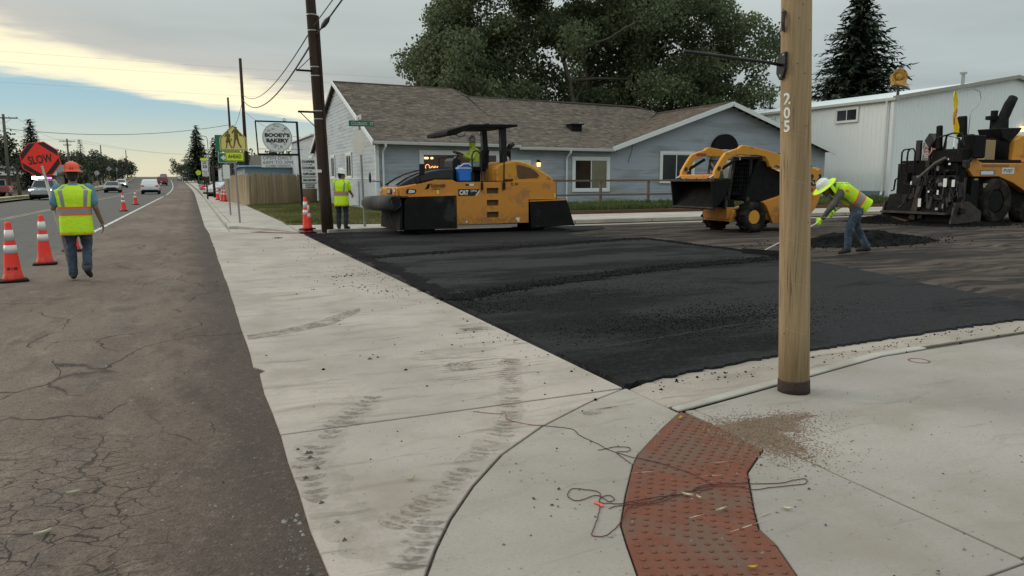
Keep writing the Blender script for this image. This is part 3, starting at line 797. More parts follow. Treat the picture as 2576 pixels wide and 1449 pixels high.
# loose asphalt: windrows at the joints, the spread along the pan, crumbs, the heap
def crumbs(mb, x, y, z, s, rnd):
    a = rnd.random()*6.28; sx, sy, sz = s*rnd.uniform(.7,1.4), s*rnd.uniform(.7,1.3), s*rnd.uniform(.5,.95)
    pts = []
    for (i, j, k_) in ((1,0,0),(0,1,0),(-1,0,0),(0,-1,0),(0,0,1)):
        px, py = i*sx*rnd.uniform(.8,1.2), j*sy*rnd.uniform(.8,1.2)
        pts.append((x+px*cos(a)-py*sin(a), y+px*sin(a)+py*cos(a), z+k_*sz*1.2-0.15*s))
    mb.add(pts, [(0,1,4),(1,2,4),(2,3,4),(3,0,4)])
rnd = random.Random(5); mb = MB()
for pts, w in (([(2.85,8.75),(5.3,9.78),(7.4,10.38),(10.4,10.78)], .22), ([(2.85,14.05),(7.0,14.97),(10.4,15.72)], .26), ([(10.38,15.8),(10.42,12.5),(10.36,10.6)], .16), ([(2.84,8.6),(2.86,14),(2.88,21.0)], .28)):
    a_ = jag(pts, .05, .14, 3); k_ = len(a_); o_ = len(mb.v)      # thin black spread under the crumbs
    for i_, (x_, y_) in enumerate(a_):
        x2_, y2_ = a_[min(i_+1, k_-1)]; x1_, y1_ = a_[max(i_-1, 0)]; L_ = hypot(x2_-x1_, y2_-y1_) or 1; nx_, ny_ = -(y2_-y1_)/L_, (x2_-x1_)/L_; wl, wr = w*rnd.uniform(.6,1.3), w*rnd.uniform(.6,1.3)
        if pts[0][0] < 2.85 and pts[-1][0] < 3: wl = .02
        mb.v += [(x_+nx_*wl, y_+ny_*wl, .0255), (x_, y_, .031), (x_-nx_*wr, y_-ny_*wr, .0255)]
    for i_ in range(k_-1): mb.f += [(o_+3*i_+3, o_+3*i_+4, o_+3*i_+1, o_+3*i_), (o_+3*i_+4, o_+3*i_+5, o_+3*i_+2, o_+3*i_+1)]
def along(pts, t):
    ls = [hypot(b[0]-a[0], b[1]-a[1]) for a, b in zip(pts, pts[1:])]; s = t*sum(ls)
    for (a, b), l in zip(zip(pts, pts[1:]), ls):
        if s <= l: return a[0]+(b[0]-a[0])*s/l, a[1]+(b[1]-a[1])*s/l
        s -= l
    return pts[-1]
for pts, n, w in (([(2.9,8.72),(5.3,9.75),(7.4,10.35),(10.35,10.75)], 3600, 0.17), ([(2.9,14.0),(7.0,14.95),(10.35,15.7)], 3000, 0.18), ([(10.35,15.7),(10.42,12.5),(10.3,10.6)], 1800, 0.15)):
    for i in range(n):
        x, y = along(pts, rnd.random()); crumbs(mb, x+rnd.gauss(0, w*.4), y+rnd.gauss(0, w*.8), 0.024, rnd.choice((.008,.011,.015,.022)), rnd)
for i in range(6500):      # loose band along the pan and the blotches the roller has not reached
    x = 2.86+abs(rnd.gauss(0, 0.45)); y = rnd.uniform(7.5, 21); crumbs(mb, x, y, 0.020, rnd.choice((.005,.008,.011)), rnd)
for (cx_, cy_, sx_, sy_, n) in ((4.6,6.2,0.9,0.35,2600),(5.7,6.6,0.7,0.3,1200),(5.2,8.4,0.9,0.4,900),(5.0,12.0,1.2,0.5,2000),(6.4,12.6,1.0,0.3,900),(5.0,17.2,1.2,0.5,1200)):
    for i in range(n): crumbs(mb, rnd.gauss(cx_, sx_), rnd.gauss(cy_, sy_), 0.019, rnd.choice((.005,.007,.010)), rnd)
for i in range(430):       # spilled past the near edge onto the gutter
    x = rnd.uniform(2.9, 9); y = 4.45+0.08*(x-2.8)-abs(rnd.gauss(0, .13)) if x < 6 else 4.8-abs(rnd.gauss(0,.12)); crumbs(mb, x, y, -0.008, rnd.choice((.006,.009,.014,.02)), rnd)
tag(mb.build('loose_asphalt', M['loose']), 'loose black asphalt crumbs along the joints of the fresh mat', 'asphalt crumbs', kind='stuff')
mb = MB()
for i in range(230):       # crumbs on the pan
    c = rnd.random()
    if c < .5: k_ = rnd.choice(((2.19,11.66,.16,.12),(2.19,11.66,.10,.05),(2.13,10.4,.14,.10),(2.3,9.6,.15,.3),(2.0,11.0,.3,.6))); x, y = rnd.gauss(k_[0],k_[2]), rnd.gauss(k_[1],k_[3])
    elif c < .8: x = 2.78-abs(rnd.gauss(0,.35)); y = rnd.uniform(4.7, 20)
    else: x, y = rnd.uniform(.5, 2.7), rnd.uniform(2.6, 18)
    if 0.45 < x < 2.76: crumbs(mb, x, y, 0.002, rnd.choice((.006,.008,.011,.016)), rnd)
for i in range(26): crumbs(mb, rnd.gauss(2.0,.05), rnd.gauss(20.2,.05), 0.002, .03, rnd)
tag(mb.build('spilled_crumbs', M['loose']), 'black asphalt crumbs spilled across the pale concrete pan', 'asphalt crumbs', kind='stuff')

def heap(name, label, cx_, cy_, rx, ry, h, rot, seed):
    rn = random.Random(seed); mb = MB(); n = 46
    for j in range(n+1):
        for i in range(n+1):
            u, v = i/n*2-1, j/n*2-1; r = hypot(u, v)
            x, y = u*rx, v*ry; z = h*max(0, 1-r**1.15)*(0.72+0.55*mnoise.noise(V(u*2.3+seed, v*2.3, 0.3)))
            z += 0.035*mnoise.noise(V(x*7, y*7, seed)) + 0.022*mnoise.noise(V(x*19, y*19, seed)) if r < 1 else -0.03
            X, Y = x*cos(rot)-y*sin(rot), x*sin(rot)+y*cos(rot)
            mb.v.append((cx_+X, cy_+Y, max(-0.02, z)+0.001))
    for j in range(n):
        for i in range(n): mb.f.append((j*(n+1)+i, j*(n+1)+i+1, (j+1)*(n+1)+i+1, (j+1)*(n+1)+i))
    for i in range(1500):
        a = rn.random()*6.28; r = abs(rn.gauss(0.6,.35)); u, v = r*cos(a), r*sin(a)
        zz = h*max(0, 1-r**1.15)*.8; x, y = u*rx, v*ry
        crumbs(mb, cx_+x*cos(rot)-y*sin(rot), cy_+x*sin(rot)+y*cos(rot), zz, rn.choice((.012,.02,.03)), rn)
    return tag(mb.build(name, M['loose']), label, 'asphalt heap')
heap('asphalt_heap', 'low black heap of hot asphalt behind the stooping worker with a rake', 14.6, 12.7, 2.3, 1.0, 0.34, 0.05, 3)
heap('asphalt_heap', 'black asphalt spilled round the foot of the paving machine', 23.0, 16.6, 1.9, 1.5, 0.22, -0.05, 8)
heap('asphalt_heap', 'thin ridge of asphalt lying at the left end of the screed', 21.7, 18.3, .9, 1.1, 0.30, 0.3, 9)

# --- far corner and the pavement beyond
fc = setting('far_corner_walk', M['roofbase'], MB().box(1.2, 7, 23.5, 24.5, -0.3, -0.16))
slab(fc, [(0.99,23.25),(1.42,22.42),(2.62,21.32),(2.82,21.06),(2.83,21.32),(3.5,21.36),(3.62,21.75),(2.75,22.0),(2.2,23.2),(1.25,24.5),(0.98,24.5)], M['conc_far'], top=0.004, th=.2)
# red tactile band
ft = MB().prism([(1.50,22.75),(1.75,22.45),(2.45,21.75),(2.95,21.60),(2.95,21.85),(2.62,21.98),(2.1,22.45),(1.80,23.05)], 'z', -0.1, 0.012).build('tactile_plate', M['tactile'], fc)
slab(fc, [(0.99,24.52),(1.24,24.52),(2.19,23.22),(2.76,22.01),(2.76,26.4),(0.99,26.4)], M['conc_far'], top=0.02, th=.2, tilt=lambda x, y: max(0, min(.1, (y-22.3)*.035)))
yy = 26.41; i = 0
while yy < 78:
    y2 = yy + (1.52 if yy < 50 else 3.04)
    slab(fc, [(1.13,yy),(2.74,yy),(2.74,y2-.012),(1.13,y2-.012)], M['conc_far'], top=0.125); yy = y2
setting('far_walk', M['conc_far'], sheet(1.13, 2.74, 78, 330, 0.125))
# kerb with its gutter
kb = setting('far_kerb', M['roofbase'], MB().box(0.5, 1.0, 26, 70, -0.3, -0.16))
yy = 26.41
while yy < 78:
    y2 = yy+3.04
    slab(kb, [(0.97,yy),(1.12,yy),(1.12,y2-.01),(0.97,y2-.01)], M['kerb'], top=0.13, bevel=0.02, name='kerb_stone')
    slab(kb, [(0.33,yy),(0.965,yy),(0.965,y2-.01),(0.33,y2-.01)], M['conc_far'], top=0.0, name='gutter_slab'); yy = y2
slab(kb, jag([(0.395,23.32),(0.36,25),(0.33,26.4)], .005, .4, 2) + [(0.965,26.4),(0.97,23.27)], M['conc_far'], top=0.002, name='gutter_slab')
setting('far_gutter', M['conc_far'], sheet(0.33, 0.965, 78, 330, 0.0))
setting('far_kerb_run', M['kerb'], sheet(0.97, 1.12, 78, 330, 0.13))

# side street's far kerb and walk
sk = setting('side_kerb', M['roofbase'], MB().box(6, 40, 22.5, 22.9, -0.3, -0.16))
crv = [(3.52,21.42),(3.9,21.62),(4.5,21.72),(5.6,21.80)]
slab(sk, [(3.52,21.38)]+[(x, y-.05) for x, y in crv[1:]]+[(5.6,21.98),(4.5,21.92),(3.85,21.84),(3.5,21.62)], M['kerb'], top=0.10, bevel=0.02, name='kerb_stone')
x = 5.61
while x < 60:
    x2 = x+3.05
    slab(sk, [(x,21.76),(x2-.012,21.76),(x2-.012,21.98),(x,21.98)], M['kerb'], top=0.17, bevel=0.025, name='kerb_stone')
    slab(sk, [(x,21.20),(x2-.012,21.20),(x2-.012,21.755),(x,21.755)], M['conc_gut'], top=0.008, name='gutter_slab')
    x = x2
sw = setting('side_walk', M['roofbase'], MB().box(4, 60, 22.6, 23.0, -0.3, -0.16))
slab(sw, [(2.77,22.02),(3.48,21.63),(3.85,21.85),(4.5,21.93),(5.6,21.99),(5.6,23.75),(2.9,24.35),(2.77,24.6)], M['conc_far'], top=0.09)
x = 5.61
while x < 60:
    x2 = x+1.53
    slab(sw, [(x,21.99),(x2-.012,21.99),(x2-.012,25.15 if x > 10 else 23.75),(x,25.15 if x > 10 else 23.75)], M['conc_far'], top=0.165); x = x2

# left side of the main road: kerb, verge, walk
setting('left_kerb', M['kerb'], sheet(-12.62, -12.42, -30, 330, 0.13))
setting('left_verge', M['lawnsoil'], sheet(-14.2, -12.62, -30, 330, 0.10))
setting('left_walk', M['conc_far'], sheet(-15.8, -14.2, -30, 330, 0.13))

# lawn beside the bakery
lawn_poly = [(2.77,24.62),(2.92,24.37),(5.6,23.78),(7.46,23.78),(7.46,49),(2.95,43.2),(2.77,43)]
setting('lawn', M['lawnsoil'], MB().prism(lawn_poly, 'z', -0.1, 0.13))
bank = setting('planting_bank', M['lawnsoil'], MB().prism([(7.47,23.78),(10.3,23.78),(10.3,25.28),(34,25.28),(34,32.3),(7.47,32.3)], 'z', -0.1, 0.24))
def blades(name, label, cat, poly, n, h0, h1, z, m_, seed, wid=0.012, dens=None, spread=0.5):
    rn = random.Random(seed); mb = MB(); tones = []
    x0, x1 = min(p[0] for p in poly), max(p[0] for p in poly); y0, y1 = min(p[1] for p in poly), max(p[1] for p in poly)
    c = 0; g = 0
    while c < n and g < n*12:
        g += 1; x, y = rn.uniform(x0, x1), rn.uniform(y0, y1)
        if not inside((x, y), poly): continue
        d = 0.5+0.5*mnoise.noise(V(x*0.7, y*0.7, seed))
        if rn.random() > 0.25+d: continue
        h = rn.uniform(h0, h1)*(0.6+0.7*d); a = rn.random()*6.28; w = wid*rn.uniform(.7,1.5)
        lx, ly = cos(rn.random()*6.28)*h*spread, sin(rn.random()*6.28)*h*spread
        o = len(mb.v); ca, sa = cos(a)*w, sin(a)*w
        mb.v += [(x-ca,y-sa,z),(x+ca,y+sa,z),(x+lx*.45+ca*.7,y+ly*.45+sa*.7,z+h*.6),(x+lx,y+ly,z+h),(x+lx*.45-ca*.7,y+ly*.45-sa*.7,z+h*.6)]
        mb.f.append((o,o+1,o+2,o+3,o+4)); t = min(1, max(0, 0.15+0.8*mnoise.noise(V(x*.35, y*.35, seed+4))+rn.uniform(0,.5))); tones.append(t); c += 1
    ob = mb.build(name, m_)
    at = ob.data.attributes.new('tone', 'FLOAT', 'FACE')
    at.data.foreach_set('value', tones)
    return tag(ob, label, cat, kind='stuff')
blades('lawn_grass', 'patchy green and yellow grass round the bakery sign and dark pole', 'grass', lawn_poly, 26000, .05, .14, .125, M['grass'], 21, 0.014)
blades('corner_grass', 'grass between the walk and the pale gable wall', 'grass', [(7.3,23.8),(10.25,23.8),(10.25,32.2),(7.3,32.2)], 7000, .05, .15, .235, M['grass'], 22, 0.014)
blades('weeds', 'tall weeds along the grey wall behind the rail fence', 'weeds', [(10.4,25.45),(33,25.45),(33,28.6),(10.4,28.6)], 21000, .10, .42, .235, M['weed'], 23, 0.022)
blades('verge_grass', 'grass on the verge beside the left kerb', 'grass', [(-14.2,30),(-12.6,30),(-12.6,84),(-14.2,84)], 9000, .05, .14, .10, M['grass'], 24, 0.03)
# ------------------------------------------------------------------ buildings
def interval(poly, v):
    """u-extent of a convex (u,v) polygon at height v"""
    xs = []
    for (a, b), (c, d) in zip(poly, poly[1:]+poly[:1]):
        if (b <= v < d) or (d <= v < b): xs.append(a+(c-a)*(v-b)/(d-b))
    return (min(xs), max(xs)) if len(xs) >= 2 else None

def clap_boards(parent, poly, plane, at_, sgn, exp_, m_, name='board'):
    """lapped boards, one mesh each, over a convex (a,z) wall polygon; plane 'y' or 'x'"""
    z0, z1 = min(p[1] for p in poly), max(p[1] for p in poly); z = z0
    while z < z1-0.02:
        ze = min(z+exp_, z1); iv = interval(poly, (z+ze)/2)
        if iv and iv[1]-iv[0] > 0.1:
            a0, a1 = iv; zt = ze+0.004
            prof = [(at_+sgn*0.002, z), (at_+sgn*0.017, z), (at_+sgn*0.006, zt), (at_+sgn*0.002, zt)]
            if plane == 'y': MB().prism([(p[0], p[1]) for p in prof], 'x', a0, a1).build(name, m_, parent)
            else: MB().prism([(p[0], p[1]) for p in prof], 'y', a0, a1).build(name, m_, parent)
        z = ze

def shingle_roof(parent, pts, exp_=0.15, seed=1, flip=False):
    """a convex roof plane covered in separate three-tab shingles (one mesh: thousands of tabs)"""
    P = [V(p) for p in pts]; rn = random.Random(seed)
    n = V(0,0,0)
    for a_, b_ in zip(P, P[1:]+P[:1]): n += V((a_.y-b_.y)*(a_.z+b_.z), (a_.z-b_.z)*(a_.x+b_.x), (a_.x-b_.x)*(a_.y+b_.y))
    n.normalize()
    if n.z < 0: n = -n
    cen = sum(P, V(0,0,0))/len(P)
    P = [p-n*(p-cen).dot(n) for p in P]
    u = V(0,0,1).cross(n).normalized(); v = n.cross(u)
    uv = [((p-P[0]).dot(u), (p-P[0]).dot(v)) for p in P]
    mb = MB(); tones = []
    v0, v1 = min(q[1] for q in uv), max(q[1] for q in uv); vv = v0; row = 0
    while vv < v1-0.01:
        ve = min(vv+exp_, v1); iv = interval(uv, vv+0.01) ; iv2 = interval(uv, ve-0.004)
        if iv and iv2:
            a = max(iv[0], iv2[0]) if False else min(iv[0], iv2[0]); b = max(iv[1], iv2[1])
            x = a - rn.random()*0.3
            while x < b:
                w = rn.choice((0.14,0.2,0.28,0.33)); xa, xb = max(x, a), min(x+w, b); x += w
                if xb-xa < 0.02: continue
                t0 = rn.uniform(0.012, 0.024)
                def Q(uu, w_, hh): 
                    i0 = interval(uv, min(max(w_, v0+.003), v1-.003)) or (a, b)
                    return P[0]+u*min(max(uu, i0[0]), i0[1])+v*w_+n*hh
                o = len(mb.v)
                mb.v += [tuple(Q(xa, vv, t0)), tuple(Q(xb-.006, vv, t0)), tuple(Q(xb-.006, ve, 0.004)), tuple(Q(xa, ve, 0.004)), tuple(Q(xa, vv, 0)), tuple(Q(xb-.006, vv, 0))]
                mb.f += [(o,o+1,o+2,o+3), (o+4,o+5,o+1,o)]
                t = rn.random(); tones += [t, t]
        vv = ve; row += 1
    ob = mb.build('shingles', M['shingle'], parent)
    ob.data.attributes.new('tone', 'FLOAT', 'FACE').data.foreach_set('value', tones)
    tag(ob, kind='stuff')
    base = MB(); base.add([tuple(p-n*0.02) for p in P], [tuple(range(len(P)))]); 
    base.build('roof_deck', M['roofbase'], parent, solid=0.008)
    return ob

def window(parent, a0, a1, z0, z1, plane, at_, sgn, panes=2, trim=0.11, split=0.5, curtain=None, glass=None, name='window'):
    """slider window: trim boards, sash, panes; plane 'y' (a = x) or 'x' (a = y)"""
    def bx_(mb, p0, p1, q0, q1, d0, d1):
        lo, hi = sorted((at_+sgn*d0, at_+sgn*d1))
        return mb.box(p0, p1, lo, hi, q0, q1) if plane == 'y' else mb.box(lo, hi, p0, p1, q0, q1)
    w = MB()
    bx_(w, a0-trim, a0, z0-trim, z1+trim, 0.0, 0.05); bx_(w, a1, a1+trim, z0-trim, z1+trim, 0.0, 0.05)
    bx_(w, a0, a1, z1, z1+trim, 0.0, 0.052); bx_(w, a0, a1, z0-trim, z0, 0.0, 0.062)
    fr = w.build(name, M['trim'], parent, bevel=0.006, seg=1)
    s = MB(); t = 0.045
    xs = [a0, a0+(a1-a0)*split, a1] if panes == 2 else [a0, a1]
    bx_(s, a0, a1, z1-t, z1, 0.005, 0.036); bx_(s, a0, a1, z0, z0+t, 0.005, 0.036)
    for i, x in enumerate(xs):
        e = t/2 if 0 < i < len(xs)-1 else t
        lo = x-e if i == len(xs)-1 else (x if i == 0 else x-e); hi = x if i == len(xs)-1 else x+e
        bx_(s, lo, hi, z0+t, z1-t, 0.005, 0.034)
    s.build('sash', M['trim'], fr)
    for i in range(len(xs)-1):
        g = MB(); bx_(g, xs[i]+t*.5, xs[i+1]-t*.5, z0+t*.5, z1-t*.5, 0.002, 0.016)
        g.build('pane', (curtain if curtain and i == len(xs)-2 else (glass or M['glass'])), fr)
    return fr

# --- grey bakery restaurant
YF, XG = 32.3, 7.5
rest = thing('restaurant', 'long grey clapboard restaurant with brown shingle roof behind the yellow roller', 'building', (7.5, 32.3, 0.2))
wall = MB().prism([(7.51,0.0),(19.3,0.0),(33.6,0.0),(33.6,3.0),(26.47,5.36),(19.3,2.98),(14.2,3.0),(7.51,3.18)], 'y', 32.32, 32.6).build('front_wall', M['siding'], rest)
clap_boards(wall, [(7.62,0.24),(19.32,0.24),(19.32,3.0),(7.62,3.16)], 'y', 32.32, -1, 0.155, M['siding'])
clap_boards(wall, [(19.33,0.24),(33.6,0.24),(33.6,3.0),(26.47,5.36),(19.33,2.99)], 'y', 32.32, -1, 0.155, M['siding'])
gw = MB().prism([(32.33,0.0),(50.1,0.0),(50.1,3.2),(41.2,6.60),(32.33,3.16)], 'x', 7.52, 7.8).build('gable_wall', M['siding_pale_lit'], rest)
clap_boards(gw, [(32.33,1.60),(50.1,1.60),(50.1,3.2),(41.2,6.60),(32.33,3.16)], 'x', 7.52, -1, 0.178, M['siding_pale_lit'])
MB().box(7.46, 7.50, 32.35, 50.1, 0.0, 1.555).build('panel', M['siding_pale_lit'], gw, bevel=0.005, seg=1)
MB().box(7.455, 7.50, 32.35, 50.1, 1.56, 1.60).build('belt_trim', M['trim'], gw)
MB().box(7.44, 7.50, 32.22, 32.345, 0.1, 3.16).build('corner_board', M['trim'], rest)
MB().box(7.50, 7.61, 32.25, 32.30, 0.1, 3.16).build('corner_board', M['trim'], rest)
for (a0, a1) in ((37.75,39.0),(42.5,43.5)):
    window(gw, a0, a1, 1.68, 2.78, 'x', 7.50, -1, 2, 0.12)
# conduit and electric meter on the gable wall
cm = MB().tube([(7.44,35.9,1.45),(7.44,35.9,0.28),(7.44,37.6,0.26)], 0.022, 6); cm.build('conduit', M['galv'], gw)
mm = MB().box(7.34,7.45,45.6,45.9,0.75,1.15); mm.lathe([(0.11,-0.07),(0.11,0.0),(0.01,0.01)], (7.34,45.75,1.0), 12, 'x'); mm.build('electric_meter', M['galv'], gw)
# roof planes
rf = MB().add([(7.30,50.3,3.25),(7.30,41.2,6.72),(14.03,41.2,6.63),(14.03,50.3,3.2)], [(0,1,2,3)]).build('roof', M['roofbase'], rest, solid=0.02)
shingle_roof(rf, [(7.30,31.90,3.12),(14.25,31.95,3.03),(14.40,39.5,6.04),(14.03,41.2,6.63),(7.30,41.2,6.72)], seed=1)
shingle_roof(rf, [(14.26,31.95,2.98),(19.45,31.95,2.92),(26.47,38.9,5.43),(25.4,39.5,5.86),(14.41,39.5,6.02)], seed=2)
shingle_roof(rf, [(19.3,31.85,3.02),(26.47,38.9,5.44),(26.47,31.85,5.44)], seed=3)
MB().add([(14.4,39.5,6.05),(25.4,39.5,5.87),(27.5,46,3.4),(14.4,46,3.4)], [(0,1,2,3)]).build('rear_slope', M['roofbase'], rf, solid=0.02)
MB().add([(26.47,31.85,5.46),(26.47,45,5.46),(33.8,45,3.0),(33.8,31.85,3.0)], [(0,1,2,3)]).build('wing_slope', M['roofbase'], rf, solid=0.03)
MB().add([(14.03,41.2,6.64),(14.40,39.5,6.06),(14.6,46,3.3)], [(0,1,2)]).build('hip_slope', M['roofbase'], rf, solid=0.02)
rc = MB()
for a, b in (((7.30,41.2,6.75),(14.03,41.2,6.66)),((14.03,41.2,6.65),(14.42,39.5,6.07)),((14.42,39.5,6.07),(25.4,39.5,5.89)),((25.4,39.5,5.89),(26.6,38.9,5.46)),((26.47,31.85,5.48),(26.47,39.0,5.48))):
    rc.cyl(a, b, 0.05, n=6)
rc.build('ridge_cap', M['roofbase'], rf)
# rakes and gutters
MB().beam((7.27,31.86,3.10),(7.27,41.22,6.70), 0.05, 0.19).beam((7.27,41.22,6.70),(7.27,50.3,3.22), 0.05, 0.19).build('rake_board', M['trim'], rf)
MB().beam((7.38,31.9,2.99),(7.38,41.2,6.57), 0.18, 0.02).build('soffit', M['siding_pale_lit'], rf)
MB().beam((19.2,31.80,2.97),(26.47,31.80,5.40), 0.05, 0.22).beam((26.47,31.80,5.40),(33.85,31.80,2.95), 0.05, 0.22).build('rake_board', M['trim'], rf)
def gutter(p0, p1):
    prof = [(0,0),(0,-.12),(-.09,-.12),(-.13,-.02),(-.13,0.0),(-.115,0.0),(-.08,-.105),(-.015,-.105),(-.015,0)]
    mb = MB(); n = len(prof)
    ps = [(p[0], p[1]+a, p[2]+b) for p in (p0, p1) for a, b in prof]
    mb.add(ps, [(i, (i+1) % n, n+(i+1) % n, n+i) for i in range(n)] + [tuple(range(n)), tuple(range(2*n-1, n-1, -1))])
    return mb.build('gutter', M['trim'], rf)
gutter((7.32,31.93,3.17),(14.25,31.97,3.09)); gutter((14.2,31.97,3.01),(19.35,31.97,2.97))
for x, zt in ((7.78,3.05),(16.82,2.88)):
    MB().tube([(x+.05,31.86,zt),(x+.05,31.86,zt-.1),(x,32.16,zt-.33),(x,32.2,zt-.45),(x,32.2,0.35),(x-.02,32.05,0.25)], 0.045, 6).build('downspout', M['trim'], rest)
# windows
w0 = window(wall, 9.6, 13.2, 1.35, 2.66, 'y', 32.30, -1, 2, 0.16, 0.42, glass=mat('warm_room_glass', (0.055,0.024,0.012), 0.12, var=0.5, scale=1.5, spec=0.7))
window(wall, 17.3, 19.15, 1.02, 2.46, 'y', 32.30, -1, 2, 0.14, 0.5, curtain=mat('curtain_glass', (0.13,0.16,0.13), 0.08, var=0.6, scale=0.8, spec=0.8))
window(wall, 22.4, 24.3, 1.42, 2.78, 'y', 32.30, -1, 2, 0.14, 0.47)
dr = window(wall, 14.0, 14.8, 0.35, 2.3, 'y', 32.30, -1, 1, 0.12, name='door'); 
# neon script in the left window
nb = MB(); r = 0.017; ox, oz, oy = 0, 0, 0
el = [(ox+0.13*cos(a), oy, oz+0.02+0.16*sin(a)) for a in [i*2*pi/14 for i in range(15)]]
nb.tube(el, r, 6)
nb.tube([(ox+.17,oy,oz-.08),(ox+.24,oy,oz+.05),(ox+.22,oy,oz-.28),(ox+.24,oy,oz+.04),(ox+.33,oy,oz+.08),(ox+.38,oy,oz+.0),(ox+.32,oy,oz-.09),(ox+.24,oy,oz-.07)], r, 6)
nb.tube([(ox+.32,oy,oz-.09),(ox+.44,oy,oz-.02),(ox+.54,oy,oz+.03),(ox+.52,oy,oz+.08),(ox+.45,oy,oz+.06),(ox+.43,oy,oz-.04),(ox+.50,oy,oz-.09),(ox+.58,oy,oz-.05)], r, 6)
nb.tube([(ox+.58,oy,oz-.05),(ox+.63,oy,oz+.07),(ox+.63,oy,oz-.09),(ox+.64,oy,oz+.02),(ox+.72,oy,oz+.07),(ox+.76,oy,oz+.02),(ox+.77,oy,oz-.08),(ox+.86,oy,oz-.04)], r, 6)
nb.v = [(9.80+x*.72, 32.235+y*.72, 2.06+z*.72) for x, y, z in nb.v]
ns = nb.build('neon_sign', M['neonyel']); tag(ns, 'glowing orange neon script reading Open in the left front window', 'neon sign')
pl = MB()
for x in (9.72, 9.80, 10.02): pl.ell((x, 32.262, 2.47), 0.07, 0.012, 0.05)
tag(pl.build('pendant_lamps', M['lampon'], w0))
# wall lantern
lt = thing('wall_lantern', 'small lit black lantern on the grey wall right of the roller', 'lamp', (15.27,32.28,2.1))
MB().lathe([(0.015,0.32),(0.13,0.20),(0.13,0.18),(0.02,0.18)], (15.27,32.12,2.12), 8).box(15.25,15.29,32.12,32.30,2.38,2.42).build('cap', M['black'], lt)
MB().lathe([(0.085,-.02),(0.10,0.18)], (15.27,32.12,2.12), 8).build('lamp_glass', M['lampon'], lt)
# arched awning
aw = thing('arched_awning', 'black arched canvas awning with white lettering on the grey gable', 'awning', (26.25,32.0,2.6))
arc = [(26.27+0.83*cos(a), 3.02+0.83*sin(a)) for a in [i*pi/16 for i in range(17)]] + [(25.44,2.62),(27.10,2.62)]
MB().prism(arc, 'y', 32.0, 32.29).build('canopy', M['blackm'], aw, bevel=0.01, seg=1)
text('RESTAURANT', .04, 0.19, M['signwhite'], aw, (26.52,31.99,2.95), (1,0,0), (0,0,1), width=1.10)
MB().box(28.2,31.4,31.6,32.29,2.72,2.86).build('porch_canopy', M['blackm'], rest)
# bits on the roof and wall
tag(MB().box(18.35,18.95,34.6,35.2,3.95,4.32).box(18.28,19.02,34.5,35.3,4.32,4.37).build('roof_vent', M['blackm'], rf))
MB().cyl((12.2,41.6,6.4),(12.2,41.6,7.05), 0.12, n=10).build('vent_pipe', M['pole_dark'], rf)
MB().lathe([(0.05,0),(0.05,0.1),(0.07,0.16)], (20.9,32.2,3.35), 8).build('wall_camera', M['black'], rest)
MB().tube([(20.6,32.28,3.3),(20.55,32.27,2.9),(20.4,32.27,2.5),(20.35,32.27,2.3)], 0.012, 5).build('cable', M['wire'], rest)
# lower rear addition
ad = thing('rear_addition', 'low pale clapboard addition left of the gable wall behind the menu boards', 'building', (7.5,50.2,0.1))
aw_ = MB().prism([(50.15,0.0),(62,0.0),(62,4.30),(50.15,4.42)], 'x', 7.55, 12.0).build('wall', M['siding_pale_lit'], ad)
clap_boards(aw_, [(50.2,0.1),(62,0.1),(62,4.28),(50.2,4.40)], 'x', 7.55, -1, 0.178, M['siding_pale_lit'])
MB().box(7.36,12.2,50.16,62.3,4.42,4.52).build('roof', M['trim'], ad)
window(aw_, 51.0, 52.2, 1.9, 3.0, 'x', 7.53, -1, 1, 0.14)

# --- white steel building
wb = thing('steel_building', 'white ribbed steel building with low gable behind the paving machine', 'building', (36.07,30,0))
Xw, Yw = 36.07, 30.0
lw = MB().box(Xw+.06, Xw+.3, Yw+.06, 46, 0.0, 5.8).build('side_wall', M['metalwhite'], wb)
gwl = MB().prism([(Xw+.06,0.0),(56.3,0.0),(56.3,5.8),(46.2,7.42),(Xw+.06,5.8)], 'y', Yw+.06, Yw+.3).build('gable_wall', M['metalwhite'], wb)
def ribprof(w): 
    pr = [(0,0)]; k = int(round(w/0.305))
    for i in range(k):
        c = (i+0.5)*w/k; pr += [(c-.05,0.012),(c-.025,0.028),(c+.025,0.028),(c+.05,0.012)]
    return pr + [(w,0.012),(w,-0.02),(0,-0.02)]
y = Yw+.06
while y < 46:
    w = 0.915; MB().prism([(Xw+.055-d, y+a) for a, d in ribprof(w-.004)], 'z', 0.78, 5.78).build('wall_panel', M['metalwhite'], lw); y += w
x = Xw+.06
while x < 56:
    w = 0.915; zt = 5.78+ (min(x, 2*46.2-x-w)-Xw)*0.160
    MB().prism([(x+a, Yw+.055-d) for a, d in ribprof(w-.004)], 'z', 0.2, zt).build('wall_panel', M['metalwhite'], gwl); x += w
MB().box(Xw-.03, Xw+.05, Yw+.1, 46, 0.0, 0.76).build('base_course', M['bluebase'], lw)
MB().box(Xw-.07, Xw+.16, Yw-.07, Yw+.14, 0.1, 5.8).build('corner_trim', M['trim'], wb)
MB().box(Xw-.20, Xw+.12, Yw-.22, 46.2, 5.74, 5.92).build('eave_gutter', mat('weathered_gutter', (0.47,0.47,0.44), 0.6, var=0.2, scale=1.2), wb, bevel=0.03)
MB().tube([(Xw-.16,Yw+.35,5.8),(Xw-.1,Yw+.35,5.6),(Xw-.1,Yw+.35,0.7),(Xw-.2,Yw+.3,0.55),(Xw-.32,Yw+.2,0.35)], 0.07, 8).build('downspout', M['trim'], wb)
rfm = mat('roof_trim', (0.34,0.33,0.29), 0.7, var=0.2)
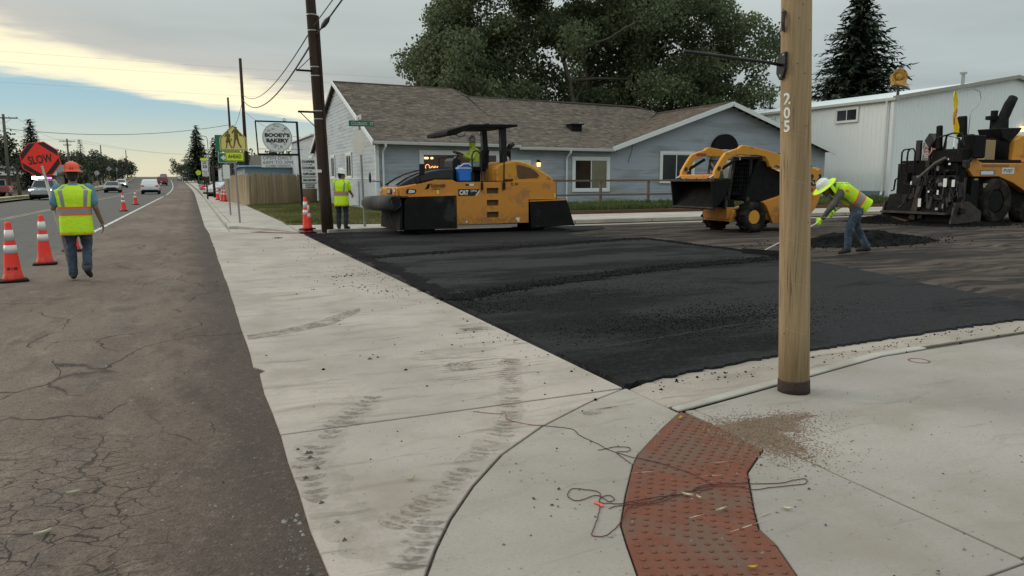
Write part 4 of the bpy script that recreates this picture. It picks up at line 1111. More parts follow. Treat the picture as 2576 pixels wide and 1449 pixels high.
wr = MB().add([(Xw-.1,Yw-.2,5.86),(46.2,Yw-.2,7.50),(46.2,46.2,7.50),(Xw-.1,46.2,5.86)], [(0,1,2,3)]).add([(46.2,Yw-.2,7.50),(56.5,Yw-.2,5.86),(56.5,46.2,5.86),(46.2,46.2,7.50)], [(0,1,2,3)]).build('roof', M['metalwhite'], wb, solid=0.05)
MB().beam((Xw-.2,Yw-.16,5.88),(46.2,Yw-.16,7.52), 0.14, 0.20).beam((46.2,Yw-.16,7.52),(56.6,Yw-.16,5.86), 0.14, 0.20).build('rake_trim', rfm, wb)
window(lw, 32.45, 33.95, 4.86, 5.55, 'x', Xw+.0, -1, 2, 0.10)
window(lw, 39.2, 40.6, 4.86, 5.45, 'x', Xw+.0, -1, 2, 0.10)
wl = MB().box(47.0,47.2,29.75,29.95,4.3,4.6).build('wall_light', M['lampon'], wb)
MB().cyl((43.6,31.5,6.9),(43.6,31.5,7.75), 0.10, n=8).cyl((43.6,31.5,7.75),(43.6,31.5,7.85), 0.2, 0.2, n=8).build('roof_flue', M['galv'], wr)
# yellow siren
si = thing('siren', 'weathered yellow horn siren on the roof of the white steel building', 'siren', (38.97,32.2,6.2))
MB().cyl((38.97,32.2,6.15),(38.97,32.2,6.95), 0.08, n=8).box(38.5,39.5,32.1,32.3,6.88,6.94).build('post', M['steel_dirty'], si)
MB().box(38.65,39.3,31.9,32.5,6.94,7.18).build('housing', M['siren'], si, bevel=0.03)
hd = V(-0.35,-0.93,0.05).normalized(); c0 = V(39.0,32.3,7.45)
hm = MB()
rot = hd.to_track_quat('Z','Y').to_matrix()
prof = [(0.06,-0.45),(0.26,-0.42),(0.30,-0.1),(0.34,0.05),(0.46,0.22),(0.47,0.25),(0.36,0.16),(0.22,0.05),(0.20,0.14),(0.10,0.17),(0.02,0.17)]
hm.lathe(prof, n=20); hm.v = [tuple(c0 + rot @ V(p)) for p in hm.v]
hm.build('horn', M['siren'], si, smooth=False)

# --- houses behind the picket fence and along the left side
def house(name, label, x0, x1, y0, y1, h, rh, wallm, roofm, axis='x', wins=(), base=0.0):
    t = thing(name, label, 'house', ((x0+x1)/2, y0, base))
    w = MB().box(x0, x1, y0, y1, base-0.6, base+h).build('wall', wallm, t)
    e = 0.35; rm = MB()
    if axis == 'x':
        ym = (y0+y1)/2
        rm.prism([(y0-e, base+h-.05),(y1+e, base+h-.05),(ym, base+h+rh)], 'x', x0-e, x1+e)
    else:
        xm = (x0+x1)/2
        rm.prism([(x0-e, base+h-.05),(x1+e, base+h-.05),(xm, base+h+rh)], 'y', y0-e, y1+e)
    rm.build('roof', roofm, t)
    for (a0, a1, b0, b1) in wins:
        fr = MB().box(a0-.1, a1+.1, y0-.05, y0-.003, base+b0-.1, base+b1+.1).build('window', M['trim'], t)
        MB().box(a0, a1, y0-.07, y0-.045, base+b0, base+b1).build('pane', M['glass'], fr)
    return t
bh = house('blue_house', 'pale blue building with a dark blue roof edge behind the picket fence', 3.95, 12, 62, 73, 2.62, 0.18, M['bluehouse'], M['bluetrim'])
for i in range(4):
    y0_ = 62.8+i*2.4; f_ = MB().box(3.88,3.945,y0_,y0_+1.1,1.0,2.1).build('window', M['trim'], bh)
    for j in range(3): MB().box(3.85,3.875,y0_+.1,y0_+1.0,1.12+j*.31,1.32+j*.31).build('pane', M['bluetrim'], f_)
house('shed', 'brown peaked shed roof behind the blue building', 6.0, 9.5, 76, 82, 2.9, 1.1, M['brick'], M['bark'], 'x')
house('white_house', 'white house with a low gable far along the right pavement', 3.6, 10, 100, 112, 3.3, 1.5, M['siding_pale_lit'], M['greyroof'], 'y', ((6.2,7.0,.9,2.0),(8.2,9,.9,2.0)), gz(100))
tb = house('tan_shop', 'low tan shop with a white flat roof edge at the far left', -62, -17.6, 121, 135, 2.45, 0.1, M['tanwall'], M['greyroof'], 'x', ((-28.6,-27.2,.5,1.7),(-24.4,-23.4,.4,1.6),(-21,-20,.4,1.6)), gz(121))
MB().box(-62.5,-17.2,120.3,121.2,2.35,2.85).build('fascia', M['trim'], tb)
house('grey_roof_house', 'grey house with a broad dark hipped roof behind the tan shop', -34, -21.5, 146, 158, 3.4, 2.2, M['tanwall'], M['greyroof'], 'x', (), gz(146))
house('gable_house', 'house with a pale front gable among trees on the left rise', -27, -20.5, 168, 178, 3.6, 2.6, M['siding_pale_lit'], M['greyroof'], 'y', ((-25.5,-24.6,1,2.2),(-22.8,-21.9,1,2.2)), gz(168))
house('brick_house', 'small red brick house with white windows beside the left pavement', -21.0, -16.9, 138, 148, 2.7, 1.3, M['brick'], M['greyroof'], 'x', ((-20.4,-19.6,.7,1.9),(-18.4,-17.6,.7,1.9)), gz(138))
# ------------------------------------------------------------------ poles, wires, signs, fences, cones
def sag(p0, p1, s, n=18):
    p0, p1 = V(p0), V(p1)
    return [p0.lerp(p1, i/n) - V(0,0,4*s*(i/n)*(1-i/n)) for i in range(n+1)]
def wire(p0, p1, s, r, label):
    return tag(MB().tube(sag(p0, p1, s), r, 5).build('overhead_wire', M['farwire'] if r == .013 else M['wire']), label, 'wire')

# dark pole beside the worker
dp = thing('utility_pole', 'dark brown wooden utility pole beside the worker in the white hat', 'utility pole', (3.56,21.72,0.05))
pts = [(3.56-0.034*z, 21.72, z) for z in (0.0, 1, 2.5, 4, 6, 8, 9.5)]
MB().tube(pts, .16, 16, radii=[.175,.168,.16,.15,.14,.125,.115]).build('shaft', M['pole_dark'], dp, smooth=True)
for z in (6.02, 5.6, 4.62, 4.38, 3.42, 3.2):
    MB().cyl((3.56-.034*z,21.72,z),(3.56-.034*z,21.72,z+.03), .158 if z < 5 else .150, n=16).build('steel_band', M['galv'], dp)
for z, d in ((4.52, -1), (3.40, 1)):
    MB().beam((2.86,21.62,z),(3.42,21.66,z), .05, .05).beam((2.9,21.62,z),(3.36,21.64,z-.45*d), .02, .02).build('arm_bracket', M['blackm'], dp)
MB().cyl((3.70-.034*2,21.58,1.0),(3.70-.034*6,21.58,6.0), .035, n=8).build('conduit', M['pole_dark'], dp)
MB().box(3.30,3.42,21.50,21.56,1.72,1.80).build('tag_plate', M['signwhite'], dp)

def plain_pole(name, label, x, y, h, r0, r1, dx=0.0, arms=(), m_=None):
    t = thing(name, label, 'utility pole', (x, y, gz(y)))
    z0 = gz(y)
    MB().tube([(x, y, z0-.1), (x+dx*.5, y, z0+h*.5), (x+dx, y, z0+h)], r0, 10, radii=[r0, (r0+r1)/2, r1]).build('shaft', m_ or M['pole_dark'], t, smooth=True)
    for (z, w) in arms:
        MB().box(x+dx*z/h-w/2, x+dx*z/h+w/2, y-.18, y-.06, z0+z-.06, z0+z+.06).build('crossarm', m_ or M['pole_dark'], t)
        for s in (-.48, -.2, .2, .48): MB().lathe([(.03,0),(.05,.06),(.02,.14)], (x+dx*z/h+w*s, y-.12, z0+z+.06), 6).build('insulator', M['galv'], t)
        MB().beam((x+dx*z/h-w*.28, y-.12, z0+z-.05),(x+dx*z/h, y-.12, z0+z-.65), .03,.03).beam((x+dx*z/h+w*.28, y-.12, z0+z-.05),(x+dx*z/h, y-.12, z0+z-.65), .03,.03).build('brace', M['galv'], t)
    return t
plain_pole('utility_pole', 'bare brown pole rising behind the school crossing sign', 4.66, 70, 12.0, .17, .125, -.08)
plain_pole('utility_pole', 'thinner bare pole just left of the taller one behind the school sign', 4.95, 100, 11.7, .16, .12, -.1)
greywood = m_wood('grey_pole', (0.13,0.115,0.10), (0.10,0.09,0.08), (0.05,0.045,0.04), (8,8,.5), per_obj=False)
plain_pole('utility_pole', 'grey pole with one crossarm at the far left edge of the picture', -18.0, 95, 8.6, .17, .13, .1, ((8.2,2.6),), greywood)
plain_pole('utility_pole', 'grey crossarm pole above the orange hard hat', -19.3, 150, 8.5, .17, .13, .0, ((8.05,2.4),(7.4,1.2)), greywood)
plain_pole('utility_pole', 'far pole behind the trees left of the white sedan', -19.5, 205, 9.0, .16, .12, 0, (), greywood)
plain_pole('utility_pole', 'farthest slim pole above the trees near the crest', -17.6, 255, 8.6, .16, .12, 0, (), greywood)
plain_pole('utility_pole', 'crossarm pole behind the white steel building', 72.8, 80, 11.9, .18, .14, 0, ((10.9,3.4),), M['pole_dark'])
for i, (x, y, h, lab) in enumerate(((1.75,66,4.4,'short brown pole behind the speed limit sign'),(1.95,72,4.6,'second short brown pole past the speed limit sign'),(2.1,80,4.6,'third short brown pole along the right pavement'),(1.9,92,4.6,'fourth short brown pole along the right pavement'),(1.7,106,4.8,'farthest short brown pole along the right pavement'))):
    plain_pole('timber_post', lab, x, y, h*0.62, .11, .09, -.05)
sl = thing('street_lamp', 'thin street lamp with a curved arm among the right-hand spruces', 'street lamp', (2.65,120,gz(120)))
MB().tube([(2.65,120,gz(120)),(2.63,120,7.6),(2.45,120,8.0),(1.7,120,8.12)], .06, 8).build('column', M['galv'], sl)
MB().ell((1.6,120,8.08), .28, .12, .07).build('lantern', M['galv'], sl)

wire((4.6,69.8,8.95),(3.36,21.62,5.70), 1.0, .018, 'upper slack cable between the dark pole and the bare pole')
wire((4.58,69.8,8.5),(3.46,21.60,5.52), 1.25, .028, 'lower thick slack cable between the dark pole and the bare pole')
wire((3.36,21.62,5.70),(3.50,3.85,6.55), .12, .014, 'upper cable rising from the dark pole over the crossing')
cb = wire((3.46,21.60,5.52),(3.62,3.85,6.6), .12, .022, 'lower thick cable with a black splice rising from the dark pole')
MB().tube([(3.465,20.9,5.535),(3.468,20.5,5.55),(3.472,20.0,5.57),(3.475,19.6,5.59)], .06, 8, radii=[.02,.065,.065,.02]).build('splice_case', M['black'], cb)
wire((4.58,69.8,8.5),(4.86,100,8.3), 1.0, .02, 'cable between the two bare poles on the right')
wire((-17.9,95,7.1),(4.87,100,8.4), .9, .028, 'cable crossing the main road from the left pole')
wire((4.6,69.8,7.6),(7.5,56,4.6), .5, .014, 'service cable from the bare pole to the pale addition')
for i, z in enumerate((26.5, 24.6, 20.8)):
    wire((-130,170,z+3.0),(120,170,z-1.5), 2.0, .013, ('highest','middle','lowest')[i]+' of three thin distant lines across the sky')
for i, (dx_, lab) in enumerate(((-1.2,'left'),(1.2,'right'))):
    wire((-18.0+dx_,95,8.35),(-19.3+dx_*.9,150,8.75), 1.0, .012, lab+' line between the two grey crossarm poles')
    wire((-19.3+dx_*.9,150,8.75),(4.9,245,9.5), .9, .014, lab+' far line over the road towards the right-hand trees')

# tan pole in the foreground with its number
tp_ = thing('utility_pole', 'tan foreground utility pole with white number and dark base band', 'utility pole', (3.855,3.87,0))
def PC(z): return V(3.855-0.0585*z, 3.87, z)
zs = [0.0, .5, 1, 1.5, 2, 2.6, 3.5, 5, 7, 8.5]
PR = lambda z: .1045-.0035*z
MB().tube([PC(z) for z in zs], .14, 40, radii=[PR(z) for z in zs]).build('shaft', M['pole_tan'], tp_, smooth=True)
MB().tube([PC(z) for z in (0.0,.04,.085,.095)], .14, 40, radii=[.111,.1095,.1085,.105]).build('base_band', mat('tar_band', (0.045,0.028,0.022), 0.9, var=0.4, scale=12, bump=0.6), tp_, smooth=True)
rn_ = random.Random(4)
for i in range(5):      # drying checks and scratches across the shaft
    z = 0.5+i*0.32+rn_.uniform(-.05,.05); a0 = rn_.uniform(-2.9,-2.5); 
    MB().tube([PC(z-.004*k) + V(cos(-3.0+.15*k), sin(-3.0+.15*k), 0)*(PR(z)+.0001) for k in range(13)], .0009, 4).build('scratch', mat('pale_scratch', (0.42,0.33,0.2), .9), tp_)
ang0 = atan2(-3.87, -3.70)     # side facing the viewer
for i in range(26):     # drying checks, staples and nail heads
    z = rn_.uniform(.2, 2.7); a = ang0+rn_.uniform(-1.2,1.2); L_ = rn_.uniform(.06,.45)
    if i < 14:
        MB().tube([PC(z+L_*k/5)+V(cos(a+rn_.uniform(-.01,.01)), sin(a), 0)*(PR(z+L_*k/5)-.0006) for k in range(6)], .0016, 4, radii=[.0004,.0014,.002,.0018,.0012,.0004]).build('check_crack', M['pole_dark'], tp_)
    else:
        q = PC(z)+V(cos(a), sin(a), 0)*(PR(z)+.001); MB().ell(q, .004, .004, .004, 6, 4).build('nail', M['steel_dirty'], tp_)
for ch, z in (('2',2.022),('0',1.930),('5',1.843)):
    src = text_mesh(ch, .03); ysn = [v.co.y for v in src.vertices]; xsn = [v.co.x for v in src.vertices]
    s = 0.075/(max(ysn)-min(ysn)); cx_, cy_ = (min(xsn)+max(xsn))/2, (min(ysn)+max(ysn))/2
    me = bpy.data.meshes.new('number'); vv = []
    for v in src.vertices:
        zz = z+(v.co.y-cy_)*s; a = ang0-0.60+(v.co.x-cx_)*s*1.0/PR(zz)
        vv.append(tuple(PC(zz)+V(cos(a), sin(a), 0)*(PR(zz)+.0025)-V(tp_.location)))
    me.from_pydata(vv, [], [tuple(p.vertices) for p in src.polygons]); me.update(); me.materials.append(M['signwhite'])
    o = bpy.data.objects.new('number', me); COL.objects.link(o); o.parent = tp_
pm = MB(); a = ang0-1.05; nrm = V(cos(a), sin(a), 0); tn = V(-nrm.y, nrm.x, 0); c = PC(2.24)+nrm*(PR(2.24)+.006)
M3 = Matrix((tn, nrm, V(0,0,1))).transposed()
poly = [(-.052,.07),(.052,.078),(.052,-.03),(.025,-.085),(-.01,-.095),(-.052,-.05)]
pm.prism(poly, 'y', -.008, .008); pm.v = [tuple(c + M3 @ V(p)) for p in pm.v]
pl_ = pm.build('mount_plate', M['black'], tp_)
for (u_, w_) in ((-.036,.05),(.036,.058),(.008,-.07)):
    q = c + tn*u_ + V(0,0,w_) + nrm*.01
    MB().ell(q, .009, .009, .009, 8, 5).build('bolt', M['galv'], pl_)
MB().tube([c+nrm*.01, c+V(-.15,-.03,.005), c+V(-.80,-.02,.035)], .0105, 8).build('rod', M['black'], tp_)
h0 = PC(2.50)+V(cos(ang0-.95), sin(ang0-.95), 0)*PR(2.5)
MB().tube([h0+V(0,0,.07), h0+V(-.02,-.02,.06), h0+V(-.025,-.02,.0), h0+V(-.01,-.01,-.05)], .012, 6).ell(h0+V(-.012,-.012,.065), .016).build('hook', M['steel_dirty'], tp_)

# ---- signs
def octagon(c, r, right, up, n=8, rot=pi/8):
    c, right, up = V(c), V(right), V(up)
    return [c + right*(r*cos(rot+2*pi*i/n)) + up*(r*sin(rot+2*pi*i/n)) for i in range(n)]
def plate(name, pts, th, m_, parent):
    pts = [V(p) for p in pts]; n = (pts[1]-pts[0]).cross(pts[2]-pts[0]).normalized()*th; k = len(pts)
    mb = MB().add([p+n*0 for p in pts]+[p-n for p in pts], [tuple(range(k)), tuple(range(2*k-1, k-1, -1))] + [(i, k+i, k+(i+1) % k, (i+1) % k) for i in range(k)])
    return mb.build(name, m_, parent)
def rrect(x0, x1, z0, z1, y, r=.03, n=4):
    out = []
    for cx_, cz_, a in ((x1-r,z0+r,-pi/2),(x1-r,z1-r,0),(x0+r,z1-r,pi/2),(x0+r,z0+r,pi)):
        out += [(cx_+r*cos(a+k*pi/2/n), y, cz_+r*sin(a+k*pi/2/n)) for k in range(n+1)]
    return out
def inset_poly(pts, d):
    c = sum((V(p) for p in pts), V(0,0,0))/len(pts)
    return [c+(V(p)-c)*(1-d/max(.05,(V(p)-c).length)) for p in pts]

sc = thing('school_sign', 'yellow school crossing sign with a lime AHEAD plate on a grey post', 'sign', (1.38,26.15,.1))
MB().cyl((1.42,26.15,.05),(1.36,26.15,2.55), .032, n=10).build('post', M['post_galv'], sc)
pent = [(.935,26.1,2.475),(1.765,26.1,2.475),(1.765,26.1,2.88),(1.36,26.1,3.31),(.935,26.1,2.88)]
p_ = plate('sign_plate', pent, .006, M['schoolyel'], sc)
bd = [V(p)+V(0,-.004,0) for p in inset_poly(pent, .03)]; bi = [V(p)+V(0,-.004,0) for p in inset_poly(pent, .052)]
mb = MB(); mb.add(bd+bi, [(i, (i+1) % 5, 5+(i+1) % 5, 5+i) for i in range(5)]); mb.build('border', M['ink'], p_)
def figure(x, z, s, skirt):
    mb = MB(); y = 26.094
    def poly(ps): mb.add([(x+a*s, y, z+b*s) for a, b in ps], [tuple(range(len(ps)))])
    poly([(.05*cos(k*pi/5), .52+.055*sin(k*pi/5)) for k in range(10)])
    poly([(-.09,.46),(.09,.46),(.13,.30),(.09,.29),(.07,.36),(.08,.20),(-.08,.20),(-.07,.36),(-.15,.28),(-.18,.31)])
    if skirt: poly([(-.08,.21),(.08,.21),(.13,.02),(-.13,.02)])
    else: poly([(-.08,.21),(.08,.21),(.08,.05),(-.08,.05)])
    poly([(-.09,.06),(-.01,.06),(-.06,-.16),(-.10,-.30),(-.15,-.30),(-.11,-.14)])
    poly([(.01,.06),(.09,.06),(.12,-.12),(.21,-.27),(.16,-.31),(.06,-.14)])
    if not skirt: poly([(.12,.33),(.20,.30),(.22,.18),(.13,.20)])
    else: poly([(.13,.20),(.19,.20),(.19,.11),(.13,.11)])
    return mb.build('child_figure', M['olive'], p_)
figure(1.20, 2.73, .62, True); figure(1.45, 2.80, .78, False)
p2_ = plate('sign_plate', rrect(1.08,1.66,2.135,2.44,26.1), .006, M['limesign'], sc)
fr_ = rrect(1.095,1.645,2.15,2.425,26.096); fi_ = rrect(1.108,1.632,2.163,2.412,26.096); k = len(fr_)
MB().add(fr_+fi_, [(i, (i+1) % k, k+(i+1) % k, k+i) for i in range(k)]).build('border', M['ink'], p2_)
text('AHEAD', .02, .125, M['ink'], p2_, (1.37,26.095,2.288), (1,0,0), (0,0,1), width=.42)

gs = thing('route_sign', 'green route sign with a white left arrow half hidden behind the school sign', 'sign', (1.33,31.95,.12))
MB().cyl((1.40,31.95,.05),(1.33,31.95,3.2), .032, n=8).build('post', M['post_galv'], gs)
plate('sign_plate', rrect(.97,1.85,2.64,3.30,31.9), .006, M['green'], gs)
g2_ = plate('sign_plate', rrect(1.05,1.75,2.20,2.60,31.89), .006, M['green'], gs)
MB().add([(1.14,31.884,2.41),(1.28,31.884,2.29),(1.28,31.884,2.36),(1.5,31.884,2.36),(1.5,31.884,2.46),(1.28,31.884,2.46),(1.28,31.884,2.53)], [tuple(range(7))]).build('arrow', M['signwhite'], g2_)
fr_ = rrect(1.055,1.745,2.205,2.595,31.886); fi_ = rrect(1.068,1.732,2.218,2.582,31.886); k = len(fr_)
MB().add(fr_+fi_, [(i, (i+1) % k, k+(i+1) % k, k+i) for i in range(k)]).build('border', M['signwhite'], g2_)
plate('sign_plate', rrect(1.20,1.46,1.58,2.13,31.885), .006, M['signwhite'], gs)

ss = thing('speed_sign', 'white speed limit 25 sign with yellow top strip on the right pavement', 'sign', (1.12,61,.12))
MB().box(1.05,1.16,60.97,61.06,.05,1.75).build('post', M['pole_dark'], ss)
MB().box(1.07,1.14,60.97,61.05,1.7,3.1).build('post', M['post_galv'], ss)
plate('sign_plate', rrect(.75,1.24,3.02,3.20,60.95), .006, M['limesign'], ss)
plate('sign_plate', rrect(.80,1.27,2.24,3.0,60.95), .006, M['signwhite'], ss)
plate('sign_plate', rrect(.83,1.28,1.84,2.20,60.95), .006, M['signwhite'], ss)
text('SPEED', .02, .09, M['ink'], ss, (1.035,60.94,2.91), (1,0,0), (0,0,1), width=.32)
text('LIMIT', .02, .09, M['ink'], ss, (1.035,60.94,2.78), (1,0,0), (0,0,1), width=.28)
text('25', .03, .22, M['ink'], ss, (1.035,60.94,2.56), (1,0,0), (0,0,1), width=.34)
text('FINES', .02, .09, M['inkgrey'], ss, (1.055,60.94,2.10), (1,0,0), (0,0,1), width=.26)
text('DOUBLE', .02, .09, M['inkgrey'], ss, (1.055,60.94,1.95), (1,0,0), (0,0,1), width=.32)

st = thing('street_name_sign', 'green COLORADO ST name sign above a stop sign seen from its edge', 'sign', (4.80,22.6,.1))
MB().cyl((4.83,22.6,.08),(4.76,22.6,3.36), .032, n=10).build('post', M['post_galv'], st)
MB().cyl((4.83,22.6,.08),(4.83,22.6,.24), .04, n=10).build('sleeve', M['post_galv'], st)
bl = plate('name_blade', [(4.44,22.56,3.10),(5.20,22.50,3.10),(5.20,22.50,3.27),(4.44,22.56,3.27)], .006, M['green'], st)
text('COLORADO', 0, .095, M['signwhite'], bl, (4.745,22.526,3.185), (.76,-.06,0), (0,0,1), width=.47)
text('ST', 0, .095, M['signwhite'], bl, (5.12,22.496,3.185), (.76,-.06,0), (0,0,1), width=.11)
plate('name_blade', [(4.76,22.25,3.29),(4.76,22.95,3.29),(4.76,22.95,3.44),(4.76,22.25,3.44)], .006, M['signback'], st)
plate('stop_plate', octagon((4.725,22.6,2.62), .40, (.30,-.954,0), (0,0,1)), .006, M['signback'], st)

# bakery sign
bk = thing('bakery_sign', 'hanging round bakery sign with opening hours and menu boards on a black frame', 'sign', (4.87,37.5,.12))
MB().beam((4.98,37.6,.1),(4.89,37.6,4.32), .10, .10).build('post', M['black'], bk)
MB().beam((2.97,37.6,4.30),(4.92,37.6,4.29), .07, .07).beam((2.98,37.6,4.30),(3.04,37.6,2.72), .06, .06).beam((3.0,37.6,2.74),(4.93,37.6,2.74), .09, .10).beam((3.0,37.6,3.0),(5.1,37.6,3.0), .02, .02).build('frame', M['black'], bk)
MB().tube([(4.31+.06*cos(a), 37.6, 4.39+.06*sin(a)) for a in [i*pi/6 for i in range(12)]], .015, 6, closed=True).build('ring', M['black'], bk)
rs = plate('round_board', octagon((3.95,37.58,3.54), .70, (1,0,0), (0,0,1), 40, 0), .02, M['signwhite'], bk)
rd = random.Random(9); mb = MB()
for i in range(30):    # little line drawings of pastries round the rim
    a = rd.random()*6.28; r = rd.uniform(.36,.60); x, z = 3.95+r*cos(a), 3.54+r*sin(a)
    if abs(z-3.54) < .20: continue
    s = rd.uniform(.035,.075); kk = rd.choice((5,6,8,10)); e = rd.uniform(.5,1)
    mb.tube([(x+s*cos(t)*(1+.2*sin(3*t)), 37.572, z+s*e*sin(t)) for t in [j*2*pi/kk for j in range(kk)]], .0045, 3, closed=True)
    if rd.random() < .6: mb.tube([(x-s,37.572,z),(x,37.572,z+s*.2),(x+s,37.572,z)], .0045, 3)
mb.tube([(3.95+.665*cos(t), 37.572, 3.54+.665*sin(t)) for t in [j*2*pi/40 for j in range(40)]], .006, 3, closed=True)
mb.build('line_drawings', M['inkgrey'], rs)
text('BOOEY\u2019S', .05, .185, M['ink'], rs, (3.955,37.57,3.66), (1,0,0), (0,0,1), width=1.16)
text('BAKERY', .05, .185, M['ink'], rs, (3.96,37.57,3.41), (1,0,0), (0,0,1), width=1.04)
ob_ = plate('hours_board', [(3.16,37.58,2.13),(4.66,37.58,2.13),(4.66,37.58,2.70),(3.16,37.58,2.70)], .01, M['signwhite'], bk)
text('OPEN DAILY', 0, .16, M['inkgrey'], ob_, (3.91,37.57,2.585), (1,0,0), (0,0,1), width=1.36)
text('6AM TO 3PM', 0, .16, M['inkgrey'], ob_, (3.93,37.57,2.37), (1,0,0), (0,0,1), width=1.38)
text('CLOSED TUESDAYS', .01, .10, M['inkgrey'], ob_, (3.93,37.57,2.205), (1,0,0), (0,0,1), width=1.15)
zt = 2.53
for words in (('COFFEE',),('COOKIES',),('CUPCAKES',),('MACARONS',),('CUSTOM','CAKES')):
    z0 = zt-.245; xo = (2.53-zt)*.035
    b_ = plate('menu_board', [(4.98+xo,37.56,z0),(5.70+xo,37.56,z0),(5.70+xo,37.56,zt),(4.98+xo,37.56,zt)], .01, M['signwhite'], bk)
    for i, w_ in enumerate(words):
        zz = (z0+zt)/2 + (0 if len(words) == 1 else (.052, -.055)[i])
        text(w_, .05, .125 if len(words) == 1 else .085, M['ink'], b_, (5.34+xo,37.55,zz), (1,0,0), (0,0,1), width=.60 if len(words) == 1 else .46)
    if zt > 1.5: MB().box(5.05+xo,5.5+xo,37.555,37.575,z0-.035,z0-.012).build('hanger', M['black'], b_)
    zt -= .297
# distant signs
def small_sign(label, x, y, z, s, n, rot, m_, h=None):
    t = thing('road_sign', label, 'sign', (x, y, gz(y)))
    MB().cyl((x, y, gz(y)),(x, y, z), .04, n=6).build('post', M['post_galv'], t)
    plate('sign_plate', octagon((x, y-.06, z), s, (1,0,0), (0,0,1), n, rot), .01, m_, t)
small_sign('far octagonal sign seen from behind on the left pavement', -14.6+bx(150), 150, 2.95, .42, 8, pi/8, M['signback'])
small_sign('far diamond sign seen from behind on the left pavement', -14.4+bx(175), 175, 4.05, .55, 4, 0, M['signback'])
small_sign('far round sign beside the diamond sign on the left', -13.9+bx(190), 190, 4.1, .40, 12, 0, M['signback'])
small_sign('far lime school sign on the right pavement near the crest', 1.4+bx(125), 125, 2.75, .45, 5, pi/2, M['limesign'])

# ---- picket fence
pf = thing('picket_fence', 'weathered brown picket fence between the lawn and the pavement', 'fence', (2.9,43,.12))
pk = MB().prism([(-.066,0),(.066,0),(.066,1.70),(.035,1.76),(-.035,1.76),(-.066,1.70)], 'y', -.011, .011).mesh('picket'); pk.materials.append(M['picket'])
rp = random.Random(3)
def picket_run(a, b, n):
    d = V(b[0]-a[0], b[1]-a[1], 0); an = atan2(d.y, d.x)
    for i in range(n):
        q = V(a[0], a[1], 0) + d*((i+.5)/n)
        o = bpy.data.objects.new('picket', pk); COL.objects.link(o); o.parent = pf
        o.location = V(q.x, q.y, .10+rp.uniform(-.03,.03)) - pf.location
        o.rotation_euler = (rp.uniform(-.01,.01), rp.uniform(-.015,.015), an+rp.uniform(-.03,.03)); o.scale = (d.length/n/.140*rp.uniform(.88,.97), 1, rp.uniform(.96,1.05))
picket_run((2.92,43.0),(7.38,48.6), 50)
picket_run((2.90,43.1),(2.15,55.2), 82)
for z in (.5, 1.45):
    MB().beam((2.97,43.15,z),(7.4,48.75,z), .04,.09).build('rail', M['picket'], pf); MB().beam((2.98,43.15,z),(2.23,55.2,z), .04,.09).build('rail', M['picket'], pf)
for q in ((3.02,43.2),(5.2,45.95),(2.62,49.2),(2.25,55.1)): MB().box(q[0],q[0]+.09,q[1],q[1]+.09,.1,1.75).build('post', M['picket'], pf)
# ---- rail fence before the weeds
rfn = thing('rail_fence', 'two rail brown wooden fence in the weeds before the grey wall', 'fence', (14,28,.24))
for x in (11.9,14.1,16.3,18.75,20.3,22.6,25.0,27.4): MB().box(x-.05,x+.05,27.98,28.08,.2,1.45).build('post', M['rail'], rfn, bevel=.006, seg=1)
for z in (.84, 1.45): 
    for a, b in ((10.6,14.1),(14.105,18.75),(18.755,22.6),(22.605,27.6)): MB().box(a,b,27.93,27.975,z-.05,z+.03).build('rail', M['rail'], rfn)
tm = thing('timber_edging', 'reddish timber edging holding the weed bank behind the side pavement', 'edging', (10,25.2,.16))
x = 10.3
while x < 33: MB().box(x, x+2.43, 25.16, 25.30, .1, .30).build('timber', M['timber'], tm, bevel=.012, seg=1); x += 2.44

# ---- cones
def make_cone(label, x, y, z=0.0, s=1.0, rz=0.0):
    t = thing('traffic_cone', label, 'traffic cone', (x, y, z), 'orange traffic cones', rz)
    if not CONE:
        b = MB().prism([(-.19+a,-.19+c) for a, c in ((.04,0),(.34,0),(.38,.04),(.38,.34),(.34,.38),(.04,.38),(0,.34),(0,.04))], 'z', 0, .035); CONE['base'] = b.build('base', M['blackm'], t, bevel=.008, local=True)
        CONE['cone'] = MB().lathe([(.150,.030),(.142,.06),(.128,.11),(.118,.13),(.104,.30),(.0905,.43),(.0905,.44),(.078,.57),(.076,.58),(.067,.665),(.065,.675),(.047,.82),(.043,.83),(.042,.875),(.036,.905),(.030,.91),(.005,.912)], n=24).build('cone', M['orange'], t, smooth=True, local=True)
        CONE['band'] = MB().lathe([(.0945,.435),(.0815,.560)], n=24).build('reflective_band', M['coneband'], t, smooth=True, local=True)
        CONE['band2'] = MB().lathe([(.0735,.630),(.0555,.790)], n=24).build('reflective_band', M['coneband'], t, smooth=True, local=True)
    else:
        for k in CONE: 
            c = CONE[k].copy(); COL.objects.link(c); c.parent = t
    t.scale = (s, s, s)
    return t
CONE = {}
c1 = make_cone('nearest traffic cone at the left edge with dark lettering near its base', -2.58, 13.25, -.012, rz=.25)
make_cone('second traffic cone, between the nearest cone and the sign staff', -2.55, 15.75, -.012, rz=.1)
make_cone('third traffic cone, hidden behind the flagger with the paddle', -2.45, 18.5, -.012, rz=.4)
make_cone('fourth traffic cone along the white edge line past the flagger', -3.22, 42.3, -.012, rz=.2)
make_cone('farthest traffic cone along the white edge line', -3.37, 53.7, -.012, rz=.5)
make_cone('traffic cone standing at the foot of the dark utility pole', 2.98, 21.55, .012, rz=.35)
make_cone('traffic cone left of two close together by the picket fence', 1.72, 57.6, .125, rz=.2)
make_cone('taller traffic cone at the end of the picket fence', 2.02, 53.2, .125, rz=.1)
make_cone('traffic cone hidden behind the one at the fence end', 1.90, 54.2, .125, rz=.7)
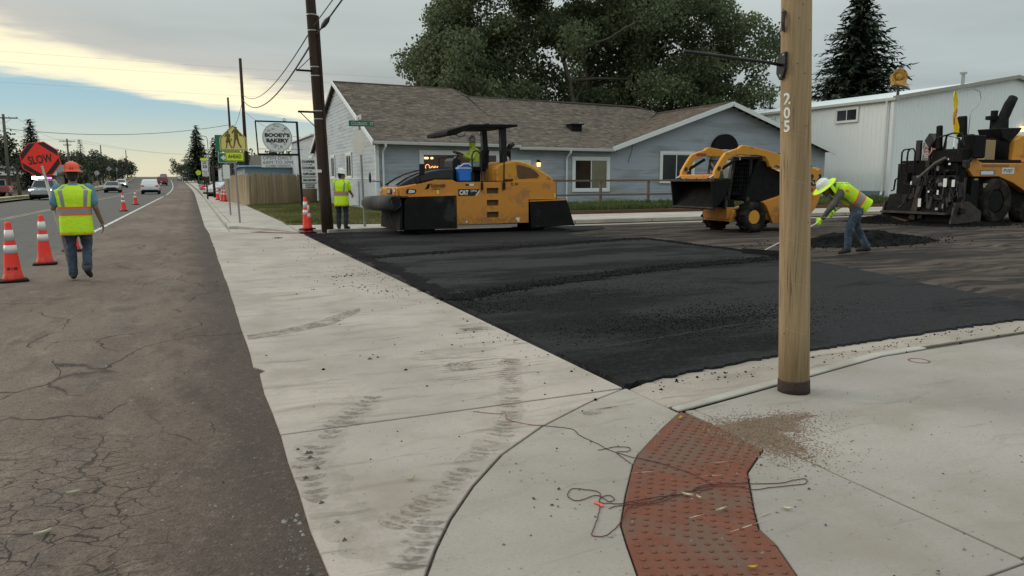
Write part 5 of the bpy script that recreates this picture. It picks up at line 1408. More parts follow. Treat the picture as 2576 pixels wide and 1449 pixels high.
# second cone nested on the one at the pole
oc = make_cone('cone stacked crookedly on top of the cone by the dark pole', 2.965, 21.56, .115)
oc.rotation_euler = (0, -.045, .3)
a0 = atan2(-13.25, 2.58)-.25; mb = MB()      # dark stencil across the front of the nearest cone
for i, w_ in enumerate((.5,.5,.6,.0,.5,.0,.55,.5,.5,.6)):
    if not w_: continue
    for k in range(2):
        aa = a0-.62+i*.125+k*.06
        mb.add([((.120-.0765*(z-.11))*cos(q), (.120-.0765*(z-.11))*sin(q), z) for q, z in ((aa,.185),(aa+.045,.185),(aa+.045,.185+.045*w_/.6),(aa,.185+.045))], [(0,1,2,3)])
mb.build('stencil', M['ink'], c1, local=True)
# ------------------------------------------------------------------ pneumatic roller
def wheel(parent, c, r, w, rim_r, axis='y', tread=0, rimm=None, n=28, name='wheel', lug=0.03):
    """tyre with rounded shoulders (and bar lugs), dished rim"""
    c = V(c); t = MB()
    prof = [(rim_r,-w*.42),(r*.80,-w*.50),(r*.93,-w*.48),(r*.985,-w*.38),(r,-w*.2),(r,w*.2),(r*.985,w*.38),(r*.93,w*.48),(r*.80,w*.5),(rim_r,w*.42)]
    t.lathe(prof, c, n, axis, cap=False)
    ty = t.build(name, M['tyre'], parent, smooth=True)
    if tread:
        lg = MB()
        for i in range(tread):
            for s in (-1, 1):
                a = 2*pi*(i+(.5 if s > 0 else 0))/tread
                rad = V(sin(a),0,cos(a)); tan = V(cos(a),0,-sin(a))
                m = Matrix((tan, V(0,1,0), rad)).transposed() @ Matrix.Rotation(s*.5, 3, 'Z')
                lg.obox(c+rad*(r+lug*.2)+V(0,s*w*.24,0), (r*.12, w*.52, lug*2.2), m)
        lg.build('lugs', M['tyre'], ty)
    rm = MB().lathe([(rim_r,-w*.40),(rim_r*.92,-w*.40),(rim_r*.84,-w*.16),(rim_r*.42,-w*.12),(rim_r*.30,-w*.22),(.01,-w*.22)], c, n, axis)
    rm.build('rim', rimm or M['cat'], ty, smooth=False, bevel=0)
    return ty

rl = thing('road_roller', 'yellow pneumatic tyre road roller with black canopy and rubber skirts', 'roller', (7.4,20.4,0))
YN, YFAR = 19.4, 21.5
# chassis core and fenders
MB().prism([(5.12,1.02),(5.10,1.24),(5.58,1.365),(6.15,1.49),(6.60,1.49),(6.76,1.43),(9.72,1.43),(9.76,.95),(8.92,.95),(8.86,.30),(6.75,.30),(6.66,1.05)], 'y', YN+.09, YFAR-.09).build('chassis', M['cat'], rl, bevel=.02)
# near side plate with three step openings
sp = MB()
xs_, xe_ = 7.61, 7.97
sp.box(6.715, xs_, YN, YN+.08, .27, 1.44); sp.box(xe_, 8.90, YN, YN+.08, .27, 1.44)
zz = [.27,.45,.60,.78,.93,1.11,1.27,1.44]
for a, b in ((.27,.44),(.60,.775),(.935,1.11),(1.27,1.44)): sp.box(xs_, xe_, YN, YN+.08, a, b)
sp.prism([(8.90,.93),(9.78,.93),(9.78,1.44),(8.90,1.44)], 'y', YN, YN+.08)
sp.prism([(5.14,1.07),(6.715,1.07),(6.715,1.44),(6.60,1.505),(6.15,1.505),(5.58,1.375),(5.12,1.27)], 'y', YN, YN+.08)
side = sp.build('side_panel', M['cat'], rl)
for z in (.44, .775, 1.11): MB().box(xs_, xe_, YN+.01, YN+.34, z-.002, z+.012).box(xs_, xe_, YN+.085, YN+.10, z+.012, z+.155).build('step', M['grille'], side)  # dark boxes put the shade inside the step recesses into the colour
MB().box(6.73,8.55,YN+.02,YN+.2,.16,.245).build('lower_rail', mat('bare_steel', (0.30,0.29,0.28), .6, .3, var=.3), rl)
MB().box(6.74,8.9,YFAR-.08,YFAR,.27,1.44).build('side_panel', M['cat'], rl)
# nose with curved black hood
MB().prism([(5.06,1.05),(5.04,1.27),(5.10,1.31),(5.62,1.40),(5.62,1.05)], 'y', YN+.1, YFAR-.1).build('nose', M['cat'], rl, bevel=.03)
hood = MB().prism([(5.10,1.30),(5.22,1.41),(5.42,1.53),(5.70,1.655),(6.05,1.755),(6.40,1.81),(6.74,1.83),(6.74,1.46),(6.6,1.51),(6.15,1.51),(5.58,1.38)], 'y', YN+.24, YFAR-.24).build('hood', M['hoodblack'], rl, bevel=.09, seg=4)
for y in (YN+.45, YFAR-.45): MB().tube([(5.12,y,1.36),(5.42,y,1.545),(5.72,y,1.672),(6.05,y,1.765),(6.40,y,1.82),(6.7,y,1.838)], .02, 6).build('hood_rib', M['black'], hood)
for y in (YN+.13, YFAR-.42):
    MB().obox((5.055,y+.15,1.215), (.03,.24,.14)).build('headlight_bezel', M['black'], rl, bevel=.02); MB().obox((5.035,y+.13,1.215), (.02,.16,.10)).build('headlight', M['lens'], rl, bevel=.01)
MB().prism([(5.30,1.135),(5.52,1.135),(5.57,1.20),(5.55,1.25),(5.33,1.27),(5.28,1.2)], 'y', YN-.018, YN).build('side_lamp_bezel', M['black'], rl)
MB().prism([(5.34,1.15),(5.50,1.155),(5.53,1.20),(5.51,1.23),(5.36,1.245)], 'y', YN-.026, YN-.016).build('side_lamp', M['lens'], rl)
MB().box(5.02,5.045,20.0,20.42,1.12,1.27).build('nose_badge', M['black'], rl)
text('CAT', .06, .10, M['signwhite'], rl, (5.012,20.21,1.195), (0,-1,0), (0,0,1), width=.32)
# skirts
sk_ = MB().prism([(5.20,.17),(5.22,.93),(5.33,1.055),(6.64,1.075),(6.69,.16)], 'y', YN-.055, YN-.02).build('side_skirt', M['rubbermat'], rl, bevel=.006)
MB().prism([(5.33,1.05),(5.36,1.085),(6.64,1.10),(6.64,1.07)], 'y', YN-.06, YN+.06).build('skirt_bar', M['cat'], rl)
MB().prism([(8.92,.875),(10.10,.90),(10.36,.15),(8.98,.12)], 'y', YN-.055, YN-.02).build('side_skirt', M['rubbermat'], rl, bevel=.006)
MB().prism([(8.92,.87),(8.92,.90),(10.11,.925),(10.11,.895)], 'y', YN-.06, YN+.1).build('skirt_bar', M['cat'], rl)
MB().prism([(10.08,.92),(10.36,.14),(10.40,.14),(10.12,.93)], 'y', YN-.02, YFAR).build('rear_skirt', M['rubbermat'], rl)
MB().prism([(5.14,.90),(5.18,.90),(5.16,.15),(5.08,.15)], 'y', YN-.01, YFAR+.05).build('front_skirt', M['rubbermat'], rl)
MB().prism([(5.22,.2),(5.3,1.03),(6.64,1.05),(6.66,.2)], 'y', YFAR+.02, YFAR+.05).build('side_skirt', M['rubbermat'], rl)
MB().prism([(8.92,.875),(10.10,.90),(10.36,.15),(8.98,.12)], 'y', YFAR+.02, YFAR+.05).build('side_skirt', M['rubbermat'], rl)
# rolled-up mat over the front
mr = MB(); spiral = []
for i in range(30):
    a = i*.42; r = .205-.0042*i; spiral.append((r*cos(a), r*sin(a)))
for i in range(29):
    pass
r_ = [ (4.93,19.30,.90), (4.85,20.0,.87), (4.80,20.8,.86), (4.74,21.7,.84)]
mr.tube([V(p) for p in r_], .21, 18, radii=[.20,.215,.21,.19])
mrr = mr.build('rolled_mat', M['matroll'], rl, smooth=True)
MB().tube([V(4.93,19.292,.90)+V(r*cos(a),0,r*sin(a)) for a, r in [(k*.5, .18-.0068*k) for k in range(24)]], .012, 5).build('mat_edge', M['black'], mrr)
MB().cyl((4.93,19.295,.90),(4.93,19.31,.90), .165, n=16).build('mat_core', M['black'], mrr)
MB().add([(4.95,19.32,1.09),(4.86,21.68,1.02),(5.12,21.6,1.03),(5.2,19.32,1.06)], [(0,1,2,3)]).build('mat_flap', M['matroll'], mrr, solid=.02)
# wheels
for x in (5.82,):
    for i in range(4): wheel(rl, (x, YN+.24+i*.52, .42), .42, .26, .20, rimm=M['cat'])
for i in range(4): wheel(rl, (9.28, YN+.30+i*.47, .42), .42, .26, .20, rimm=M['cat'])
MB().cyl((5.82,YN+.2,.42),(5.82,YFAR-.2,.42), .08).cyl((9.28,YN+.2,.42),(9.28,YFAR-.2,.42), .08).build('axle', M['blackm'], rl)
MB().box(5.3,6.65,YN+.5,YFAR-.5,.5,1.02).box(8.9,9.7,YN+.3,YFAR-.3,.5,.96).build('underframe', M['blackm'], rl)
# engine cover
eng = MB().prism([(7.92,1.44),(7.92,1.82),(8.02,1.93),(8.42,2.03),(8.66,2.03),(9.0,1.93),(9.30,1.77),(9.62,1.60),(9.72,1.52),(9.76,1.10),(9.70,.96),(9.5,1.0),(9.30,1.20),(8.9,1.28),(8.45,1.31),(8.40,1.44)], 'y', YN+.05, YFAR-.05).build('engine_cover', M['cat2'], rl, bevel=.05, seg=3)
MB().prism([(8.50,1.395),(9.2,1.33),(9.45,1.14),(9.73,1.07),(9.73,1.10),(9.46,1.18),(9.21,1.37),(8.50,1.44)], 'y', YN+.025, YN+.06).build('cover_lip', M['cat2'], eng, bevel=.01)
MB().prism([(8.55,1.89),(8.62,1.92),(8.98,1.83),(9.17,1.72),(9.27,1.61),(9.20,1.545),(8.62,1.52),(8.57,1.60)], 'y', YN+.035, YN+.055).build('grille', M['grille'], eng, bevel=.01)
MB().box(7.86,7.93,YN+.15,YFAR-.15,1.44,1.80).build('bulkhead', M['cat'], rl)
MB().tube([(8.66,20.3,2.0),(8.66,20.3,2.36),(8.70,20.3,2.47),(8.82,20.3,2.55)], .075, 12).build('exhaust', M['black'], rl, smooth=True)
MB().lathe([(.11,0),(.10,.07),(.05,.13),(.01,.13)], (8.45,20.0,2.04), 10).build('beacon', M['galv'], rl)
# deck and canopy
MB().box(6.76,7.95,YN+.06,YFAR-.06,1.435,1.462).build('deck', M['blackm'], rl)
cn = MB().prism([(6.50,2.72),(6.50,2.80),(6.55,2.84),(7.17,3.02),(8.60,3.05),(8.63,2.99),(8.3,2.955),(7.25,2.93),(6.75,2.72)], 'y', YN+.1, YFAR-.1).build('canopy', M['blackm'], rl, bevel=.015)
MB().box(7.72,7.75,YN+.12,YFAR-.12,3.035,3.06).build('canopy_seam', M['blackm'], cn)
for y in (YN+.32, YFAR-.52):
    MB().prism([(8.19,2.96),(8.35,2.96),(8.41,1.44),(8.22,1.44)] if y < 20 else [(8.10,2.94),(8.26,2.94),(8.36,1.44),(8.17,1.44)], 'y', y, y+.2).build('canopy_post', M['black'], rl, bevel=.015)
MB().tube([(6.95,20.1,2.78),(7.05,20.1,2.70),(7.2,20.1,2.73),(7.25,20.1,2.82)], .012, 5).tube([(8.0,20.5,2.9),(7.8,20.45,2.78),(7.7,20.45,2.9)], .012, 5).build('cable_loop', M['wire'], cn)
# handrails
def rail_(pts, r=.022): return MB().tube(pts, r, 8).build('handrail', M['black'], rl)
rail_([(7.20,YN+.05,1.32),(7.20,YN+.05,2.16),(7.24,YN+.05,2.26),(7.34,YN+.05,2.30),(7.42,YN+.05,2.26),(7.46,YN+.05,2.16),(7.46,YN-.03,1.42),(7.46,YN-.03,1.26)])
rail_([(8.12,YN-.03,1.24),(8.13,YN-.03,1.9),(8.14,YN-.03,2.22),(8.22,YN-.03,2.32),(8.34,YN+.02,2.30)])
rail_([(8.12,YN-.03,1.48),(8.42,YN+.02,1.50)])
rail_([(6.86,YFAR-.1,1.45),(6.86,YFAR-.1,2.15),(7.3,YFAR-.1,2.22),(7.8,YFAR-.1,2.22)])
MB().box(7.43,7.49,YN-.05,YN-.01,1.22,1.40).build('rail_bracket', M['black'], rl); MB().box(8.08,8.16,YN-.05,YN-.01,1.22,1.42).build('rail_bracket', M['black'], rl)
# seat, console, wheel
MB().box(7.45,7.85,20.05,20.6,1.75,1.87).prism([(7.80,1.85),(7.92,1.85),(7.97,2.35),(7.88,2.36)], 'y', 20.05, 20.6).box(7.55,7.75,20.2,20.45,1.46,1.76).build('seat', M['blackm'], rl, bevel=.03)
MB().prism([(6.80,1.46),(7.02,1.46),(7.06,2.05),(6.90,2.12),(6.80,2.05)], 'y', 19.95, 20.7).build('console', M['black'], rl, bevel=.03)
MB().cyl((6.98,20.3,2.0),(7.08,20.3,2.22), .02).build('steering_column', M['black'], rl)
sw_ = MB(); cc = V(7.10,20.3,2.25); ux = V(.82,0,-.30).normalized(); uy = V(0,1,0)
sw_.tube([cc+ux*(.17*cos(a))+uy*(.17*sin(a)) for a in [i*pi/10 for i in range(20)]], .016, 6, closed=True)
for a in (0, 2.1, 4.2): sw_.cyl(cc, cc+ux*(.16*cos(a))+uy*(.16*sin(a)), .012, n=6)
sw_.build('steering_wheel', M['black'], rl)
# mirrors
MB().tube([(5.10,21.35,1.30),(5.08,21.4,1.45),(4.92,21.45,1.47),(4.80,21.48,1.47)], .014, 6).build('mirror_arm', M['black'], rl)
MB().ell((4.79,21.5,1.58), .035, .06, .16).build('mirror', M['black'], rl, smooth=True)
MB().tube([(5.72,YN+.05,1.40),(5.68,YN+.02,1.52),(5.66,YN,1.70)], .016, 6).build('mirror_arm', M['black'], rl)
MB().obox((5.74,YN,1.78), (.16,.06,.30), Matrix.Rotation(.2,3,'Z')).build('mirror', M['black'], rl, bevel=.03)
# markings
MB().prism([(6.765,1.055),(7.25,1.055),(7.395,1.245),(6.765,1.245)], 'y', YN-.004, YN-.001).build('decal', M['ink'], rl)
MB().prism([(7.27,1.055),(7.30,1.055),(7.40,1.19),(7.40,1.235)], 'y', YN-.004, YN-.001).build('decal', M['signwhite'], rl)
text('CAT', .06, .135, M['signwhite'], rl, (6.93,YN-.007,1.15), (1,0,0), (0,0,1), width=.27)
MB().add([(6.87,YN-.010,1.083),(6.99,YN-.010,1.083),(6.93,YN-.010,1.135)], [(0,1,2)]).build('decal', M['cat2'], rl)
text('CW16', .03, .065, M['signwhite'], rl, (7.22,YN-.007,1.195), (1,0,0), (0,0,1), width=.19)
text('Schmidt', .02, .095, M['ink'], rl, (6.19,YN-.007,1.355), (1,0,0), (0,0,1), width=.43)
text('CONSTRUCTION', .01, .03, M['ink'], rl, (6.18,YN-.007,1.288), (1,0,0), (0,0,1), width=.36)
text('COMPANY', .01, .03, M['ink'], rl, (6.12,YN-.007,1.248), (1,0,0), (0,0,1), width=.25)
for k in range(3): MB().add([(5.80+k*.03,YN-.006,1.245+k*.012),(5.86+k*.035,YN-.006,1.25+k*.01),(5.90+k*.02,YN-.006,1.33),(5.93+k*.02,YN-.006,1.40),(5.88+k*.02,YN-.006,1.38),(5.86+k*.02,YN-.006,1.32)], [(0,1,2,3,4,5)]).build('decal', M['ink'], rl)
text('RL 84', .01, .085, M['ink'], rl, (8.46,YN-.005,1.375), (1,0,0), (0,0,1), width=.22)
for (x0, x1, z0, z1, m_) in ((6.98,7.08,1.335,1.385,'ink'),(7.09,7.23,1.335,1.39,'signwhite'),(7.24,7.28,1.34,1.385,'inkgrey'),(6.98,7.02,.31,.37,'signwhite'),(8.50,8.62,.36,.42,'signwhite'),(8.55,8.61,.30,.36,'signwhite'),(6.15,6.20,1.13,1.22,'limesign'),(9.735,9.765,.98,1.10,'limesign')):
    MB().box(x0, x1, YN-.004, YN-.001, z0, z1).build('sticker', M[m_], rl)
tag(MB().box(5.025,5.04,19.62,19.7,1.08,1.13).build('marker_lamp', M['tail'], rl))
# cooler on the deck
ck = thing('cooler', 'blue drinks cooler with white lid standing on the roller deck', 'cooler', (7.02,19.62,1.463))
MB().prism([(6.845,1.465),(7.20,1.465),(7.225,1.80),(6.825,1.80)], 'y', 19.48, 19.76).build('tub', M['coolblue'], ck, bevel=.02)
MB().box(6.815,7.235,19.47,19.77,1.802,1.835).build('rim', M['signwhite'], ck, bevel=.01)
MB().prism([(6.84,1.836),(7.21,1.836),(7.18,1.90),(7.02,1.925),(6.87,1.90)], 'y', 19.49, 19.75).build('lid', M['coolblue'], ck, bevel=.015)
MB().tube([(6.85,19.46,1.86),(6.95,19.46,1.93),(7.10,19.46,1.95),(7.20,19.46,1.86),(7.19,19.46,1.72)], .018, 6).build('handle', M['signwhite'], ck)

# ------------------------------------------------------------------ skid steer loader
sd_ = thing('skid_steer', 'yellow skid steer loader with raised black bucket behind the tan pole', 'loader', (15.3,17.2,0))
y0s, y1s = 16.62, 17.82
for y in (16.47, 17.97):
    wheel(sd_, (14.47,y,.43), .43, .33, .21, tread=14, rimm=M['cat2'], lug=.022); wheel(sd_, (16.05,y,.43), .43, .33, .21, tread=14, rimm=M['cat2'], lug=.022)
MB().prism([(13.85,.30),(16.75,.30),(17.0,.62),(17.05,.92),(15.9,.95),(14.9,.62),(13.95,.62)], 'y', y0s, y1s).build('chassis', M['cat'], sd_, bevel=.03)
MB().prism([(14.90,.84),(15.60,1.02),(16.9,1.08),(17.05,.90),(16.9,.62),(16.5,.24),(15.3,.22),(15.05,.70)], 'y', 16.50, 16.63).build('side_guard', M['cat'], sd_, bevel=.02)
MB().prism([(13.80,.36),(13.80,.70),(14.05,.70),(14.05,.36)], 'y', 16.7, 17.75).build('front_guard', M['cat'], sd_, bevel=.02)
MB().box(13.72,14.1,16.75,17.7,.70,.92).build('footwell', M['blackm'], sd_)
MB().box(13.76,13.84,16.72,16.80,.66,1.02).box(13.76,13.84,17.64,17.72,.66,1.02).box(14.4,14.5,16.6,16.68,.7,.98).build('bracket', M['steel_dirty'], sd_)
# cab: posts, roof, dark side panel, glass, mesh
cab = MB().prism([(13.92,2.02),(13.98,2.12),(15.0,2.14),(15.05,2.02)], 'y', 16.70, 17.74).build('cab_roof', M['black'], sd_, bevel=.03)
for y in (16.70, 17.66):
    MB().prism([(13.80,.92),(13.90,.92),(14.05,2.05),(13.95,2.05)], 'y', y, y+.08).prism([(14.50,1.0),(14.60,1.0),(14.66,2.05),(14.56,2.05)], 'y', y, y+.08).build('cab_post', M['black'], sd_)
MB().prism([(14.34,.90),(15.02,.84),(15.74,1.02),(16.5,1.10),(16.5,1.5),(15.7,1.66),(15.29,1.80),(15.1,1.98),(14.86,2.04),(14.60,1.58)], 'y', 16.62, 17.82).build('side_cover', M['blackm'], sd_, bevel=.03)
MB().prism([(13.86,.95),(14.52,.95),(14.60,2.03),(14.02,2.03)], 'y', 17.70, 17.712).build('side_glass', mat('cab_glass', (0.10,0.13,0.125), .08, var=.6, scale=3, spec=.8), sd_)
ms = MB()
for k in range(7): ms.cyl((13.95+k*.09,16.72,1.05),(14.04+k*.08,16.72,2.0), .005, n=4)
for k in range(8): ms.cyl((13.9,16.72,1.08+k*.12),(14.56,16.72,1.08+k*.12), .005, n=4)
ms.build('side_mesh', M['black'], sd_)
MB().prism([(13.80,.95),(13.815,.95),(13.97,2.03),(13.955,2.03)], 'y', 16.80, 17.64).build('front_glass', mat('door_glass', (0.035,0.05,0.05), .06, var=.4, scale=2, spec=.9), sd_)
MB().box(14.2,14.5,16.95,17.45,1.0,1.15).prism([(14.42,1.1),(14.52,1.1),(14.58,1.75),(14.5,1.75)], 'y', 16.95, 17.45).build('seat', M['blackm'], sd_, bevel=.03)
MB().tube([(13.86,16.66,1.35),(13.84,16.62,1.4),(13.90,16.62,1.72),(13.98,16.66,1.76)], .014, 6).build('grab_bar', M['black'], sd_)
MB().box(14.08,14.2,16.68,16.72,2.02,2.10).build('work_lamp', M['lens'], cab)
# lift arms
up_ = [(13.11,1.50),(13.12,1.71),(13.21,1.86),(13.35,2.06),(13.47,2.20),(13.71,2.28),(13.91,2.33),(13.98,2.39),(14.07,2.42),(14.55,2.35),(15.0,2.27),(15.45,2.16),(16.1,1.98),(16.9,1.72)]
lo_ = [(16.85,1.42),(16.35,1.50),(15.9,1.66),(15.48,1.79),(15.26,1.87),(15.13,1.81),(15.03,1.83),(14.97,1.97),(14.85,2.10),(14.56,2.15),(14.22,2.14),(13.94,2.16),(13.72,2.11),(13.55,2.01),(13.43,1.86),(13.32,1.71),(13.27,1.50)]
def arm(y, lab):
    a = MB().prism(up_+lo_, 'y', y, y+.12).build('lift_arm', M['cat2'], sd_, bevel=.02)
    MB().cyl((13.25,y-.02,1.78),(13.25,y+.14,1.78), .06, n=10).cyl((16.6,y-.02,1.55),(16.6,y+.14,1.55), .07, n=10).build('pivot_pin', M['steel_dirty'], a)
    MB().cyl((13.42,y+.06,1.76),(12.98,y+.06,1.52), .022, n=8).build('cylinder_rod', M['chrome'], a); MB().cyl((13.95,y+.06,2.06),(13.40,y+.06,1.77), .045, n=8).build('cylinder_barrel', M['blackm'], a)
    return a
a1 = arm(16.42, 0); a2 = arm(17.90, 1)
MB().box(15.4,15.95,16.405,16.425,1.66,1.74).build('red_label', M['red'], a1); MB().box(13.62,13.95,17.885,17.905,2.17,2.24).build('red_label', M['red'], a2)
MB().box(13.08,13.3,16.5,17.95,1.45,1.62).build('cross_tube', M['cat'], sd_, bevel=.03)
MB().cyl((16.3,16.45,1.62),(15.6,16.45,1.30), .03, n=8).build('cylinder_rod', M['chrome'], sd_)
# bucket, open towards the left
bk_ = MB()
sidep = [(12.90,1.46),(13.56,1.50),(13.54,1.30),(13.28,.90),(13.02,.67)]
bk_.prism(sidep, 'y', 16.28, 16.33).prism(sidep, 'y', 18.10, 18.15)
shell = [(12.90,1.46),(13.52,1.48),(13.50,1.30),(13.26,.92),(13.02,.67)]
sh_in = [(12.90,1.43),(13.48,1.44),(13.46,1.31),(13.23,.945),(13.01,.70)]
for i in range(4): bk_.prism([shell[i], shell[i+1], sh_in[i+1], sh_in[i]], 'y', 16.33, 18.10)
bkt = bk_.build('bucket', M['blackm'], sd_)
MB().prism([(12.985,.70),(13.02,.66),(13.06,.68),(13.03,.73)], 'y', 16.29, 18.14).build('cutting_edge', M['steel_dirty'], bkt)
MB().box(12.88,13.0,16.27,18.16,1.43,1.50).build('top_lip', M['steel_dirty'], bkt)
rb_ = random.Random(6); dm_ = MB()
for i in range(60): crumbs(dm_, rb_.uniform(12.95,13.5), rb_.uniform(16.4,18.1), 1.50, rb_.choice((.02,.035,.05)), rb_)
tag(dm_.build('caked_asphalt', M['loose'], bkt), kind='stuff')
MB().box(13.34,13.52,16.9,17.6,1.49,1.63).prism([(13.42,.95),(13.62,1.0),(13.72,1.45),(13.58,1.45)], 'y', 16.95, 17.5).build('coupler', M['steel_dirty'], sd_)
# rear
MB().prism([(16.35,.92),(17.12,.92),(17.14,1.78),(16.9,1.82),(16.35,1.72)], 'y', 16.56, 17.86).build('engine_door', M['cat'], sd_, bevel=.03)
MB().box(16.45,17.10,16.535,16.558,1.30,1.62).build('decal', M['ink'], sd_)
text('CAT', .06, .24, M['signwhite'], sd_, (16.72,16.525,1.45), (1,0,0), (0,0,1), width=.52)
MB().box(16.52,16.98,16.53,16.558,1.655,1.775).build('number_plate', M['signwhite'], sd_)
text('493738', .01, .085, M['inkgrey'], sd_, (16.75,16.522,1.715), (1,0,0), (0,0,1), width=.42)
MB().box(16.5,16.8,16.53,16.558,1.12,1.22).build('red_label', M['red'], sd_)
MB().tube([(16.3,16.75,1.78),(16.45,16.75,1.98),(16.7,16.75,1.99),(16.95,16.75,1.80)], .022, 6).tube([(16.3,17.0,1.78),(16.5,17.0,1.95),(16.7,17.0,1.95),(16.9,17.0,1.80)], .022, 6).build('hose', M['black'], sd_)

# ------------------------------------------------------------------ asphalt paver, seen on its rear and near side
pv = thing('asphalt_paver', 'yellow and black asphalt paver with cluttered rear screed at the right edge', 'paver', (24,17.2,0))
YP, YQ, XR = 16.0, 18.35, 22.3
rq = random.Random(12)
def RP(x, z, d=0.0):      # point on the rear plane (d metres behind it)
    k = (XR-d)/x; return V(XR-d, 16.0*k, 1.5+(z-1.5)*k)
def rbox(x0, x1, z0, z1, d0, d1, name, m_, par=None, bevel=.01):
    a, b = RP(x0, z0), RP(x1, z1); ya, yb = sorted((a.y, b.y)); zs = sorted((a.z, b.z))
    return MB().box(XR-d1, XR-d0, ya, yb, zs[0], zs[1]).build(name, m_, par or pv, bevel=bevel, seg=1)
def SP(x, z, y): k = y/16.0; return V(x*k, y, 1.5+(z-1.5)*k)
# tractor body, hood, hopper
MB().prism([(22.50,2.20),(22.62,2.29),(22.80,2.30),(22.98,2.20),(23.24,2.02),(23.4,1.98),(23.4,1.60),(23.0,1.54),(22.75,1.75)], 'y', YP-.003, YP+.30).build('fender', M['cat'], pv, bevel=.03)
MB().prism([(22.75,1.97),(27.4,1.97),(27.4,1.0),(25.75,1.0),(25.0,1.32),(24.25,1.53),(23.0,1.53),(22.75,1.75)], 'y', YP, YQ).build('body', M['cat'], pv, bevel=.03)
MB().prism([(22.6,.35),(27.3,.35),(27.3,1.2),(25.0,1.31),(24.2,1.50),(22.6,1.50)], 'y', YP+.25, YQ-.25).build('underframe', M['blackm'], pv)
MB().box(26.6,29.4,YP-.15,YQ+.15,.5,2.0).build('hopper', M['cat'], pv, bevel=.04)
MB().prism([(25.6,2.0),(28.0,2.0),(28.0,2.85),(26.0,2.92),(25.7,2.75)], 'y', YP+.5, YQ-.3).build('engine_hood', M['cat2'], pv, bevel=.05)
MB().box(22.5,25.4,YP+.06,YQ-.06,1.99,2.08).build('deck', M['blackm'], pv)
for y in (YP+.14, YQ-.14): wheel(pv, (24.12,y,.74), .75, .5, .38, rimm=M['blackm'], n=32)
for x in (25.75, 26.65): wheel(pv, (x,YP+.16,.34), .34, .4, .18, rimm=M['blackm'])
text('PV87', .02, .13, M['inkgrey'], pv, (24.68,YP-.012,1.72), (1,0,0), (0,0,1), width=.46); MB().box(24.38,24.98,YP-.008,YP-.001,1.62,1.82).build('number_plate', M['signwhite'], pv)
MB().box(23.35,23.95,YP-.008,YP-.001,1.60,1.71).build('sticker', M['signwhite'], pv); MB().box(23.3,24.1,YP-.004,YP-.0012,1.575,1.75).build('decal', M['lineyellow'], pv)
MB().box(23.4,24.7,YP-.006,YP-.001,1.84,1.92).build('decal', mat('faded_print', (0.30,0.13,0.03), .7, var=.5, scale=30), pv)
MB().tube([(22.55,YP-.02,2.02),(22.55,YP-.02,2.34),(22.72,YP-.02,2.39),(22.95,YP-.02,2.30)], .03, 6).build('grab_rail', M['signwhite'], pv)
MB().prism([(22.9,.25),(23.25,.25),(23.25,1.5),(22.9,1.5)], 'y', YP-.04, YP+.3).build('tow_arm', M['blackm'], pv)
# screed: low box, end gates, walkway, upper structure
MB().prism([(22.05,.08),(23.1,.08),(23.1,.75),(22.7,1.0),(22.2,.95),(22.05,.55)], 'y', YP-.10, YQ+.05).build('screed_box', M['blackm'], pv, bevel=.02)
for y in (YP-.16, YQ+.06): MB().prism([(21.9,.06),(23.3,.06),(23.3,.42),(22.7,.75),(22.05,.72)], 'y', y, y+.06).build('end_gate', M['steel_dirty'], pv)
MB().box(21.75,22.1,YP-.05,YQ,.34,.40).build('walkway', M['steel_dirty'], pv)
MB().box(XR+.05,XR+.6,YP+.1,YQ-.1,.9,1.98).build('rear_frame', M['blackm'], pv)
rbox(20.3, 22.35, 1.26, 1.58, 0.0, .14, 'control_panel', M['black'])
rbox(20.25, 22.2, .85, .98, 0.0, .20, 'cross_member', M['black'])
text('SE10', .03, .12, M['inkgrey'], pv, RP(21.2,1.43,.146), (0,-1,0), (0,0,1), width=.34)
q = RP(21.15,1.32,.146); MB().lathe([(.15,-.004),(.14,.0)], q, 16, 'x').build('badge', M['inkgrey'], pv)
for i in range(64):      # brackets, cylinders, boxes and covers that clutter the rear
    x, z = rq.uniform(20.0,22.6), rq.uniform(.15,1.95); w_, h_ = rq.uniform(.05,.26), rq.uniform(.05,.30)
    rbox(x, x+w_, z, z+h_, -.05, rq.uniform(.03,.34), 'fitting', rq.choice((M['blackm'],M['black'],M['steel_dirty'],M['blackm'],M['blackm'])))
for i in range(10):
    x, z = rq.uniform(20.2,22.5), rq.uniform(.3,1.2); MB().cyl(RP(x,z,.25), RP(x+rq.uniform(-.1,.1),z+rq.uniform(.3,.7),.2), rq.choice((.03,.045,.06)), n=8).build('cylinder', rq.choice((M['black'],M['steel_dirty'],M['steel_dirty'])), pv)
for i in range(22):
    a = RP(rq.uniform(20.1,22.5), rq.uniform(.9,2.1), rq.uniform(.1,.4)); b = a+V(rq.uniform(-.1,.1), rq.uniform(-.6,.6), rq.uniform(-.8,.2))
    MB().tube(sag(a, b, rq.uniform(.05,.25), 8), rq.choice((.010,.016,.024)), 5).build('hose', M['black'], pv)
for (x, z, w_, h_) in ((21.98,1.22,.16,.26),(21.75,1.26,.20,.09),(20.9,.62,.13,.25),(22.38,1.22,.14,.22),(20.75,1.52,.10,.05),(21.6,1.72,.13,.15),(21.72,.98,.08,.14),(21.3,1.05,.08,.06),(22.0,.55,.07,.14),(22.15,1.9,.1,.06),(21.7,.5,.12,.07),(22.3,2.45,.07,.3),(22.1,2.05,.05,.06),(20.5,1.3,.06,.1)):
    rbox(x, x+w_, z, z+h_, .35, .362, 'tag_label', rq.choice((M['inkgrey'],M['galv'],M['signwhite'])), bevel=0)
for (x, z, w_, h_) in ((23.45,1.18,.28,.14),(23.8,1.16,.1,.13),(23.0,1.42,.17,.05)):
    MB().box(x, x+w_, YP-.05, YP-.042, z, z+h_).build('tag_label', mat('tan_tag', (.35,.27,.17), .8), pv)
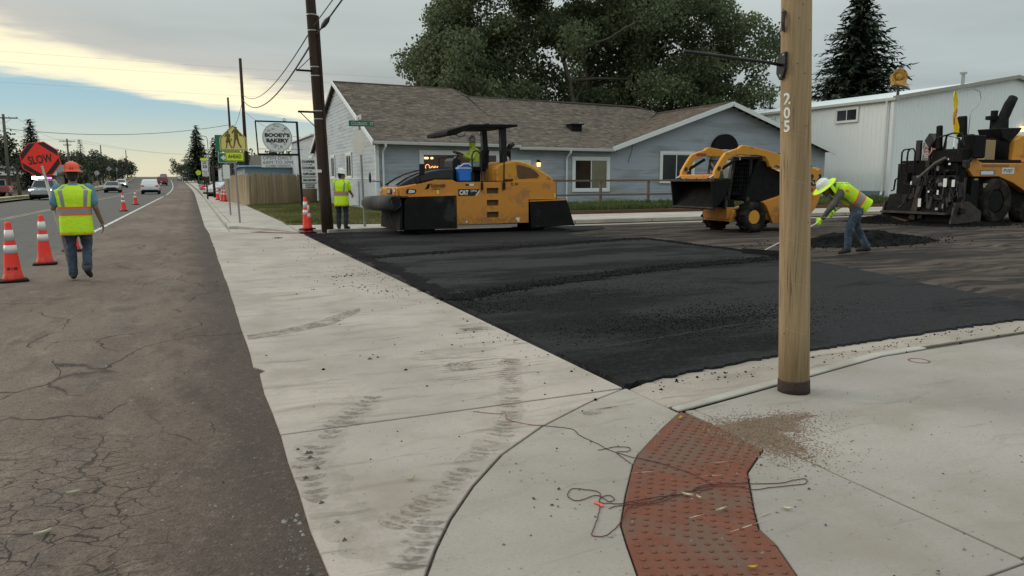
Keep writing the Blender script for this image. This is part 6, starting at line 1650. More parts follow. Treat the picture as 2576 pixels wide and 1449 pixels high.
MB().tube([RP(20.5,1.5,.4), RP(20.9,1.75,.42), RP(21.2,1.95,.42), RP(21.65,2.12,.4)], .05, 8).build('duct_hose', mat('pale_hose', (0.10,0.092,0.085), .8, var=.3), pv)
MB().tube([RP(22.65,1.5,.1), RP(22.6,.55,.15)], .04, 6).build('strut', M['steel_dirty'], pv); MB().beam(RP(20.62,1.25,.3), RP(20.35,.25,.35), .10, .18).build('strut', M['steel_dirty'], pv)
p4 = [RP(18.75,.30,.1), RP(19.75,.36,.1), RP(20.45,.20,.1), RP(19.9,.10,.1)]
MB().prism([(p.y, p.z) for p in p4], 'x', XR-.45, XR-.1).build('tilted_plate', M['timber'], pv)
def handrail(pts, m_=None, r=.028): MB().tube([RP(x, z, d) for x, z, d in pts], r, 8).build('handrail', m_ or M['black'], pv)
handrail([(19.74,1.62,.3),(19.72,1.7,.3),(19.72,2.26,.3),(19.80,2.34,.3),(20.0,2.36,.3)])
handrail([(19.94,1.62,.2),(19.97,2.28,.2),(20.05,2.37,.2),(20.2,2.38,.2),(20.28,2.28,.2),(20.28,1.6,.2)])
handrail([(19.66,1.52,.3),(19.52,1.45,.3),(19.48,1.15,.3),(19.38,1.12,.3)])
handrail([(20.85,2.35,.1),(21.2,2.72,.1),(21.9,2.88,.1),(22.3,2.88,.1),(22.45,2.5,.1)])
handrail([(21.5,2.3,0),(21.62,2.80,0),(22.2,2.72,0),(22.25,2.2,0)], r=.035)
# notice board on the rear rail
rbox(20.10, 20.31, 1.55, 2.64, -.3, -.2, 'board_post', M['black'])
rbox(20.10, 20.95, 2.60, 2.64, -.3, -.25, 'board_frame', M['black']); rbox(20.10, 20.95, 2.40, 2.43, -.3, -.25, 'board_frame', M['black'])
bd_ = rbox(20.32, 20.98, 1.75, 2.60, -.35, -.31, 'notice_board', mat('notice_white', (0.42,0.44,0.40), .6, var=.08), bevel=0)
for i, z in enumerate((2.30,2.20,2.08,1.93)):
    rbox(20.42+.05*(i % 2), 20.62, z-.025, z+.025, -.308, -.302, 'print_line', M['inkgrey'], bd_, 0); rbox(20.66, 20.86-.03*i, z-.025, z+.025, -.308, -.302, 'print_line', M['inkgrey'], bd_, 0)
# operator stations: seat backs, consoles, wheel
def seatback(x, z0, z1, w_, d):
    a, b = RP(x, z0, d), RP(x+w_, z1, d)
    MB().prism([(XR-d-.10,a.z),(XR-d+.06,a.z),(XR-d-.02,b.z),(XR-d-.14,b.z-.03)], 'y', min(a.y,b.y), max(a.y,b.y)).build('seat', M['blackm'], pv, bevel=.05, seg=3)
seatback(21.22, 2.35, 3.12, .24, 0.0); seatback(22.12, 2.75, 3.44, .42, -.5); seatback(22.75, 2.3, 2.75, .5, -.8)
rbox(21.0, 22.45, 1.95, 2.42, -.45, .02, 'operator_base', M['blackm'], bevel=.04); rbox(22.0, 22.6, 2.1, 2.85, -.9, -.3, 'seat_base', M['blackm'], bevel=.04)
MB().prism([(p.y, p.z) for p in (RP(20.72,2.62), RP(20.92,2.86), RP(21.14,2.62), RP(20.95,2.40))], 'x', XR-.1, XR+.25).build('console', M['black'], pv, bevel=.02)
MB().beam(RP(20.95,2.5), RP(20.92,1.6), .07,.07).build('console_post', M['black'], pv)
c_ = RP(20.82,2.33,.1); MB().tube([c_+V(.03*sin(a),.15*cos(a),.17*sin(a)) for a in [i*pi/8 for i in range(16)]], .022, 6, closed=True).build('steering_ring', M['red'], pv)
for i in range(9): MB().cyl(RP(21.0+i*.15,2.0), RP(21.0+i*.15+rq.uniform(-.1,.1),2.3+rq.uniform(0,.5)), .02, n=6).build('lever', M['black'], pv)
# deck furniture, exhaust stack, whip and flag
a = SP(23.35,2.05,17.0); MB().box(a.x-.3,a.x+.2,16.7,17.3,2.08,2.75).build('tan_box', mat('tan_panel', (0.36,0.25,0.13), .8, var=.15), pv, bevel=.02)
MB().tube([SP(23.95,2.0,17), SP(24.0,2.7,17), SP(24.08,3.05,17), SP(24.2,3.4,17), SP(24.45,3.85,17), SP(24.6,4.05,17)], .15, 12, radii=[.42,.36,.26,.17,.17,.15]).build('exhaust', M['blackm'], pv, smooth=True)
MB().cyl(SP(23.75,2.9,17.2), SP(23.75,3.62,17.2), .11, n=10).build('air_cleaner', M['blackm'], pv); a = SP(23.4,3.32,17.2); b = SP(24.1,3.44,17.2); MB().box(a.x,b.x,17.1,17.25,a.z,b.z).build('air_cleaner_cap', M['blackm'], pv)
MB().prism([tuple(SP(*p,16.9)[i] for i in (0,2)) for p in ((23.65,3.05),(24.8,3.1),(24.6,2.9),(24.2,2.6),(23.85,2.75))], 'y', 16.6, 17.4).build('fan_shroud', M['blackm'], pv, bevel=.04)
MB().prism([(22.85,2.08),(23.35,2.08),(23.3,2.7),(23.1,2.9),(22.85,2.6)], 'y', YP+.15, YP+.5).build('side_shield', M['blackm'], pv, bevel=.03)
MB().tube([(22.85,YP+.2,2.0),(22.90,YP+.2,3.50),(22.95,YP+.2,3.62),(23.20,YP+.2,3.75),(23.34,YP+.2,4.0),(23.25,YP+.2,4.22),(22.95,YP+.2,4.29),(22.5,YP+.2,4.27),(22.12,YP+.2,4.15)], .013, 5).build('whip_mast', M['galv'], pv)
fl = thing('safety_flag', 'yellow safety flag hanging furled from the curved whip on the paver', 'flag', (22.12,YP+.2,4.15))
fm = MB()
fm.loft([[V(22.10+.012*sin(z*9)+.10*w_*cos(a), YP+.2+.035*sin(a*2+z*6)*w_, z) for a in [k*2*pi/12 for k in range(12)]] for z, w_ in ((4.18,.25),(4.05,.75),(3.78,.9),(3.60,.5),(3.4,.95),(3.1,1.25),(2.90,1.1),(2.84,.4))])
fm.v = [(x+(4.18-z)*.15, y, z) for x, y, z in fm.v]
fm.build('cloth', M['flag'], fl, smooth=True)
MB().tube([(22.18,YP+.14,3.64),(22.14,YP+.12,3.5),(22.06,YP+.12,3.35),(22.08,YP+.12,3.15)], .02, 5).build('red_tie', M['red'], fl)
# ------------------------------------------------------------------ people
def capsule(mb, a, b, ra, rb, n=12):
    a, b = V(a), V(b)
    if (b-a).length > 1e-4: mb.cyl(a, b, ra, rb, n)
    mb.ell(a, ra, ra, ra, n, 8); mb.ell(b, rb, rb, rb, n, 8)
def chain(mb, pts, rad):
    for (a, b), (ra, rb) in zip(zip(pts, pts[1:]), zip(rad, rad[1:])): capsule(mb, a, b, ra, rb)
def fuse(mb, name, m_, parent, vox=0.011, it=3):
    ob = mb.build(name, m_, parent, local=True)
    md = ob.modifiers.new('fuse', 'REMESH'); md.mode = 'VOXEL'; md.voxel_size = vox; md.use_smooth_shade = True
    md = ob.modifiers.new('soft', 'SMOOTH'); md.factor = 0.5; md.iterations = it
    if name in ('trousers', 'shirt'): folds(ob, .034 if name == 'trousers' else .022)
    return ob
def folds(ob, s):
    tx = bpy.data.textures.get('folds') or bpy.data.textures.new('folds', 'CLOUDS')
    tx.noise_scale = .085; tx.noise_depth = 2
    md = ob.modifiers.new('folds', 'DISPLACE'); md.texture = tx; md.strength = s; md.mid_level = .5; md.texture_coords = 'LOCAL'
def hand(mb, wrist, d, palm, thumb, curl=.6, s=1.0):
    """five unequal fingers; d = direction of the hand, palm = way the palm faces, thumb = side of the thumb"""
    wrist, d, palm, thumb = V(wrist), V(d).normalized(), V(palm), V(thumb)
    palm = (palm-d*palm.dot(d)).normalized(); thumb = palm.cross(d) if palm.cross(d).dot(thumb) > 0 else d.cross(palm)
    for k in (-1, 0, 1): capsule(mb, wrist+d*.02*s+thumb*.012*k*s, wrist+d*.085*s+thumb*.024*k*s, .017*s, .0165*s, 8)
    for k, ln in ((-1.5,.82),(-.5,.98),(.5,1.05),(1.5,.95)):
        p = wrist+d*.092*s+thumb*(.019*k*s); dd = d.copy()
        for j, sl in enumerate((.042,.028,.022)):
            ax = d.cross(palm).normalized()
            dd = Matrix.Rotation(curl*(1+.25*j), 3, ax) @ dd
            q = p+dd*sl*ln*s; capsule(mb, p, q, .0098*s-.0008*j, .009*s-.0008*j, 8); p = q
    p = wrist+d*.03*s+thumb*.034*s; q = p+(d*.55+thumb*.55+palm*.45).normalized()*.042*s; capsule(mb, p, q, .0125*s, .011*s, 8)
    capsule(mb, q, q+(d*.75+palm*(.3+.6*curl)-thumb*.25*curl).normalized()*.032*s, .011*s, .0095*s, 8)

class Torso:
    """swept torso surface: spine points with half widths and depths"""
    def __init__(s, spine, side, fwd, rad):
        s.sp = [V(p) for p in spine]; s.side = [V(x).normalized() for x in side]; s.fwd = [V(x).normalized() for x in fwd]; s.rad = rad
    def at(s, t):
        n = len(s.sp)-1; f = min(max(t, 0), 1)*n; i = min(int(f), n-1); k = f-i
        l = lambda a: a[i].lerp(a[i+1], k)
        return l(s.sp), l(s.side), l(s.fwd), s.rad[i][0]*(1-k)+s.rad[i+1][0]*k, s.rad[i][1]*(1-k)+s.rad[i+1][1]*k
    def P(s, t, a, off=0.0):
        c, sd, fw, rx, ry = s.at(t)
        ca, sa = cos(a), sin(a); e = 0.75
        return c + sd*((rx+off)*abs(ca)**e*(1 if ca > 0 else -1)) + fw*((ry+off)*abs(sa)**e*(1 if sa > 0 else -1))
    def skin(s, mb, t0, t1, off, n=28, m=12, cap=True):
        mb.loft([[s.P(t0+(t1-t0)*j/m, 2*pi*k/n, off) for k in range(n)] for j in range(m+1)], cap=cap)
    def band(s, mb, t0, t1, off, a0=0, a1=2*pi, n=28, m=2):
        mb.grid(lambda u, v: s.P(t0+(t1-t0)*v, a0+(a1-a0)*u, off), n, m)

def face(mb, c, f, u, r, k=1.0):
    """skull, jaw, nose, ears, brow and eye sockets on one head"""
    c, f, u = V(c), V(f).normalized(), V(u).normalized(); r = f.cross(u).normalized()
    m = Matrix((r, f, u)).transposed()
    mb.ell(c+u*.02, .076*k, .094*k, .100*k, 14, 10, m); mb.ell(c+f*.022-u*.052, .058*k, .068*k, .068*k, 12, 8, m)
    mb.ell(c+f*.096-u*.022, .013, .022, .022, 8, 6, m); mb.ell(c+f*.088-u*.002, .010, .012, .030, 8, 6, m)
    mb.ell(c+f*.082-u*.072, .024, .014, .010, 8, 6, m); mb.ell(c+f*.066-u*.104, .026, .022, .018, 8, 6, m)
    mb.ell(c+f*.080+u*.022, .050, .014, .012, 10, 6, m)
    for s in (-1, 1): mb.ell(c+r*.078*s-f*.008-u*.018, .010, .020, .032, 8, 6, m)

def hard_hat(parent, c, f, u, m_, brim='full', tilt=0.0):
    c, f, u = V(c), V(f).normalized(), V(u).normalized(); r = f.cross(u).normalized()
    m = Matrix((r, f, u)).transposed()
    prof = [(.150,-.010),(.149,-.004),(.118,.010),(.112,.030),(.108,.065),(.094,.105),(.066,.132),(.030,.145),(.002,.148)] if brim == 'full' else [(.122,-.008),(.118,.0),(.112,.02),(.108,.06),(.094,.10),(.066,.128),(.03,.14),(.002,.142)]
    mb = MB().lathe(prof, n=28)
    mb.v = [(x*.96, y*1.14, z) for x, y, z in mb.v]
    for o in (-.022, 0, .022): mb.tube([(o, 1.14*.112*cos(t), .028+.122*sin(t)) for t in [k*pi/12 for k in range(13)]], .0075, 6)
    if brim != 'full': mb.prism([(-.085,.09),(-.06,.175),(0,.195),(.06,.175),(.085,.09)], 'z', -.008, .004)
    mb.v = [tuple(c + m @ V(p)) for p in mb.v]
    h = mb.build('hard_hat', m_, parent, smooth=True, local=True)
    mb = MB().lathe([(.100,-.004),(.092,.03)], n=20); mb.v = [tuple(c + m @ V(p)) for p in mb.v]
    mb.build('headband', M['blackm'], h, local=True)
    return h

def person(label, loc, rz, J, shirt, pants, vest=True, hat=None, brim='full', sleeve='short', hatface=None, gloves=None, boots=True, lhand=None, rhand=None, build=1.0, gaiter=None, vest_stripes=True, hands=True, hem=.25):
    t = thing('person', label, 'person', loc, None, rz)
    g = {k: V(v) for k, v in J.items()}
    side0 = (g['hr']-g['hl']).normalized(); side1 = (g['sr']-g['sl']).normalized()
    pel, neck = g['pelvis'], g['neck']; chest = g.get('chest', pel.lerp(neck, .62))
    up0 = (chest-pel).normalized(); up1 = (neck-chest).normalized()
    f0 = up0.cross(side0).normalized(); f1 = up1.cross(side1).normalized()
    sp = [pel-up0*.07, pel+up0*.02, pel.lerp(chest,.45), chest, chest.lerp(neck,.55), neck-up1*.02, neck+up1*.035]
    sides = [side0, side0, side0.lerp(side1,.5), side1, side1, side1, side1]; fw = [f0, f0, f0.lerp(f1,.5), f1, f1, f1, f1]
    b = build
    rad = [(.150*b,.115*b),(.168*b,.122*b),(.160*b,.118*b),(.182*b,.128*b),(.178*b,.112*b),(.105*b,.085*b),(.062,.064)]
    T = Torso(sp, sides, fw, rad)
    hf, hu = V(g['hface']).normalized(), V(g['hup']).normalized(); hc = g['head']
    # continuous body
    mb = MB(); T.skin(mb, 0, 1, -.014)
    chain(mb, [neck-up1*.03, hc-hu*.06], [.060,.056]); face(mb, hc, hf, hu, .1)
    for s in 'lr':
        chain(mb, [g['s'+s], g['e'+s], g['w'+s]], [.052,.041,.029]); chain(mb, [g['h'+s], g['k'+s], g['a'+s]], [.078,.052,.036])
        chain(mb, [g['a'+s]-V(0,0,.02), g['t'+s]], [.035,.028])
        if hands:
            hd_ = (lhand if s == 'l' else rhand) or {}
            d = hd_.get('d', (g['w'+s]-g['e'+s])); sg = 1 if s == 'r' else -1
            hand(mb, g['w'+s], d, hd_.get('palm', -side1*sg), hd_.get('thumb', f1), hd_.get('curl', .45))
    body = fuse(mb, 'body', M['skin'], t, .0085, 2)
    for s in (-1, 1):
        r_ = hf.cross(hu).normalized(); e = hc+hf*.083+r_*.031*s+hu*.006
        MB().ell(e, .013,.010,.008, 8, 6).build('eye', M['hair'], body, local=True, smooth=True)
    hm_ = MB(); m3 = Matrix((hf.cross(hu).normalized(), hf, hu)).transposed()
    hm_.ell(hc+hu*.022-hf*.018, .081,.092,.098, 14, 9, m3); hm_.ell(hc-hu*.045-hf*.05, .062,.05,.05, 12, 7, m3); fuse(hm_, 'hair', M['hair'], body, .01, 2)
    # trousers
    mb = MB(); T.skin(mb, 0, .33, .006)
    for s in 'lr':
        kn = g['k'+s]; an = g['a'+s]+V(0,0,.015)
        chain(mb, [g['h'+s]+V(0,0,-.01), g['h'+s].lerp(kn,.5), kn, kn.lerp(an,.45), an], [.104*b,.090*b,.069,.068,.064])
    fuse(mb, 'trousers', pants, t, .011, 2)
    # boots
    for s in 'lr':
        mb = MB(); a_, to = g['a'+s], g['t'+s]; dz = (to-a_); 
        chain(mb, [a_+V(0,0,.07), a_-V(0,0,.015)], [.052,.050]); heel = a_-dz.normalized()*.045+V(0,0,-.045)
        chain(mb, [heel, a_.lerp(to,.45)+V(0,0,-.012), to], [.040,.046,.034])
        bo = fuse(mb, 'boot', M['boot'], t, .01, 2)
    # shirt
    mb = MB(); T.skin(mb, .10, .955, .004)
    for s in 'lr':
        el = g['e'+s]; end = g['s'+s].lerp(el, .72) if sleeve == 'short' else None
        if sleeve == 'short': chain(mb, [g['s'+s], end], [.072*b,.066*b])
        else: chain(mb, [g['s'+s], el, g['w'+s].lerp(el,.06)], [.070*b,.056*b,.043])
    fuse(mb, 'shirt', shirt, t, .0105, 2)
    if gaiter:
        mb = MB(); chain(mb, [neck-up1*.02, hc-hu*.065, hc-hu*.035+hf*.018], [.082,.082,.088]); mb.ell(hc-hu*.03+hf*.05, .068,.062,.062); fuse(mb, 'neck_gaiter', gaiter, t, .010, 3)
    if vest:
        # sleeveless vest: shell open at the arms
        rv = [(.178*b,.140*b),(.176*b,.135*b),(.172*b,.128*b),(.172*b,.128*b),(.192*b,.136*b),(.215*b,.118*b),(.128*b,.088*b),(.075,.075)]
        TB, T = T, Torso([pel-up0*hem]+sp, [side0]+sides, [f0]+fw, rv)
        mb = MB(); T.skin(mb, .0, .86, .024, 32, 18, cap=False)
        sh0 = []
        mb2 = MB()
        for sgn in (-1, 1):
            # shoulder straps bridging front and back
            mb.grid(lambda u, v, sgn=sgn: T.P(.78+.13*sin(v*pi), (pi/2+sgn*(.30+u*.95))*1.0 if v < .5 else (-pi/2-sgn*(.30+u*.95)), .028) if False else
                    (T.P(.855, pi/2+sgn*(-1)*(.25+u*1.0), .024).lerp(T.P(.855, -pi/2-sgn*(-1)*(.25+u*1.0), .024), v) + up1*(.03*sin(pi*v)**.6*(1-.4*u)+.001)), 6, 8)
        vs_ = mb.build('vest', M['lime'], t, local=True, smooth=True, solid=.006)
        if vest_stripes:
            q = MB(); T.band(q, .335, .425, .029); q.build('reflective_tape', M['silver'], vs_, local=True, smooth=True)
            for a0, a1 in ((.31,.335),(.425,.45)):
                q = MB(); T.band(q, a0, a1, .0285, m=1); q.build('orange_trim', M['trimorange'], vs_, local=True, smooth=True)
            q = MB(); T.band(q, .0, .018, .027, m=1); q.build('orange_trim', M['trimorange'], vs_, local=True, smooth=True)
            for base in (pi/2, -pi/2):
                for sgn in (-1, 1):
                    q = MB(); T.band(q, .45, .86, .028, base+sgn*.45, base+sgn*.75, 4, 10); q.build('reflective_tape', M['silver'], vs_, local=True, smooth=True)
            q = MB()
            for sgn in (0, pi): T.band(q, .60, .80, .027, sgn-.06, sgn+.06, 3, 5)
            q.build('orange_trim', M['trimorange'], vs_, local=True)
    if hat:
        hard_hat(t, hc+hu*.058, hf, hu, hat, brim)
    if gloves:
        for s in 'lr':
            mb = MB(); hd_ = (lhand if s == 'l' else rhand) or {}; d = V(hd_.get('d', (g['w'+s]-g['e'+s]))).normalized(); sg = 1 if s == 'r' else -1
            chain(mb, [g['w'+s]-d*.05, g['w'+s]+d*.03], [.042,.036]); 
            hand(mb, g['w'+s], d, hd_.get('palm', -side1*sg), hd_.get('thumb', f1), hd_.get('curl', .45), 1.22)
            fuse(mb, 'glove', gloves, t, .008, 1)
    return t

# flagger walking away along the road, paddle in the left hand
Jf = dict(pelvis=(0,0,.96), neck=(0,.02,1.455), chest=(0,.0,1.27), head=(0,.035,1.605), hface=(0,1,-.02), hup=(0,.03,1),
    hl=(-.092,0,.93), hr=(.092,0,.93), kl=(-.10,.06,.52), kr=(.11,.12,.52), al=(-.10,.03,.10), ar=(.10,-.16,.19), tl=(-.115,.17,.045), tr=(.13,-.04,.075),
    sl=(-.195,0,1.40), sr=(.195,0,1.40), el=(-.285,.02,1.115), wl=(-.315,.20,1.22), er=(.27,-.03,1.12), wr=(.34,.06,.875))
fg = person('flagger in orange hard hat and lime vest walking away with a paddle', (-1.64,12.95,-.012), 0.06, Jf, M['shirtblue'], M['denim'], hat=M['hatorange'], build=1.12,
    lhand=dict(d=(-.15,.55,.45), palm=(.5,.1,-.2), thumb=(.2,.2,1), curl=.95), rhand=dict(d=(.12,.18,-.95), palm=(-1,0,0), thumb=(0,1,0), curl=.35))

# the SLOW paddle
pd_ = thing('slow_paddle', 'orange SLOW paddle on a pale staff held up by the flagger', 'sign', (-1.83,13.0,.05))
p0, p1 = V(-1.80,13.06,.24), V(-2.030,13.12,1.66)
MB().tube([p0, p1], .02, 12, radii=[.024,.021]).build('staff', mat('pale_staff', (0.50,0.49,0.43), .6, var=.12), pd_, smooth=True)
ax = (p1-p0).normalized(); rt = V(.995,.02,0); rt = (rt-ax*rt.dot(ax)).normalized(); nn = rt.cross(ax)
cpt = V(-2.055,13.10,1.83)
pp = plate('paddle_plate', octagon(cpt, .272, rt, ax), .008, M['ink'], pd_)
off = rt.cross(ax).normalized()
off = off if off.y < 0 else -off
dia = [cpt+off*.004+ax*.252, cpt+off*.004-rt*.252, cpt+off*.004-ax*.252, cpt+off*.004+rt*.252]
MB().add(dia, [(0,1,2,3)]).build('orange_diamond', M['paddle'], pp)
ed = octagon(cpt+off*.003, .272, rt, ax); ei = octagon(cpt+off*.003, .260, rt, ax)
MB().add(ed+ei, [(i, (i+1) % 8, 8+(i+1) % 8, 8+i) for i in range(8)]).build('orange_rim', M['paddle'], pp)
text('SLOW', .02, .125, M['ink'], pp, cpt+off*.007, rt, ax, width=.315)
MB().tube([cpt-ax*.30+off*.012, cpt-ax*.10+off*.012], .017, 10).build('staff_top', mat('pale_staff_top', (0.50,0.49,0.43), .6), pd_)

# worker in white hat by the dark pole, back turned
Jw = dict(pelvis=(0,0,.92), neck=(0,.02,1.40), chest=(0,.0,1.22), head=(.01,.05,1.535), hface=(.75,.62,-.12), hup=(.03,.05,1),
    hl=(-.09,0,.89), hr=(.09,0,.89), kl=(-.10,.03,.49), kr=(.11,.04,.49), al=(-.10,-.02,.09), ar=(.11,-.01,.09), tl=(-.13,.13,.04), tr=(.15,.14,.04),
    sl=(-.185,.01,1.345), sr=(.185,.02,1.345), el=(-.22,.10,1.08), wl=(-.05,.28,1.02), er=(.235,.08,1.08), wr=(.215,.31,.975))
person('worker in white hard hat and lime shirt standing beside the dark pole', (3.93,21.42,.10), -.55, Jw, M['lime'], M['denim_dk'], hat=M['hatwhite'], build=1.02)
# operator seated on the roller
Jo = dict(pelvis=(0,0,.0), neck=(0,.05,.50), chest=(0,.03,.31), head=(.0,.085,.645), hface=(-.55,.83,-.10), hup=(0,.05,1),
    hl=(-.09,.02,-.02), hr=(.09,.02,-.02), kl=(-.13,.42,.02), kr=(.12,.42,.02), al=(-.14,.46,-.34), ar=(.12,.46,-.34), tl=(-.15,.60,-.38), tr=(.13,.60,-.38),
    sl=(-.185,.03,.44), sr=(.185,.03,.44), el=(-.24,.20,.22), wl=(-.10,.40,.30), er=(.235,.20,.24), wr=(.10,.40,.32))
person('roller operator in lime shirt, face cover and stickered hard hat', (7.62,20.32,1.90), pi/2+.05, Jo, mat('pale_lime', (0.55,0.70,0.10), .85, var=.12, bump=.6, bscale=16), M['denim_lt'], vest=False, hat=M['hatgrey'], brim='cap', sleeve='long', gaiter=mat('lime_gaiter', (0.42,0.70,0.02), .85, var=.1))
# stooping worker with the asphalt rake
Jr = dict(pelvis=(0,-.16,.93), neck=(0,.36,1.20), chest=(0,.16,1.16), head=(0,.50,1.21), hface=(0,.75,-.66), hup=(0,.62,.78),
    hl=(-.095,-.13,.90), hr=(.095,-.13,.90), kl=(-.13,.08,.50), kr=(.13,-.20,.49), al=(-.15,.10,.10), ar=(.16,-.44,.10), tl=(-.18,.26,.045), tr=(.20,-.28,.045),
    sl=(-.185,.30,1.14), sr=(.185,.30,1.14), el=(-.22,.47,.90), wl=(-.12,.60,.665), er=(.215,.22,.90), wr=(.10,.28,.80))
rk_loc = V(12.05,10.85,0.0); rk_rz = 1.22
rk = person('stooping worker in white hard hat raking asphalt right of the tan pole', rk_loc, rk_rz, Jr, M['shirtgrey'], M['denim'], hat=M['hatwhite'], sleeve='long', gloves=mat('lime_gloves', (0.50,0.90,0.02), .8, var=.1), build=1.08,
    lhand=dict(d=(.25,.35,-.6), palm=(.6,-.2,-.3), thumb=(.3,.6,.4), curl=1.0), rhand=dict(d=(-.2,.55,-.35), palm=(-.4,-.2,-.8), thumb=(-.5,.5,.2), curl=1.0), gaiter=None, hem=.10)
rk.scale = (1.07, 1.07, 1.07)
# lime sun shade on his hat: wide brim and neck cloth
hc = V(0,.50,1.21); hf = V(0,.75,-.66).normalized(); hu = V(0,.62,.78).normalized(); r_ = hf.cross(hu); m3 = Matrix((r_, hf, hu)).transposed()
mb = MB().lathe([(.108,.006),(.16,.0),(.215,-.012),(.217,-.016),(.16,-.006),(.108,.0)], n=28); mb.v = [tuple(hc+hu*.066+m3 @ V(x, y*1.12, z)) for x, y, z in mb.v]; mb.build('sun_brim', M['lime'], rk, smooth=True, local=True)
mb = MB().grid(lambda u, v: hc+hu*(.062-.02*v)+m3 @ V((.118+.05*v)*cos(-pi*(.06+.88*u)), (.125+.03*v)*sin(-pi*(.06+.88*u))*(1-.1*v), -.20*v), 14, 6)
mb.build('neck_cloth', M['lime'], rk, smooth=True, solid=.004, local=True)
R2 = Matrix.Rotation(rk_rz, 4, 'Z')
wl_ = rk_loc + R2 @ V(-.12,.60,.665)*1.07; wr_ = rk_loc + R2 @ V(.10,.28,.80)*1.07
lh = wl_ + (R2 @ V(.25,.35,-.6)).normalized()*.09; rh = wr_ + (R2 @ V(-.2,.55,-.35)).normalized()*.09
rt_ = thing('asphalt_rake', 'asphalt rake with pale handle and wide black blade on the mat', 'rake', (10.2,11.3,.03))
tip = V(10.22,11.22,.10); dr_ = (rh-tip).normalized()
MB().tube([tip, lh, rh, rh+dr_*.28], .016, 10).build('handle', mat('rake_handle', (0.50,0.48,0.42), .5, var=.1), rt_, smooth=True)
bd2 = V(-.35,.94,0); MB().beam(V(10.2,11.22,.075)-bd2*.45, V(10.2,11.22,.075)+bd2*.45, .012, .10).build('blade', M['black'], rt_)
MB().beam(tip, V(10.2,11.22,.08)-bd2*.2, .02,.02).beam(tip, V(10.2,11.22,.08)+bd2*.2, .02,.02).build('brace', M['black'], rt_)
# ------------------------------------------------------------------ trees
def leaf_cloud(name, clumps, per, size, m_, parent, seed, squash=1.0, up=0.35, inner=.35):
    """many small leaf faces spread through overlapping clumps"""
    rn = random.Random(seed); mb = MB(); tones = []
    V_, F_ = mb.v, mb.f
    for (c, r, rz_) in clumps:
        n = int(per*(r**1.7)); ct = rn.uniform(-.18,.18)
        for i in range(n):
            z = rn.uniform(-1, 1); a = rn.random()*6.2832; q = sqrt(1-z*z); rad = (inner+(1-inner)*rn.random()**.55)
            wob = 1+.35*mnoise.noise(V(c[0]+q*cos(a)*1.7, c[1]+q*sin(a)*1.7, c[2]+z*1.7))
            x, y, zz = c[0]+r*rad*wob*q*cos(a), c[1]+r*rad*wob*q*sin(a), c[2]+rz_*rad*wob*z
            s = size*rn.uniform(.55,1.3)
            nx, ny, nz = rn.gauss(0,1)+q*cos(a)*.6, rn.gauss(0,1)+q*sin(a)*.6, rn.gauss(0,1)+up
            l = sqrt(nx*nx+ny*ny+nz*nz) or 1; n_ = V(nx/l, ny/l, nz/l); t = n_.orthogonal(); t.normalize(); b = n_.cross(t)
            th = rn.random()*6.28; t, b = t*cos(th)+b*sin(th), b*cos(th)-t*sin(th)
            o = len(V_); p = V(x, y, zz)
            V_.append(tuple(p-t*s*.5)); V_.append(tuple(p+b*s*.38)); V_.append(tuple(p+t*s*.55)); V_.append(tuple(p-b*s*.38))
            F_.append((o,o+1,o+2,o+3)); tones.append(min(1,max(0, .45+ct+rn.gauss(0,.2))))
    ob = mb.build(name, m_, parent)
    ob.data.attributes.new('tone', 'FLOAT', 'FACE').data.foreach_set('value', tones)
    return ob

def limb(mb, a, b, r0, r1, rn, n=6, wig=.25):
    a, b = V(a), V(b); pts = [a]
    for i in range(1, n): pts.append(a.lerp(b, i/n)+V(rn.gauss(0,1), rn.gauss(0,1), rn.gauss(0,.4))*wig*(b-a).length/n*.5)
    pts.append(b); mb.tube(pts, r0, 8, radii=[r0+(r1-r0)*i/n for i in range(n+1)]); return pts

